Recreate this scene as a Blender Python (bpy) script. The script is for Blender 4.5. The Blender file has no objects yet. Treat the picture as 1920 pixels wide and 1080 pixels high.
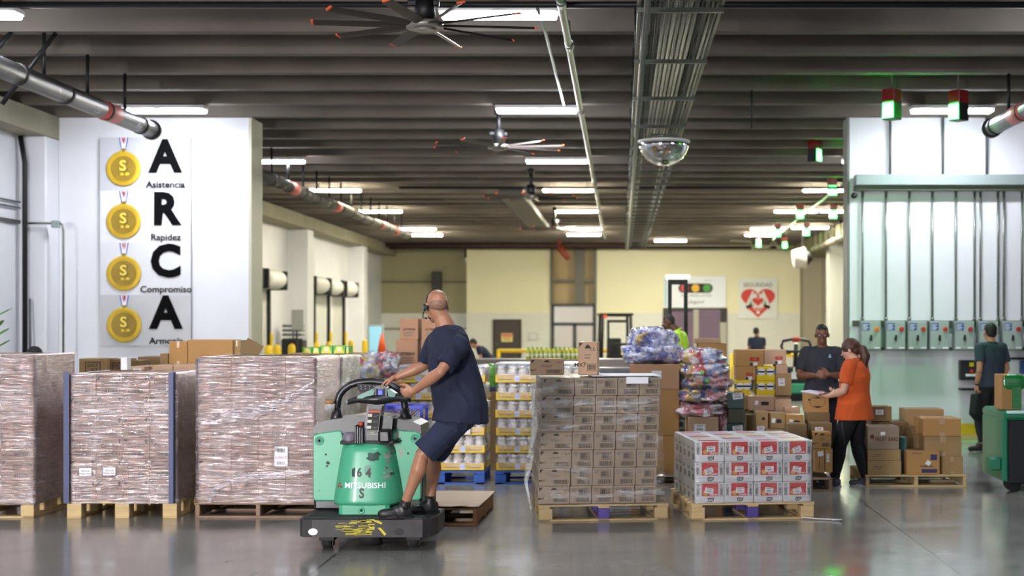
import bpy, bmesh, math, random
import numpy as np
from mathutils import Vector, Matrix, noise
random.seed(7)
F, H, VX, VY = 2666.7, 1.77, 1165.0, 608.0      # focal length in pixels, eye height, vanishing point of the hall's length
scene = bpy.context.scene
COL = scene.collection
# ---------------------------------------------------------------- camera
cam_d = bpy.data.cameras.new('camera')
cam_d.lens = 50.0; cam_d.sensor_width = 36.0; cam_d.sensor_fit = 'HORIZONTAL'
cam_d.shift_x = (960 - VX) / 1920.0; cam_d.shift_y = (VY - 540) / 1920.0
cam_d.clip_end = 300
cam_d.dof.use_dof = True; cam_d.dof.focus_distance = 11.4; cam_d.dof.aperture_fstop = 1.8
cam = bpy.data.objects.new('camera', cam_d); COL.objects.link(cam)
cam.location = (0, 0, H); cam.rotation_euler = (math.pi / 2, 0, 0)
scene.camera = cam
# ---------------------------------------------------------------- world and exposure
w = bpy.data.worlds.new('world'); scene.world = w; w.use_nodes = True
w.node_tree.nodes['Background'].inputs[0].default_value = (0.80, 0.84, 0.95, 1)
w.node_tree.nodes['Background'].inputs[1].default_value = 0.20
scene.view_settings.view_transform = 'Standard'; scene.view_settings.look = 'None'
scene.view_settings.gamma = 1.0; scene.view_settings.exposure = 2.0
scene.view_settings.use_curve_mapping = False
LAMP = 37.0            # emission strength of the ceiling fixtures
try:
    scene.cycles.max_bounces = 8; scene.cycles.transparent_max_bounces = 24
    scene.cycles.diffuse_bounces = 4; scene.cycles.glossy_bounces = 3
    scene.cycles.use_denoising = True
    scene.cycles.sample_clamp_indirect = 6.0
except Exception: pass

dl = bpy.data.lights.new('stack_fill_light', 'AREA'); dl.shape = 'RECTANGLE'; dl.size = 2.2; dl.size_y = 3.0; dl.energy = 120; dl.spread = math.radians(50); dl.color = (1.0, .95, .96)
dlo = bpy.data.objects.new('stack_fill_light', dl); COL.objects.link(dlo); dlo.location = (-9.2, -9.5, 2.2); dlo.rotation_euler = (math.radians(86), 0, math.radians(-11))   # added unseen area light behind the viewer, brightening the left stacks; no door built

def P(px, py, D): return Vector(((px - VX) * D / F, D, H - (py - VY) * D / F))
def DF(py): return H * F / (py - VY)
def lin(h):
    h = h.lstrip('#'); c = [int(h[i:i+2], 16) / 255 for i in (0, 2, 4)]
    return tuple((x / 12.92 if x <= 0.04045 else ((x + 0.055) / 1.055) ** 2.4) for x in c) + (1,)

# ---------------------------------------------------------------- materials
MATS = {}
def mat(name, col, rough=0.6, metal=0.0, spec=0.5, var=0.0, vscale=6.0, bump=0.0, bscale=40.0, emit=None, estr=0, coat=0.0, stretch=None, wear=None, wscale=3.0, wpos=0.6):
    if name in MATS: return MATS[name]
    m = bpy.data.materials.new(name); m.use_nodes = True; MATS[name] = m
    nt = m.node_tree; b = nt.nodes['Principled BSDF']; c = lin(col) if isinstance(col, str) else col
    b.inputs['Base Color'].default_value = c; b.inputs['Roughness'].default_value = rough
    b.inputs['Metallic'].default_value = metal; b.inputs['Specular IOR Level'].default_value = spec
    b.inputs['Coat Weight'].default_value = coat
    if emit: b.inputs['Emission Color'].default_value = lin(emit); b.inputs['Emission Strength'].default_value = estr
    if var or bump or wear:
        tc = nt.nodes.new('ShaderNodeTexCoord'); mp = nt.nodes.new('ShaderNodeMapping')
        if stretch: mp.inputs['Scale'].default_value = stretch
        nt.links.new(tc.outputs['Object'], mp.inputs[0])
    last = None
    if var:
        n = nt.nodes.new('ShaderNodeTexNoise'); n.inputs['Scale'].default_value = vscale; n.inputs['Detail'].default_value = 6
        r = nt.nodes.new('ShaderNodeValToRGB'); nt.links.new(mp.outputs[0], n.inputs['Vector'])
        r.color_ramp.elements[0].position = 0.3; r.color_ramp.elements[1].position = 0.7
        r.color_ramp.elements[0].color = tuple(max(0, x * (1 - var)) for x in c[:3]) + (1,)
        r.color_ramp.elements[1].color = tuple(min(1, x * (1 + var * .6)) for x in c[:3]) + (1,)
        nt.links.new(n.outputs[0], r.inputs[0]); last = r.outputs[0]
        nt.links.new(last, b.inputs['Base Color'])
    if wear:
        n = nt.nodes.new('ShaderNodeTexNoise'); n.inputs['Scale'].default_value = wscale; n.inputs['Detail'].default_value = 8; n.inputs['Roughness'].default_value = .7
        nt.links.new(mp.outputs[0], n.inputs['Vector'])
        r = nt.nodes.new('ShaderNodeValToRGB'); r.color_ramp.elements[0].position = wpos; r.color_ramp.elements[1].position = wpos + .03
        mx = nt.nodes.new('ShaderNodeMix'); mx.data_type = 'RGBA'
        nt.links.new(n.outputs[0], r.inputs[0]); nt.links.new(r.outputs[0], mx.inputs[0])
        if last: nt.links.new(last, mx.inputs[6])
        else: mx.inputs[6].default_value = c
        mx.inputs[7].default_value = lin(wear); nt.links.new(mx.outputs[2], b.inputs['Base Color'])
    if bump:
        n = nt.nodes.new('ShaderNodeTexNoise'); n.inputs['Scale'].default_value = bscale; n.inputs['Detail'].default_value = 4
        bp = nt.nodes.new('ShaderNodeBump'); bp.inputs['Strength'].default_value = bump; bp.inputs['Distance'].default_value = .01
        nt.links.new(mp.outputs[0], n.inputs['Vector']); nt.links.new(n.outputs[0], bp.inputs['Height']); nt.links.new(bp.outputs[0], b.inputs['Normal'])
    return m

def film_mat(name, lo=.08, hi=.55, tint='ffffff', rough=.16, horiz=True, gloss=.30, strk=(1.2, 1.2, 9), crk=(4, 4, 22)):
    """stretch film: see-through plastic with milky streaks under a crinkled gloss"""
    m = bpy.data.materials.new(name); m.use_nodes = True; nt = m.node_tree; nt.nodes.remove(nt.nodes['Principled BSDF']); out = nt.nodes['Material Output']
    def N(t): return nt.nodes.new(t)
    tc = N('ShaderNodeTexCoord'); mp = N('ShaderNodeMapping')
    mp.inputs['Scale'].default_value = strk if horiz else (4, 4, 4); mp.inputs['Rotation'].default_value = (0.0, .10, 0)
    nt.links.new(tc.outputs['Object'], mp.inputs[0])
    n = N('ShaderNodeTexNoise'); n.inputs['Scale'].default_value = 2.4; n.inputs['Detail'].default_value = 9; n.inputs['Roughness'].default_value = .74; n.inputs['Distortion'].default_value = .6
    nt.links.new(mp.outputs[0], n.inputs['Vector'])
    r = N('ShaderNodeMapRange'); r.inputs[1].default_value = .50; r.inputs[2].default_value = .72; r.inputs[3].default_value = lo; r.inputs[4].default_value = hi
    nt.links.new(n.outputs[0], r.inputs[0])
    np_ = N('ShaderNodeTexNoise'); np_.inputs['Scale'].default_value = 2.6; np_.inputs['Detail'].default_value = 2; nt.links.new(tc.outputs['Object'], np_.inputs['Vector'])
    rp = N('ShaderNodeMapRange'); rp.inputs[1].default_value = .40; rp.inputs[2].default_value = .62; rp.inputs[3].default_value = .25; rp.inputs[4].default_value = 1.35; nt.links.new(np_.outputs[0], rp.inputs[0])
    mu = N('ShaderNodeMath'); mu.operation = 'MULTIPLY'; mu.use_clamp = True; nt.links.new(r.outputs[0], mu.inputs[0]); nt.links.new(rp.outputs[0], mu.inputs[1])
    mp2 = N('ShaderNodeMapping'); mp2.inputs['Scale'].default_value = crk if horiz else (14, 14, 14); mp2.inputs['Rotation'].default_value = (0, -.08, 0)
    nt.links.new(tc.outputs['Object'], mp2.inputs[0])
    n2 = N('ShaderNodeTexNoise'); n2.inputs['Scale'].default_value = 1.6; n2.inputs['Detail'].default_value = 5; n2.inputs['Distortion'].default_value = 1.4
    nt.links.new(mp2.outputs[0], n2.inputs['Vector'])
    bp = N('ShaderNodeBump'); bp.inputs['Strength'].default_value = 1.0; bp.inputs['Distance'].default_value = .025
    nt.links.new(n2.outputs[0], bp.inputs['Height'])
    tr = N('ShaderNodeBsdfTransparent'); di = N('ShaderNodeBsdfDiffuse'); di.inputs[0].default_value = lin(tint); gl = N('ShaderNodeBsdfGlossy'); gl.inputs['Color'].default_value = lin(tint); gl.inputs['Roughness'].default_value = rough
    nt.links.new(bp.outputs[0], gl.inputs['Normal'])
    m1 = N('ShaderNodeMixShader'); m2 = N('ShaderNodeMixShader'); nt.links.new(mu.outputs[0], m1.inputs[0]); nt.links.new(tr.outputs[0], m1.inputs[1]); nt.links.new(di.outputs[0], m1.inputs[2])
    fr = N('ShaderNodeFresnel'); fr.inputs[0].default_value = 1.5; nt.links.new(bp.outputs[0], fr.inputs[1])
    mr = N('ShaderNodeMapRange'); mr.inputs[1].default_value = .04; mr.inputs[2].default_value = .5; mr.inputs[3].default_value = gloss*.45; mr.inputs[4].default_value = min(1, gloss*2.2)
    nt.links.new(fr.outputs[0], mr.inputs[0]); nt.links.new(mr.outputs[0], m2.inputs[0]); nt.links.new(m1.outputs[0], m2.inputs[1]); nt.links.new(gl.outputs[0], m2.inputs[2]); nt.links.new(m2.outputs[0], out.inputs[0])
    return m

def print_mat(name, cols, scale=9.0, rough=.25, coat=.6):
    """printed snack bags showing through a clear sack: patches of their own colours"""
    m = bpy.data.materials.new(name); m.use_nodes = True; nt = m.node_tree; b = nt.nodes['Principled BSDF']
    tc = nt.nodes.new('ShaderNodeTexCoord'); v = nt.nodes.new('ShaderNodeTexVoronoi'); v.inputs['Scale'].default_value = scale
    n = nt.nodes.new('ShaderNodeTexNoise'); n.inputs['Scale'].default_value = 7; n.inputs['Detail'].default_value = 3
    mx = nt.nodes.new('ShaderNodeMix'); mx.data_type = 'RGBA'; mx.inputs[0].default_value = .22
    nt.links.new(tc.outputs['Object'], n.inputs['Vector']); nt.links.new(tc.outputs['Object'], mx.inputs[6]); nt.links.new(n.outputs[1], mx.inputs[7])
    nt.links.new(mx.outputs[2], v.inputs['Vector'])
    sp = nt.nodes.new('ShaderNodeSeparateColor'); nt.links.new(v.outputs['Color'], sp.inputs[0])
    r = nt.nodes.new('ShaderNodeValToRGB'); r.color_ramp.interpolation = 'CONSTANT'
    while len(r.color_ramp.elements) < len(cols): r.color_ramp.elements.new(.5)
    for i, c in enumerate(cols):
        r.color_ramp.elements[i].position = i / len(cols); r.color_ramp.elements[i].color = lin(c)
    nt.links.new(sp.outputs[0], r.inputs[0]); nt.links.new(r.outputs[0], b.inputs['Base Color'])
    b.inputs['Roughness'].default_value = rough; b.inputs['Coat Weight'].default_value = coat
    n3 = nt.nodes.new('ShaderNodeTexNoise'); n3.inputs['Scale'].default_value = 22; n3.inputs['Detail'].default_value = 4
    nt.links.new(tc.outputs['Object'], n3.inputs['Vector'])
    bp = nt.nodes.new('ShaderNodeBump'); bp.inputs['Strength'].default_value = .6; bp.inputs['Distance'].default_value = .02
    nt.links.new(n3.outputs[0], bp.inputs['Height']); nt.links.new(bp.outputs[0], b.inputs['Normal'])
    return m

# ---------------------------------------------------------------- mesh builder
TEXT = {}
def text_geo(s, bold=0.0):
    k = (s, bold)
    if k not in TEXT:
        cu = bpy.data.curves.new('t', 'FONT'); cu.body = s; cu.size = 1; cu.align_x = 'CENTER'; cu.align_y = 'CENTER'
        cu.offset = bold; cu.resolution_u = 3; cu.fill_mode = 'BOTH'
        o = bpy.data.objects.new('t', cu); COL.objects.link(o)
        me = o.to_mesh()
        TEXT[k] = ([v.co.copy() for v in me.vertices], [tuple(p.vertices) for p in me.polygons])
        o.to_mesh_clear(); bpy.data.objects.remove(o); bpy.data.curves.remove(cu)
    return TEXT[k]

class MB:
    def __init__(self): self.v, self.f, self.mi, self.sm, self.mats = [], [], [], [], []; self.M = Matrix.Identity(4)
    def add(self, vs, fs, m, smooth=False, M=None):
        T = self.M if M is None else self.M @ M
        if m not in self.mats: self.mats.append(m)
        i = self.mats.index(m); b = len(self.v)
        self.v += [tuple(T @ Vector(p)) for p in vs]; self.f += [tuple(b + k for k in f) for f in fs]
        self.mi += [i] * len(fs); self.sm += [smooth] * len(fs); return self
    def box(self, x0, x1, y0, y1, z0, z1, m, c=0.0, M=None):
        if c <= 0:
            vs = [(x, y, z) for x in (x0, x1) for y in (y0, y1) for z in (z0, z1)]
            fs = [(0, 1, 3, 2), (4, 6, 7, 5), (0, 4, 5, 1), (2, 3, 7, 6), (0, 2, 6, 4), (1, 5, 7, 3)]
            return self.add(vs, fs, m, M=M)
        c = min(c, (x1-x0)*.45, (y1-y0)*.45, (z1-z0)*.45)
        X, Y, Z = (x0, x1), (y0, y1), (z0, z1); vs = []; idx = {}
        for i in (0, 1):
            for j in (0, 1):
                for k in (0, 1):
                    sx, sy, sz = 1 - 2*i, 1 - 2*j, 1 - 2*k
                    for a in range(3):
                        p = [X[i] + (0 if a == 0 else sx*c), Y[j] + (0 if a == 1 else sy*c), Z[k] + (0 if a == 2 else sz*c)]
                        idx[i, j, k, a] = len(vs); vs.append(p)
        fs = []
        for i in (0, 1): fs.append([idx[i, j, k, 0] for j, k in ((0, 0), (1, 0), (1, 1), (0, 1))])
        for j in (0, 1): fs.append([idx[i, j, k, 1] for i, k in ((0, 0), (1, 0), (1, 1), (0, 1))])
        for k in (0, 1): fs.append([idx[i, j, k, 2] for i, j in ((0, 0), (1, 0), (1, 1), (0, 1))])
        for i in (0, 1):
            for j in (0, 1): fs.append([idx[i, j, 0, 0], idx[i, j, 1, 0], idx[i, j, 1, 1], idx[i, j, 0, 1]])
        for i in (0, 1):
            for k in (0, 1): fs.append([idx[i, 0, k, 0], idx[i, 1, k, 0], idx[i, 1, k, 2], idx[i, 0, k, 2]])
        for j in (0, 1):
            for k in (0, 1): fs.append([idx[0, j, k, 1], idx[1, j, k, 1], idx[1, j, k, 2], idx[0, j, k, 2]])
        for i in (0, 1):
            for j in (0, 1):
                for k in (0, 1): fs.append([idx[i, j, k, a] for a in range(3)])
        return self.add(vs, fs, m, M=M)
    def cyl(self, p0, p1, r0, m, r1=None, n=14, smooth=True):
        p0, p1 = Vector(p0), Vector(p1); r1 = r0 if r1 is None else r1
        ax = (p1 - p0).normalized(); u = ax.orthogonal().normalized(); v = ax.cross(u)
        vs = [p + (u*math.cos(2*math.pi*i/n) + v*math.sin(2*math.pi*i/n)) * r for p, r in ((p0, r0), (p1, r1)) for i in range(n)]
        self.add(vs, [(i, (i+1) % n, n + (i+1) % n, n + i) for i in range(n)], m, smooth)
        return self.add(vs, [tuple(range(n)), tuple(range(n, 2*n))], m)
    def tube(self, pts, r, m, n=10, closed=False, smooth=True):
        pts = [Vector(p) for p in pts]; rr = r if isinstance(r, (list, tuple)) else [r]*len(pts); vs = []; u = None; N = len(pts)
        for i, p in enumerate(pts):
            a = pts[(i-1) % N] if (closed or i > 0) else p; b = pts[(i+1) % N] if (closed or i < N-1) else p
            t = (b - a).normalized()
            u = t.orthogonal().normalized() if u is None else (u - t * u.dot(t)).normalized()
            v = t.cross(u)
            vs += [p + (u*math.cos(2*math.pi*k/n) + v*math.sin(2*math.pi*k/n)) * rr[i] for k in range(n)]
        fs = [(i*n + k, i*n + (k+1) % n, ((i+1) % N)*n + (k+1) % n, ((i+1) % N)*n + k) for i in range(N if closed else N-1) for k in range(n)]
        self.add(vs, fs, m, smooth)
        if not closed: self.add(vs[:n] + vs[-n:], [tuple(range(n)), tuple(range(n, 2*n))], m)
        return self
    def lathe(self, prof, m, n=24, M=None, arc=1.0, smooth=True):
        """profile of (radius, height) around local Z"""
        vs = [(r*math.cos(2*math.pi*arc*k/n), r*math.sin(2*math.pi*arc*k/n), z) for r, z in prof for k in range(n)]
        fs = [(i*n+k, i*n+(k+1) % n, (i+1)*n+(k+1) % n, (i+1)*n+k) for i in range(len(prof)-1) for k in range(n)]
        self.add(vs, fs, m, smooth, M)
        caps = []
        if prof[0][0] > 1e-4: caps.append(tuple(range(n)))
        if prof[-1][0] > 1e-4: caps.append(tuple(range((len(prof)-1)*n, len(prof)*n)))
        if caps: self.add(vs, caps, m, False, M)
        return self
    def ell(self, c, r, m, R=None, n=20, k=12, p=1.0):
        vs = []; c = Vector(c)
        def sg(x): return math.copysign(abs(x)**p, x)
        for i in range(k+1):
            a = math.pi*i/k
            for j in range(n):
                b = 2*math.pi*j/n
                q = Vector((r[0]*sg(math.sin(a))*sg(math.cos(b)), r[1]*sg(math.sin(a))*sg(math.sin(b)), r[2]*sg(math.cos(a))))
                vs.append(c + (R @ q if R else q))
        fs = [(i*n+j, i*n+(j+1) % n, (i+1)*n+(j+1) % n, (i+1)*n+j) for i in range(k) for j in range(n)]
        return self.add(vs, fs, m, True)
    def prism(self, out, a, b, m, M=None):
        """outline (x, z) extruded from y=a to y=b"""
        n = len(out); vs = [(x, y, z) for y in (a, b) for x, z in out]
        return self.add(vs, [tuple(range(n)), tuple(range(n, 2*n))] + [(i, (i+1) % n, n+(i+1) % n, n+i) for i in range(n)], m, M=M)
    def slab(self, out, a, b, m, c=0.0):
        """outline (x, y) extruded from z=a to z=b, top edge chamfered by c"""
        n = len(out); cx = sum(p[0] for p in out)/n; cy = sum(p[1] for p in out)/n
        def ring(z, k): return [(x - k*(1 if x > cx else -1), y - k*(1 if y > cy else -1), z) for x, y in out]
        rs = [ring(a, 0), ring(b-c, 0)] + ([ring(b, c)] if c else [])
        vs = [p for r in rs for p in r]
        fs = [tuple(range(n)), tuple(range(n*(len(rs)-1), n*len(rs)))] + [(k*n+i, k*n+(i+1) % n, (k+1)*n+(i+1) % n, (k+1)*n+i) for k in range(len(rs)-1) for i in range(n)]
        return self.add(vs, fs, m)
    def loft(self, rings, m, smooth=True):
        n = len(rings[0]); vs = [p for r in rings for p in r]
        self.add(vs, [(i*n+k, i*n+(k+1) % n, (i+1)*n+(k+1) % n, (i+1)*n+k) for i in range(len(rings)-1) for k in range(n)], m, smooth)
        return self.add(vs, [tuple(range(n)), tuple(range(n*(len(rings)-1), n*len(rings)))], m, smooth)
    def text(self, s, size, m, M, bold=0.0, sx=1.0):
        vs, fs = text_geo(s, bold)
        return self.add([(v.x*size*sx, v.y*size, 0) for v in vs], fs, m, M=M)
    def rect(self, u0, u1, v0, v1, m, M): return self.add([(u0, v0, 0), (u1, v0, 0), (u1, v1, 0), (u0, v1, 0)], [(0, 1, 2, 3)], m, M=M)
    def mesh(self, name, fix=True):
        me = bpy.data.meshes.new(name); me.from_pydata(self.v, [], self.f)
        for m in self.mats: me.materials.append(m)
        me.polygons.foreach_set('material_index', self.mi); me.polygons.foreach_set('use_smooth', self.sm)
        if fix:
            bm = bmesh.new(); bm.from_mesh(me); bmesh.ops.remove_doubles(bm, verts=bm.verts, dist=1e-6)
            bmesh.ops.recalc_face_normals(bm, faces=bm.faces); bm.to_mesh(me); bm.free()
        me.update(); return me
    def build(self, name, parent=None, loc=None, rz=0.0):
        """with loc and no parent the mesh was built in world coordinates round loc"""
        o = bpy.data.objects.new(name, self.mesh(name)); COL.objects.link(o)
        if parent is not None: o.parent = parent
        if loc is not None: o.location = loc
        o.rotation_euler.z = rz
        return o

def frame(o, u, v):
    """matrix that lays (u, v) coordinates on a face with origin o"""
    u, v = Vector(u).normalized(), Vector(v).normalized(); n = u.cross(v)
    return Matrix(((u.x, v.x, n.x, o[0]), (u.y, v.y, n.y, o[1]), (u.z, v.z, n.z, o[2]), (0, 0, 0, 1)))
def rot2(a): return Matrix.Rotation(a, 4, 'Z')
def tag(o, label, cat, group=None, kind=None):
    if label:
        o['label'] = label
    if cat: o['category'] = cat
    if group: o['group'] = group
    if kind: o['kind'] = kind
    return o
def struct(o): o['kind'] = 'structure'; return o
def empty(name, loc, rz=0.0):
    o = bpy.data.objects.new(name, None); COL.objects.link(o); o.location = loc; o.rotation_euler.z = rz; o.empty_display_size = .1; return o
def inst(me, name, loc, rz=0.0, parent=None):
    o = bpy.data.objects.new(name, me); COL.objects.link(o); o.location = loc; o.rotation_euler.z = rz
    if parent is not None: o.parent = parent
    return o
def copy_tree(o, parent=None):
    c = o.copy(); COL.objects.link(c)
    if parent is not None: c.parent = parent
    for ch in list(o.children): copy_tree(ch, c)
    return c
ORD = ['first', 'second', 'third', 'fourth', 'fifth', 'sixth', 'seventh', 'eighth', 'ninth', 'tenth', 'eleventh', 'twelfth']

# common materials
white = mat('wall_paint_white', 'd9dbdf', .55, var=.05, vscale=1.3, bump=.05, bscale=8)
yellow_wall = mat('wall_paint_cream', 'e4e0bd', .6, var=.03, vscale=.8)
shade_wall = mat('wall_paint_shadow', '8d8a70', .7, var=.06, vscale=.6)  # wall colour darkened to stand for shadow
tan = mat('tan_panel', 'b09a70', .6, var=.05)
black = mat('black_plastic', '17181a', .45, var=.1)
blackmet = mat('black_metal', '141416', .5, .3)
steel = mat('galvanised_steel', '80867f', .38, .8, var=.15, vscale=12)
greymet = mat('grey_painted_steel', '8c9896', .45, .1, var=.05)
orange = mat('orange_plastic', 'e8591a', .5)
redp = mat('red_paint', 'b02420', .5)
yel = mat('yellow_paint', 'e0bd12', .5, var=.08)
whitep = mat('white_plastic', 'e8e8ea', .4)
paper = mat('white_paper', 'e6e6ea', .6)
ink = mat('black_ink', '2a2624', .7)
grink = mat('grey_ink', '6b625c', .7)
glass = mat('dark_glass', '8a8f94', .05, .0, .9)
# ================================================================ the hall
def floor_mat():
    m = bpy.data.materials.new('polished_concrete'); m.use_nodes = True; nt = m.node_tree; b = nt.nodes['Principled BSDF']
    tc = nt.nodes.new('ShaderNodeTexCoord')
    n = nt.nodes.new('ShaderNodeTexNoise'); n.inputs['Scale'].default_value = .9; n.inputs['Detail'].default_value = 10; n.inputs['Roughness'].default_value = .65
    nt.links.new(tc.outputs['Object'], n.inputs['Vector'])
    r = nt.nodes.new('ShaderNodeValToRGB'); r.color_ramp.elements[0].position = .3; r.color_ramp.elements[1].position = .72
    r.color_ramp.elements[0].color = lin('7c7b76'); r.color_ramp.elements[1].color = lin('94938d')
    nt.links.new(n.outputs[0], r.inputs[0])
    # saw-cut joints of the slab
    br = nt.nodes.new('ShaderNodeTexBrick'); br.offset = 0; br.inputs['Scale'].default_value = 1; br.inputs['Brick Width'].default_value = 4.6
    br.inputs['Row Height'].default_value = 3.9; br.inputs['Mortar Size'].default_value = .008; br.inputs['Mortar Smooth'].default_value = 0
    mp = nt.nodes.new('ShaderNodeMapping'); mp.inputs['Location'].default_value = (2.2, .65, 0)
    nt.links.new(tc.outputs['Object'], mp.inputs[0]); nt.links.new(mp.outputs[0], br.inputs['Vector'])
    mx = nt.nodes.new('ShaderNodeMix'); mx.data_type = 'RGBA'; nt.links.new(br.outputs['Fac'], mx.inputs[0])
    nt.links.new(r.outputs[0], mx.inputs[6]); mx.inputs[7].default_value = lin('3a3839')
    nt.links.new(mx.outputs[2], b.inputs['Base Color'])
    n2 = nt.nodes.new('ShaderNodeTexNoise'); n2.inputs['Scale'].default_value = 2.5; n2.inputs['Detail'].default_value = 8
    nt.links.new(tc.outputs['Object'], n2.inputs['Vector'])
    mr = nt.nodes.new('ShaderNodeMapRange'); mr.inputs[1].default_value = .3; mr.inputs[2].default_value = .7; mr.inputs[3].default_value = .15; mr.inputs[4].default_value = .25
    nt.links.new(n2.outputs[0], mr.inputs[0]); nt.links.new(mr.outputs[0], b.inputs['Roughness'])
    b.inputs['Specular IOR Level'].default_value = .8; b.inputs['Coat Weight'].default_value = .25; b.inputs['Coat Roughness'].default_value = .12
    n3 = nt.nodes.new('ShaderNodeTexNoise'); n3.inputs['Scale'].default_value = .6; n3.inputs['Detail'].default_value = 3
    nt.links.new(tc.outputs['Object'], n3.inputs['Vector'])
    bp = nt.nodes.new('ShaderNodeBump'); bp.inputs['Strength'].default_value = .02; bp.inputs['Distance'].default_value = .03
    return m
LW, RW = -10.3, 9.0
struct(MB().box(LW-.3, 14, -10, 62.5, -.2, 0, floor_mat()).build('floor'))
conc = mat('ceiling_concrete', '6c645b', .85, var=.22, vscale=1.1, bump=.12, bscale=5)
struct(MB().box(LW-.3, 14, -10, 62.5, 5.68, 5.85, conc).build('ceiling'))
b = MB()
for k in range(-19, 34):     # ribs of the concrete roof deck
    D = 16.26 + 1.323 * k
    b.prism([(-.09, 5.10), (.09, 5.10), (.14, 5.70), (-.14, 5.70)], 0, 24.5, conc, M=Matrix.Translation((LW-.3, D, 0)) @ Matrix.Rotation(-math.pi/2, 4, 'Z'))
struct(b.build('ceiling_ribs'))
for o_ in [COL.objects['ceiling_ribs']]: o_.name = 'ceiling_beams'
# left dock wall, its edge beam and columns
struct(MB().box(LW-.2, LW, 23.6, 61, 0, 5.1, white).build('wall_left'))
struct(MB().box(-10.3, -9.5, -10, 22.6, 0, 4.74, white, ).build('wall_left_near'))
bm_ = mat('edge_beam_concrete', '8f8a76', .8, var=.12, vscale=2)
struct(MB().box(-10.3, -9.05, -10, 22.9, 4.74, 5.10, bm_).build('beam_left_near'))
struct(MB().box(-10.3, -9.65, 24.9, 61, 4.72, 5.10, bm_).build('beam_left'))
for D in (34.4, 44.0, 53.5):
    struct(MB().box(-10.35, -9.7, D, D+.85, 0, 4.72, white, .02).build('column_left'))
struct(MB().box(-9.5, -9.06, 22.4, 22.95, 0, 4.74, white, .02).build('column_near_left'))
struct(MB().box(-9.06, -5.99, 22.9, 23.6, 0, 5.1, white, .01).build('wall_banner'))
b = MB(); b.box(-5.99, -5.955, 22.9, 23.6, 0, 5.1, mat('edge_guard', 'b9b6a0', .5)); struct(b.build('trim_1'))
# right wall with the switchgear
xr0 = P(1592, 0, 22.9).x
struct(MB().box(xr0, 14, 22.9, 23.3, 0, 5.1, white, .01).build('wall_right'))
struct(MB().box(xr0+.02, 14, 22.87, 22.9, 0, .17, yel).build('baseboard_right'))
struct(MB().box(13.9, 14.1, -10, 23, 0, 5.1, white).build('wall_far_right'))
b = MB(); b.box(xr0-.03, xr0, 22.88, 23.32, 0, 5.1, mat('corner_guard', '6d7270', .5)); struct(b.build('trim_2'))
# right side beyond the switchgear wall: openings with columns
struct(MB().box(8.6, 8.8, 23.3, 61, 0, 5.1, mat('right_inner_wall', 'b9ad98', .6, var=.05, vscale=.7)).build('wall_right_inner'))
struct(MB().box(7.25, 8.6, 23.3, 61, 4.62, 5.10, mat('right_beam_concrete', '7d7a5e', .8, var=.1)).build('beam_right'))
for D, nm in ((50.0, 'column_right'), (40.5, 'column_right')):
    struct(MB().box(7.30, 7.95, D, D+.7, 0, 4.62, mat('column_paint_dull', 'b4b8b2', .6), .02).build(nm))
b = MB()
for z in (2.3, 3.6): b.box(8.56, 8.6, 30, 60, z-.03, z+.03, mat('panel_joint', 'a09a84', .6))
struct(b.build('trim_3'))
# back wall
DB = 60.0
def bw(px0, px1, z0, z1, m, name, D=DB, t=.3):
    x0, x1 = (px0-VX)*D/F, (px1-VX)*D/F
    return struct(MB().box(x0, x1, D, D+t, z0, z1, m).build(name))
whitelow = mat('wall_paint_lower_white', 'd6d8cf', .55, var=.03)
zs = 2.24
bw(640, 876, 0, zs, whitelow, 'wall_back_dock_lower', 61.2); bw(640, 878, zs, 5.1, mat('wall_paint_dock_shaded', 'a39d7c', .7, var=.05, vscale=.5), 'wall_back_dock', 61.2)  # shadow on the recessed upper wall put into a darker beige
b = MB(); b.box(P(686,0,61.1).x, P(874,0,61.1).x, 61.12, 61.2, 3.55, 3.62, mat('dark_trim', '6e6a50', .6)); b.box(P(686,0,61.1).x, P(874,0,61.1).x, 61.12, 61.2, 1.55, 1.6, mat('dark_trim', '6e6a50')); struct(b.build('trim_4'))
bw(875, 1034, 0, zs, whitelow, 'wall_back_lower'); bw(875, 1034, zs, 5.1, yellow_wall, 'wall_back')
bw(1117, 1500, 0, zs, whitelow, 'wall_back_lower'); bw(1117, 1500, zs, 5.1, yellow_wall, 'wall_back')
bw(1500, 1620, 0, 5.1, mat('wall_paint_end', 'c9c0a6', .6), 'wall_back_end', 61.0)
bw(1034, 1117, 2.62, 5.1, tan, 'wall_back_tan', 60.3)
b = MB()
for px, w_ in ((1034, .1), (1087, .42), (1116, .12)):
    x = P(px, 0, 60).x; b.box(x-w_/2, x+w_/2, 59.9, 60.3, 2.6, 5.05, mat('frame_grey', '5c5a4e', .5))
b.box(P(1034,0,60).x, P(1116,0,60).x, 59.95, 60.3, 3.55, 3.66, mat('frame_grey', '5c5a4e')); struct(b.build('trim_5'))
# entrance glazing
b = MB(); x0, x1 = P(1036,0,60).x, P(1115,0,60).x; fr = mat('door_frame_dark', '24221f', .4)
for x in (x0, (x0+x1)/2+.05, x1): b.box(x-.07, x+.07, 59.9, 60.05, 0, 2.6 if x != (x0+x1)/2+.05 else 1.8, fr)
for z in (.06, 1.78, 2.58): b.box(x0, x1, 59.9, 60.05, z-.06, z+.06, fr)
struct(b.build('door_1'))
pane = mat('door_glass', 'c9c6c6', .08, 0, .9)
b = MB().box(x0, x1, 59.97, 60.0, .08, 2.55, pane).build('pane', COL.objects['door_1'])
b = MB(); b.box(x0-1, x1+1, 61.5, 61.6, 0, 2.6, mat('lobby_wall', 'b5a9a4', .7)); struct(b.build('wall_lobby'))
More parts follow.
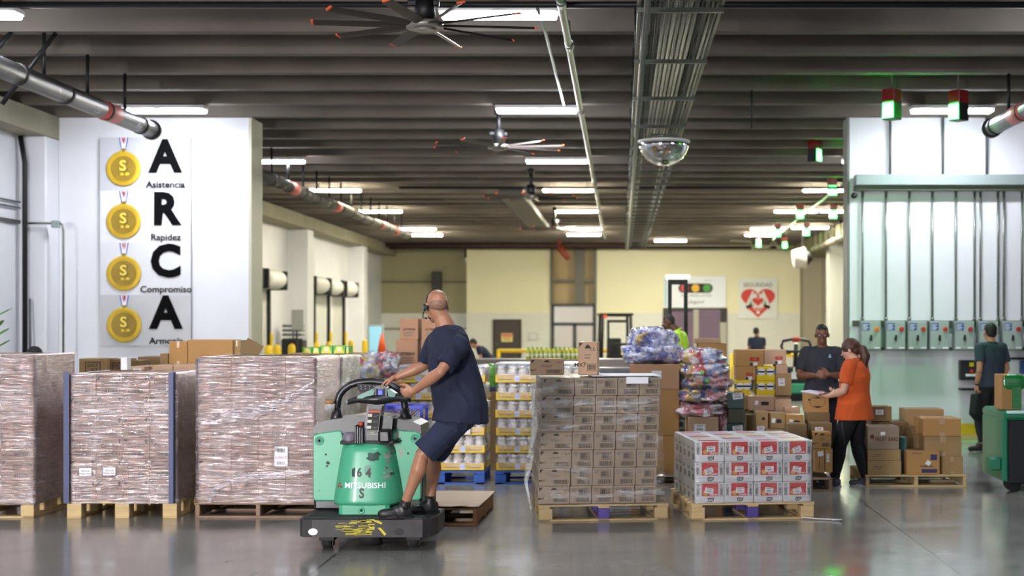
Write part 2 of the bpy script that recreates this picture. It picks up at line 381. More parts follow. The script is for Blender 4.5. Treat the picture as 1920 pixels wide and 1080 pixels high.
# grey wrap of ceiling edge pipes by the back wall
b = MB(); dark = mat('dark_pipe', '241f1c', .6)
b.cyl((-9.6, 58, 5.0), (.8, 58, 5.0), .09, mat('dark_red_pipe', '3b2321', .6)); b.cyl((-9.6, 59, 4.95), (7.2, 59, 4.95), .07, dark)
for x in (-8, -3, .5): b.cyl((x, 58, 5.0), (x, 58, 5.69), .02, dark); b.cyl((x, 59, 5.0), (x, 59, 5.69), .02, dark)
tag(b.build('sprinkler_pipe'), 'dark pipe run along the top of the far back wall', 'pipe')
b = MB()
pts = [P(1370, 437, 57), P(1370, 450, 57), P(1408, 452, 57), P(1410, 464, 57), P(1440, 464, 57), P(1452, 452, 57), P(1458, 464, 57), P(1490, 462, 57)]
b.tube(pts, .06, mat('pale_pipe', '8f9278', .5)); b.cyl((pts[0].x, 57, pts[0].z), (pts[0].x, 57, 5.69), .05, mat('pale_pipe', '8f9278', .5)); tag(b.build('bent_pipe'), 'pale pipe with several bends under the ceiling above the heart sign', 'pipe')
# interior door with notice
o = empty('door_2', P(951, 0, 59.95) * 1); o.location = (P(951,0,59.95).x, 59.97, 0); struct(o)
b = MB().box(-.54, .54, -.05, .02, 0, 1.92, mat('dark_brown_door', '3a2f2b', .5), .01).build('door_leaf', o)
b = MB().box(-.60, -.54, -.07, .02, 0, 1.98, fr).box(.54, .60, -.07, .02, 0, 1.98, fr).box(-.6, .6, -.07, .02, 1.92, 1.98, fr).build('door_frame', o)
b = MB().cyl((-.45, -.09, .95), (-.45, -.05, .95), .03, steel).build('door_handle', o)
def sign(name, px0, px1, py0, py1, D, t, bgm, label, cat='sign', group=None):
    p0, p1 = P(px0, py1, D), P(px1, py0, D)
    o = empty(name, ((p0.x+p1.x)/2, D, (p0.z+p1.z)/2)); tag(o, label, cat, group)
    w, h = p1.x-p0.x, p1.z-p0.z
    MB().box(-w/2, w/2, -t, 0, -h/2, h/2, bgm, .003).build('panel', o)
    return o, w, h, frame((0, -t-.002, 0), (1, 0, 0), (0, 0, 1))
o, w_, h_, fm = sign('notice', 940, 961, 625, 641, 59.9, .01, mat('notice_cream', 'dcd68a', .6), 'small cream and red notice stuck on the dark brown door')
b = MB().rect(-w_/2+.02, w_/2-.02, h_/2-.14, h_/2-.02, mat('notice_red', 'd8705c', .6), fm)
for k in range(3): b.rect(-.15, .15, .0-.05*k-.01, .02-.05*k, mat('notice_orange', 'c08a50', .6), fm)
b.build('print', o)
o, w_, h_, fm = sign('wall_frame', 991, 1009, 624, 638, 59.95, .03, mat('frame_light', 'b9bdb8', .5), 'small empty grey frame on the white wall right of the brown door', 'frame')
MB().rect(-w_/2+.04, w_/2-.04, -h_/2+.04, h_/2-.04, mat('frame_paper', 'd3d5cf', .6), fm).build('print', o)
# traffic light sign over the doorway
o, w_, h_, fm = sign('safety_sign', 1245, 1361, 518, 577, 59.99, .06, mat('sign_white_blue', 'dfe6ee', .4), 'wide white sign with red, yellow and green traffic light above doorway')
b = MB(); cx = 0.12
def disc(b, cx, cy, r, m, fm, n=28, dz=.002): b.add([(cx+r*math.cos(2*math.pi*i/n), cy+r*math.sin(2*math.pi*i/n), dz) for i in range(n)], [tuple(range(n))], m, M=fm)
disc(b, -.5, .16, .2, ink, fm, dz=.0); disc(b, .55, .16, .2, ink, fm, dz=.0); b.rect(-.5, .55, -.04, .36, ink, fm)
for x, c in ((-.45, 'd33a3a'), (.02, 'e6b526'), (.5, '3f9a3c')): disc(b, x, .16, .165, mat('sign_'+c, c, .5), fm)
b.rect(-1.28, -1.2, -.62, .62, mat('sign_edge_blue', '9cc8d8', .5), fm)
def TM(fm, x, y, a=0, dz=.002): return fm @ Matrix.Translation((x, y, dz)) @ rot2(a)
b.text('PARE, PIENSE y ACTÚE', .14, grink, TM(fm, .05, -.16), .005, .9); b.text('¡Seguro!', .2, grink, TM(fm, .05, -.42), .01); b.text('seguridad', .09, mat('sign_grey_text', '9aa08c', .6), TM(fm, .55, .5))
b.build('print', o)
# doorway under it
o = empty('doorway', (P(1303,0,59.96).x, 59.96, 0)); tag(o, 'dark purple doorway with posts under the traffic light sign', 'doorway')
dx0, dx1 = P(1243,0,60).x - o.location.x, P(1363,0,60).x - o.location.x
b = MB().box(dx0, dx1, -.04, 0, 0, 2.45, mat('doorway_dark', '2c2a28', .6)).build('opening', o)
b = MB().box(dx0+.25, dx0+1.35, -.06, -.04, 0, 2.3, mat('purple_panel', '6d5a70', .6)).box(dx0+1.5, dx1-.28, -.06, -.04, 0, 2.4, mat('purple_panel', '6d5a70')).build('door_panel', o)
b = MB().box(dx0+1.28, dx0+1.5, -.09, -.04, 0, 2.4, mat('pale_post', 'a9a89a', .6)).box(dx1-.3, dx1-.02, -.09, -.04, 0, 1.85, mat('pale_post', 'a9a89a')).build('post', o)
# heart sign
o, w_, h_, fm = sign('safety_poster', 1385, 1457, 521, 597, 59.99, .06, mat('poster_white', 'd9ddd8', .4), 'white poster with red heart of two hands beside the doorway')
b = MB(); red = mat('poster_red', 'c9302a', .5); wht = mat('poster_blank', 'd9ddd8', .5)
b.text('SEGURIDAD', .24, grink, TM(fm, 0, .55), .012, .95)
hp = []
for i in range(60):
    t = 2*math.pi*i/60; hp.append((16*math.sin(t)**3/16*.64, (13*math.cos(t)-5*math.cos(2*t)-2*math.cos(3*t)-math.cos(4*t))/16*.6-.06, .001))
hp2 = [(x*1.12, y*1.0, z) for x, y, z in hp]
b.add(hp2, [tuple(range(60))], red, M=fm)
for sx in (-1, 1):   # the two hands in white, meeting round a small heart
    for pl_ in ([(.56*sx, -.50), (.44*sx, -.12), (.30*sx, -.10), (.22*sx, -.50)], [(.44*sx, -.12), (.30*sx, .16), (.20*sx, .14), (.30*sx, -.10)], [(.30*sx, .16), (.24*sx, .30), (.16*sx, .27), (.20*sx, .14)], [(.22*sx, .14), (.10*sx, .20), (.03*sx, .10), (.06*sx, .05), (.22*sx, .03)], [(.36*sx, -.30), (.30*sx, .02), (.22*sx, .06), (.20*sx, -.34)]):
        b.add([(x, y, .003) for x, y in pl_], [tuple(range(len(pl_)))], wht, M=fm)
b.rect(-.5, .5, -.46, -.30, wht, TM(fm, 0, 0, 0, .003))
b.add([(x*.50, y*.46-.12, .0035) for x, y, z in hp], [tuple(range(60))], wht, M=fm)
b.add([(x*.38, y*.34-.12, .004) for x, y, z in hp], [tuple(range(60))], red, M=fm)
b.add([(-.46, -.40, .004), (.46, -.40, .004), (0, -.82, .004)], [(0, 1, 2)], red, M=fm); disc(b, 0, -.6, .07, wht, fm, dz=.006)
b.text('SIEMPRE', .1, wht, TM(fm, 0, -.47, 0, .006))
b.build('print', o)

# ---------------------------------------------------------------- ARCA banners
gold = mat('medal_gold', 'c9a512', .45, var=.18, vscale=3); gold2 = mat('medal_gold_dark', '8f740c', .5, var=.2, vscale=5); gold3 = mat('medal_gold_light', 'e0bd2a', .4, var=.1)
bgs = ['b9bcc2', 'd8dade', 'cfd1d4', 'b5b7b8']
rows_ = [(258, 358, 'A', 'Asistencia'), (358, 455, 'R', 'Rapidez'), (455, 553, 'C', 'Compromiso'), (553, 648, 'A', 'Armonía')]
btxt = mat('banner_ink', '08080b', .9, spec=.1)
DBN = 22.86
for i, (y0, y1, L, wd) in enumerate(rows_):
    p0, p1 = P(188.5+i*.4, y1, DBN), P(358+i*.4, y0, DBN); w_, h_ = p1.x-p0.x, p1.z-p0.z
    o = empty('banner', ((p0.x+p1.x)/2, DBN, (p0.z+p1.z)/2))
    tag(o, 'square banner with gold medal, big letter %s and the word %s' % (L, wd), 'banner', 'medal banners on the white wall')
    bg = mat('banner_vinyl_%d' % i, bgs[i], .35, var=.06, vscale=2.5)
    b = MB(); N = 26; vs = []                 # vinyl sheet, slightly wavy, with real thickness
    for lay in (0, 1):
        for a in range(N+1):
            for c in range(N+1):
                u, v = -w_/2 + w_*a/N, -h_/2 + h_*c/N
                d = .010*noise.noise(Vector((u*2.6+v*2.2, v*3.5-u*1.5, i*7.1))) * math.sin(math.pi*a/N) * (1.0 if i != 1 else .5)
                vs.append((u, -.018*lay - .012 + d*.8, v))
    fs = []
    for lay in (0, 1):
        o_ = lay*(N+1)**2
        fs += [(o_+a*(N+1)+c, o_+(a+1)*(N+1)+c, o_+(a+1)*(N+1)+c+1, o_+a*(N+1)+c+1) for a in range(N) for c in range(N)]
    b.add(vs, fs, bg, True)
    b.build('vinyl_sheet', o)
    fm = frame((0, -.042, 0), (1, 0, 0), (0, 0, 1)); mx_, my_ = -w_/2 + .385, -.075
    b = MB()
    blue, rd = mat('ribbon_blue', '2c4fae', .5), mat('ribbon_red', 'c23b4a', .5)
    for sx in (-1, 1):
        for k, c_ in enumerate((blue, whitep, rd, whitep)):
            xa = sx*(.075 - .02*k); xb = sx*(.045 - .016*k); wd_ = .02
            b.add([(mx_+xa, h_/2-.005, .001*k), (mx_+xa-sx*wd_, h_/2-.005, .001*k), (mx_+xb-sx*wd_, h_/2-.17, .001*k), (mx_+xb, h_/2-.17, .001*k)], [(0, 1, 2, 3)], c_, M=fm)
    b.build('ribbon', o)
    b = MB(); RR = Matrix.Translation((mx_, -.045, my_)) @ Matrix.Rotation(math.pi/2, 4, 'X')
    b.lathe([(0, .0), (.275, .0), (.28, .006), (.27, .012), (.2, .012), (.19, .007), (.0, .007)], gold, 48, M=RR)
    b.lathe([(.186, .0072), (.192, .0135), (.198, .0135), (.204, .0122)], gold2, 48, M=RR)
    for k in range(11):
        a = math.radians(-130 + 8*k); b.text('*', .07, gold2, RR @ Matrix.Translation((.235*math.cos(a), .235*math.sin(a), .014)) @ rot2(a+math.pi/2))
        b.text('o', .04, gold2, RR @ Matrix.Translation((.235*math.cos(a+math.radians(175)), .235*math.sin(a+math.radians(175)), .014)) @ rot2(a+math.radians(85)))
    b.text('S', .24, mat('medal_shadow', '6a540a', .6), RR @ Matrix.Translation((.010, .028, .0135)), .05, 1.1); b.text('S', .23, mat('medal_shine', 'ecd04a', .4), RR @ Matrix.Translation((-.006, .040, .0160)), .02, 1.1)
    for q_ in range(4): b.ell((mx_-.06+.04*q_, -.058, my_-.075-.012*(q_ % 2)), (.038, .004, .022), gold3 if q_ % 2 else gold2)
    b.text('EXCELENCIA', .035, gold2, RR @ Matrix.Translation((0, -.145, .0140)), .005)
    b.cyl((mx_, -.03, my_+.29), (mx_, -.06, my_+.29), .022, gold2)
    b.box(mx_-.045, mx_+.045, -.055, -.045, my_+.30, my_+.318, gold2)
    b.build('medal', o)
    b = MB(); b.text(L, .70, btxt, TM(fm, w_/2-.40, .10), .044, .98); b.text(wd, .145, btxt, TM(fm, w_/2-.395, -.335), .020, 1.06); b.build('lettering', o)
# ---------------------------------------------------------------- switchgear on the right wall
DW = 22.9
o = empty('cable_trunking', (P(1760,0,DW).x, DW, P(0,340,DW).z)); tag(o, 'long grey metal cable trunking across the white wall above the switch boxes', 'cable trunking')
MB().box(P(1600,0,DW).x-o.location.x, 4.2, -.28, -.04, -.085, .085, greymet, .006).build('channel', o)
MB().box(P(1600,0,DW).x-o.location.x, 4.2, -.2, 0, -.16, -.085, mat('trunking_back', '5b6152', .6)).build('back_rail', o)
for px in (1669, 1768, 1850):
    a, c = P(px, 218, DW-.08), P(px, 330, DW-.08)
    tag(MB().cyl((a.x, DW-.08, 5.1), (a.x, DW-.08, c.z+.02), .022, mat('dark_conduit', '4b4f50', .5)).build('drop_rod'), 'dark conduit from ceiling to trunking, %s of three' % {1669: 'leftmost', 1768: 'middle', 1850: 'rightmost'}[px], 'conduit', 'drop rods above the trunking')
for i, px in enumerate((1617, 1661, 1705, 1748, 1792, 1827, 1838, 1871, 1882, 1916)):
    a, c = P(px, 354, DW-.06), P(px, 602, DW-.06)
    b = MB().cyl((a.x, DW-.06, a.z-.0), (a.x, DW-.06, c.z+.01), .017, steel); b.cyl((a.x, DW-.06, a.z-.06), (a.x, DW-.06, a.z), .026, steel); b.cyl((a.x, DW-.06, c.z+.01), (a.x, DW-.06, c.z+.06), .026, steel)
    tag(b.build('conduit'), 'thin steel conduit down the wall, %s from the left under trunking' % ORD[i], 'conduit', 'conduits between trunking and switch boxes')
rail = MB().box(P(1598,0,DW).x, 7.6, DW-.05, DW, P(0,657,DW).z, P(0,651,DW).z, mat('rail_olive', '3f4a38', .6)).box(P(1598,0,DW).x, 7.6, DW-.05, DW, P(0,612,DW).z, P(0,601,DW).z, mat('rail_olive', '3f4a38')).build('mounting_rail'); tag(rail, 'dark pair of rails holding the row of grey switch boxes', 'rail')
blu = mat('label_blue', '2d4f8f', .5)
def switch_box(px0, px1, knob):
    x0, x1 = P(px0,0,DW-.2).x, P(px1,0,DW-.2).x; z0, z1 = P(0,657,DW-.2).z, P(0,602,DW-.2).z; w, h = x1-x0, z1-z0
    o = empty('switch_box', ((x0+x1)/2, DW-.05, z0))
    MB().box(-w/2, w/2, -.19, 0, 0, h, greymet, .008).build('cabinet', o)
    MB().box(-w/2+.012, w/2-.012, -.205, -.19, .02, h-.015, mat('switch_door_grey', '9aa5a0', .45), .004).build('door', o)
    fm = frame((0, -.207, 0), (1, 0, 0), (0, 0, 1))
    b = MB().rect(-w/2+.02, -w/2+.14, h-.15, h-.03, blu, fm)
    for k in range(4): b.rect(-w/2+.03, -w/2+.12-.02*(k % 2), h-.06-.025*k, h-.05-.025*k, whitep, TM(fm, 0, 0, 0, .001))
    b.rect(-w/2+.02, -w/2+.09, .03, .055, paper, fm); b.rect(w/2-.11, w/2-.02, .03, .055, paper, fm)
    b.build('label', o)
    b = MB().cyl((w/2-.07, -.205, h-.13), (w/2-.07, -.225, h-.13), .038, mat('knob_ring_'+knob, knob, .4)); b.cyl((w/2-.07, -.225, h-.13), (w/2-.07, -.25, h-.13), .02, redp if knob != 'd89020' else orange, n=8); b.build('knob', o)
    b = MB().box(-.018, .018, -.225, -.205, .15, .24, black, .004); b.box(-.03, .005, -.235, -.22, .17, .2, black, .004); b.cyl((.0, -.205, .235), (.0, -.23, .235), .014, black); b.build('latch', o)
    return o
sw = [(1613, 1651, 'd89020'), (1660, 1697, 'b8402a'), (1701, 1738, 'c05020'), (1742, 1779, 'c05020'), (1789, 1826, 'b02a20'), (1834, 1871, 'b8402a'), (1879, 1916, 'a81f1c')]
for i, (a, c, kn) in enumerate(sw):
    o = switch_box(a, c, kn); tag(o, 'grey wall switch box%s, %s from the left' % (' with yellow-orange knob' if i == 0 else ' with red knob', ORD[i]), 'switch box', 'row of grey switch boxes on the wall')
# small controller, shelf and blue box
o = empty('wall_controller', (P(1813,0,DW).x, DW, P(0,712,DW).z)); tag(o, 'black wall controller with yellow and red buttons under the switch boxes', 'controller')
h = 37*DW/F
MB().box(-.14, .14, -.16, 0, 0, h, black, .01).build('housing', o)
MB().box(.0, .07, -.165, -.16, h-.1, h-.035, yel).build('yellow_label', o); MB().cyl((.03, -.16, h*.45), (.03, -.19, h*.45), .03, redp).build('button', o); MB().box(-.06, .1, -.165, -.16, .06, .1, whitep).build('white_label', o)
tag(MB().box(P(1797,0,DW).x, P(1872,0,DW).x, DW-.22, DW, P(0,731,DW).z, P(0,727,DW).z, blackmet, .004).build('wall_shelf'), 'narrow black shelf on the wall below the black controller', 'shelf')
b = MB().box(P(1832,0,DW).x, P(1850,0,DW).x, DW-.1, DW, P(0,708,DW).z, P(0,680,DW).z, mat('green_tint_box', '8fb79a', .4), .01); tag(b.build('junction_box'), 'pale green junction box right of the black wall controller', 'junction box')
tag(MB().box(P(1830,0,DW).x, P(1925,0,DW).x, DW-.06, DW, P(0,674,DW).z, P(0,670,DW).z, blackmet).build('cable_rail'), 'black cable rail across the wall below the switch boxes', 'rail')
tag(MB().box(P(1911,0,DW).x, P(1930,0,DW).x, DW-.15, DW, P(0,700,DW).z, P(0,676,DW).z, blu, .01).build('blue_box'), 'blue box on the wall at the right edge of the picture', 'box')
# camera on corner of right wall
o = MB().ell(P(1601, 367, DW-.1), (.05, .05, .05), black).cyl(P(1601,367,DW-.06), P(1601,367,DW), .06, whitep).build('security_camera'); tag(o, 'small white and black security camera at the corner of switch box wall', 'camera')
# projected green laser lines by the right wall, painted as bright floor strips
gl = mat('laser_line_paint', '4be87a', .4)
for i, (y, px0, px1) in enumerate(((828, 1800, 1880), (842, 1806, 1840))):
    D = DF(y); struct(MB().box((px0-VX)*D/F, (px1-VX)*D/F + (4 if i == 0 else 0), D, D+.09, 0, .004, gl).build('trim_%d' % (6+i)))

# ---------------------------------------------------------------- ceiling lamps
def lamp_mat(name, c, s):
    m = mat(name, 'ffffff', .4, emit=c, estr=s); return m
lm_cool, lm_warm = lamp_mat('lamp_cool', 'f1f4fd', LAMP), lamp_mat('lamp_warm', 'fff6dc', LAMP*1.7)
def lamp_proto(warm):
    o = empty('ceiling_lamp', (0, 0, 0))
    MB().box(-.62, .62, -.14, .14, .02, .08, whitep, .01).build('housing', o)
    b = MB().box(-.60, .60, -.12, .12, -.02, .022, lm_warm if warm else lm_cool, .012).build('diffuser', o)
    MB().cyl((-.4, 0, .08), (-.4, 0, .2), .01, steel).cyl((.4, 0, .08), (.4, 0, .2), .01, steel).build('hanger', o)
    return o
protoC, protoW = lamp_proto(False), lamp_proto(True)
used = [False, False]
XS = {'left': -6.9, 'middle': -1.28, 'right': 5.0}
lampD = [-5.5, 1.4, 8.3, 14.85, 21.5, 28.2, 34.3, 40.7, 48.2]
for cn, X in XS.items():
    for i, D in enumerate(lampD):
        if cn == 'right' and i < 3: continue
        wm = D > 33; pr = protoW if wm else protoC
        o = pr if not used[wm] else copy_tree(pr); used[wm] = True
        o.location = (X, D, 4.99)
        vis = i - 3
        tag(o, 'slim ceiling lamp, %s from the camera in the %s lamp row' % (ORD[vis] if vis >= 0 else 'behind', cn) if vis >= 0 else 'slim ceiling lamp of the %s row, above or behind the viewer' % cn, 'ceiling lamp', 'ceiling lamps' if vis >= 0 else 'ceiling lamps above the viewer, %s row' % cn)
for X, D, t in ((-7.1, 51.5, 'slim ceiling lamp nearest the back wall at the far left'), (-1.35, 51.3, 'slim ceiling lamp nearest the back wall beside the steel conduit'), (1.9, 55, 'slim ceiling lamp in front of back wall, right of cable tray'), (6.3, 40.6, 'slim ceiling lamp beside green signals near the right beam'), (6.3, 47.5, 'farther slim ceiling lamp beside green signals near the right beam'), (5.1, 51.5, 'slim warm ceiling lamp above the heart poster'), (6.9, 33.8, 'slim ceiling lamp next to corner of the switch box wall')):
    o = copy_tree(protoW); o.location = (X, D, 4.99); tag(o, t, 'ceiling lamp', 'ceiling lamps')
# ---------------------------------------------------------------- ceiling fans
fan_bl = mat('fan_blade_dark', '39332f', .5, .3); fan_g = mat('fan_hub_grey', '8b8880', .4, .4)
def fan():
    o = empty('ceiling_fan', (0, 0, 0))
    MB().cyl((0, 0, .1), (0, 0, .62), .035, blackmet).cyl((0, 0, .5), (0, 0, .6), .07, blackmet).build('down_rod', o)
    MB().cyl((0, 0, .03), (0, 0, .26), .10, blackmet, r1=.09).box(-.16, .13, -.04, .04, .17, .23, blackmet, .01).build('motor', o)
    MB().cyl((0, 0, -.03), (0, 0, .03), .17, fan_g, n=24).cyl((0, 0, -.05), (0, 0, -.03), .10, fan_g).build('hub', o)
    for k in range(10):
        R = Matrix.Rotation(2*math.pi*k/10 + .12, 4, 'Z') @ Matrix.Rotation(math.radians(14), 4, 'X')
        b = MB(); b.M = R; b.loft([[(x, -.05*q, -.006), (x, .0, .014), (x, .07*q, .004), (x, .0, -.006)] for x, q in ((.14, .6), (.3, .9), (1.0, .75))], fan_bl, False)
        bl = b.build('blade', o)
        b = MB(); b.M = R; b.box(1.0, 1.022, -.03, .045, -.006, .014, orange, .003); b.build('tip', bl)
    return o
f0 = fan()
for i, (px, py, D, t) in enumerate(((797, 45, 13.0, 'nearest large ceiling fan with dark blades and orange tips'), (935, 266, 21.9, 'second nearest dark ceiling fan with orange tips'), (995, 366, 30.5, 'third dark ceiling fan, hanging behind the second'), (1040, 424, 40.6, 'farthest dark ceiling fan, small, near the back wall'))):
    o = f0 if i == 0 else copy_tree(f0); p = P(px, py, D); o.location = (p.x, D, 4.50); o.rotation_euler.z = [.0, .35, .1, .22][i]; o['label'] = t; o['category'] = 'ceiling fan'; o['group'] = 'dark ceiling fans'
# ---------------------------------------------------------------- cable tray
tsteel = mat('tray_steel', '565a53', .45, .7, var=.15, vscale=12)
o = empty('cable_tray', (.35, 30, 4.55)); tag(o, 'long suspended cable tray full of parallel steel conduits', 'cable tray')
b = MB()
for x in (-.19, .53): b.box(x-.015, x+.015, -24, 22, 0, .1, tsteel)
b.build('side_rail', o)
D = 12.5; rg = MB().box(-.21, .55, -.03, .03, -.04, .0, tsteel).mesh('rung')
while D < 51:
    inst(rg, 'rung', (0, D-30, 0), 0, o); D += 2.45 if D < 22 else 1.15
for k in range(15):
    x = -.15 + .66*k/14; L = -8.6 if k not in (2, 3, 11, 12) else 22
    MB().cyl((x, -24, .05+.015*(k % 2)), (x, L, .05+.015*(k % 2)), .019, tsteel if k % 3 else mat('conduit_dull', '70746c', .4, .7), n=8).build('conduit', o)
hg = MB().cyl((0, 0, -.03), (0, 0, .60), .009, blackmet, n=6).mesh('hanger')
for k in range(17):
    for x in (-.205, .545): inst(hg, 'hanger', (x, -17.5+2.45*k, 0), 0, o)
b = MB().cyl((.0-.13, -24, -.09), (-.13, 22, -.09), .028, steel, n=10).build('lower_conduit', o)
# steel conduit left of it, and a thinner one
b = MB(); pts = [P(1040, -70, 12.2), P(1053, 5, 13.6), P(1070, 83, 15.7), P(1090, 207, 20.6), P(1113, 343, 31.2), P(1127, 400, 39.7), P(1133, 445, 50.7)]
b.tube([(-.575-.003*i, p.y, 4.85) for i, p in enumerate(pts)], .038, steel, 10)
for p in pts[1:]: b.cyl((-.575, p.y-.1, 4.85), (-.575, p.y+.1, 4.85), .05, steel); b.cyl((-.575, p.y, 4.85), (-.575, p.y, 5.12), .012, steel)
tag(b.build('ceiling_conduit'), 'single steel conduit under the ceiling left of the cable tray', 'conduit')
b = MB().tube([(-.85, 14.3, 4.97), (-.85, 16, 5.04), (-.86, 19, 5.06), (-.86, 21.3, 5.06)], .018, steel, 8); tag(b.build('thin_conduit'), 'thin grey conduit above ceiling lamp, left of the single steel conduit', 'conduit')
# black sprinkler pipes across
for D, z, x0, x1, t in ((13.75, 4.86, -9.0, 13.8, 'black sprinkler pipe across the ceiling at the top edge of picture'), (32.0, 4.84, -5, 7.2, 'black sprinkler pipe across the ceiling behind the convex mirror')):
    tag(MB().cyl((x0, D, z), (x1, D, z), .03, blackmet).cyl((x0+3, D, z), (x0+3, D, 5.12), .012, blackmet).cyl((x1-2, D, z), (x1-2, D, 5.12), .012, blackmet).build('sprinkler_pipe'), t, 'pipe')
tag(MB().box(-2.9, -2.3, 33.4, 45, 4.78, 4.95, mat('duct_grey', '5b5a50', .6, .2), .02).build('ceiling_duct'), 'dull grey duct under the ceiling beside the third fan', 'duct')
# insulated pipes along the dock sides
pipem = mat('insulated_pipe', '3b3a3c', .4, .2, var=.4, vscale=3, wear='8d8b90', wpos=.60, wscale=4)
pipew = mat('insulated_pipe_pale', '5b584f', .5, .1, var=.3, vscale=2, wear='a39b88', wpos=.58, wscale=3)
pk = mat('pipe_label_red', 'd86a62', .5)
def ins_pipe(x, D0, D1, m, labels, t, capm=dark):
    o = empty('insulated_pipe', (x, D0, 4.5)); tag(o, t, 'pipe')
    b = MB().cyl((0, 0, 0), (0, D1-D0, 0), .115, m, n=18); D = .9
    while D < D1-D0: b.cyl((0, D, 0), (0, D+.07, 0), .125, capm, n=18); D += 1.32
    b.build('pipe', o); D = 16.26 - 1.323*30 - D0
    while D < D1-D0:
        if D > 0: MB().cyl((0, D, .1), (0, D, .62), .022, blackmet, n=8).build('hanger', o)
        D += 1.323
    for L in labels: MB().cyl((0, L-D0, 0), (0, L-D0+.55, 0), .119, pk, n=18).build('red_label', o)
    MB().cyl((0, D1-D0-.06, 0), (0, D1-D0, 0), .14, capm, n=18).build('end_cap', o)
ins_pipe(-6.6, 8, 20.0, pipem, [18.0], 'dark insulated pipe below ceiling in front of the banner wall')
ins_pipe(-6.6, 24.5, 44, pipew, [28.3, 32.6, 38.6, 41.2], 'pale insulated pipe along the dock doors behind the banner wall')
ins_pipe(5.15, 12, 19.8, pipem, [18.1], 'dark insulated pipe with red label at the right edge')
ins_pipe(7.0, 23.6, 52, mat('insulated_pipe_brown', '5a4f38', .6, var=.3), [25.0, 29, 38.5], 'brown insulated pipe beside the right ceiling beam')
for i, (a, c) in enumerate((((105, 62), (4, 195)), ((22, 60), (-30, 120)))):
    tag(MB().cyl(P(a[0], a[1], 16.2), P(c[0], c[1], 16.2), .028, blackmet).build('sway_brace'), ['long black sway brace crossing the dark pipe at upper left', 'short black sway brace at the left edge under the ceiling'][i], 'brace')
# convex mirror
o = empty('convex_mirror', P(1245, 262, 20.5)); o.location.z = 4.40; tag(o, 'half dome convex safety mirror hanging under the cable tray', 'mirror')
chrome = mat('mirror_chrome', 'd8d8d8', .08, 1.0)
b = MB().lathe([(.36, 0), (.352, -.08), (.32, -.17), (.26, -.245), (.17, -.31), (.08, -.34), (.0, -.348)], chrome, 36).build('dome', o)
MB().lathe([(.36, -.01), (.375, -.01), (.375, .015), (.0, .015)], whitep, 36).build('rim', o)
MB().cyl((0, 0, 0), (0, 0, .10), .02, steel).cyl((-.2, 0, .09), (.2, 0, .09), .02, steel).build('bracket', o)
# ---------------------------------------------------------------- green signal lights
gface = mat('signal_green', '3dff5c', .4, emit='39ff55', estr=5.0); rface = mat('signal_red_off', '7d1512', .35, coat=.4); rlit = mat('signal_red_lit', 'c4201c', .4, emit='d01a18', estr=.08)
def signal(px, py, D, rz, t, small=False):
    p = P(px, py, D); z1 = 5.1
    o = empty('signal_light', (p.x, D, p.z)); tag(o, t, 'signal light', 'red and green signal lights')
    o.rotation_euler.z = rz
    MB().box(-.10, .10, -.10, .10, .02, .20, rface, .01).build('red_lens', o)
    MB().box(-.10, .10, -.09, .10, -.22, .02, black, .008).build('housing', o)
    MB().box(-.085, .085, -.105, -.09, -.20, .01, gface, .003).build('green_lens', o)
    MB().cyl((0, 0, .2), (0, 0, 5.69-p.z), .012, steel).build('hanger', o)
    ld = bpy.data.lights.new('green_glow', 'SPOT'); ld.color = (.10, 1, .18); ld.energy = 55 if not small else 16; ld.shadow_soft_size = .06; ld.spot_size = math.radians(150); ld.spot_blend = .8
    l = bpy.data.objects.new('green_glow', ld); COL.objects.link(l); l.parent = o; l.location = (0, -.16, -.1); l.rotation_euler = (math.radians(50), 0, 0)
signal(1672, 195, 19.8, -.75, 'nearest hanging red and green signal light, left one of the front pair')
signal(1797, 197, 19.6, -.95, 'right one of the front pair of hanging red and green signal lights')
signal(1527, 282, 26.5, .95, 'hanging red and green signal light alone near the wall corner')
for px, py, D, t in ((1560, 350, 32.5, 'signal light glowing green beside corner lamp, behind the lone one'), (1500, 396, 39, 'left signal light of the middle pair glowing green far back'), (1562, 396, 39, 'right signal light of the middle pair glowing green far back'), (1458, 432, 46, 'left green signal light of the third pair, amid the lamps'), (1512, 430, 46, 'right green signal light of the third pair, amid the lamps'), (1422, 453, 53, 'left one of the farthest pair of small green signals'), (1471, 455, 53, 'right one of the farthest pair of small green signals')):
    signal(px, py, D, 0, t, True)
tag(MB().tube([P(1449, 450, 52), P(1500, 408, 42.5), P(1572, 352, 33.5), P(1591, 340, 31.5)], .03, steel).build('slanting_conduit'), 'thin conduit linking the green signal lights near the wall corner', 'conduit')
tag(MB().cyl((P(1425,0,19).x, 20.2, 5.1), (P(1425,0,19).x, 20.2, 4.55), .012, blackmet).build('hanging_rod'), 'short black rod hanging from ceiling left of the lone signal light', 'rod')
b = MB().cyl(P(1487, 486, 48), P(1510, 483, 48), .30, mat('speaker_cone', 'b9b3b3', .5), r1=.36).cyl(P(1511, 482, 48), P(1522, 480, 48), .3, blackmet, r1=.15).cyl(P(1505, 470, 48), (P(1505, 0, 48).x, 48, 5.69), .03, blackmet); tag(b.build('round_fan'), 'round grey wall fan under the beam at the far right', 'fan')
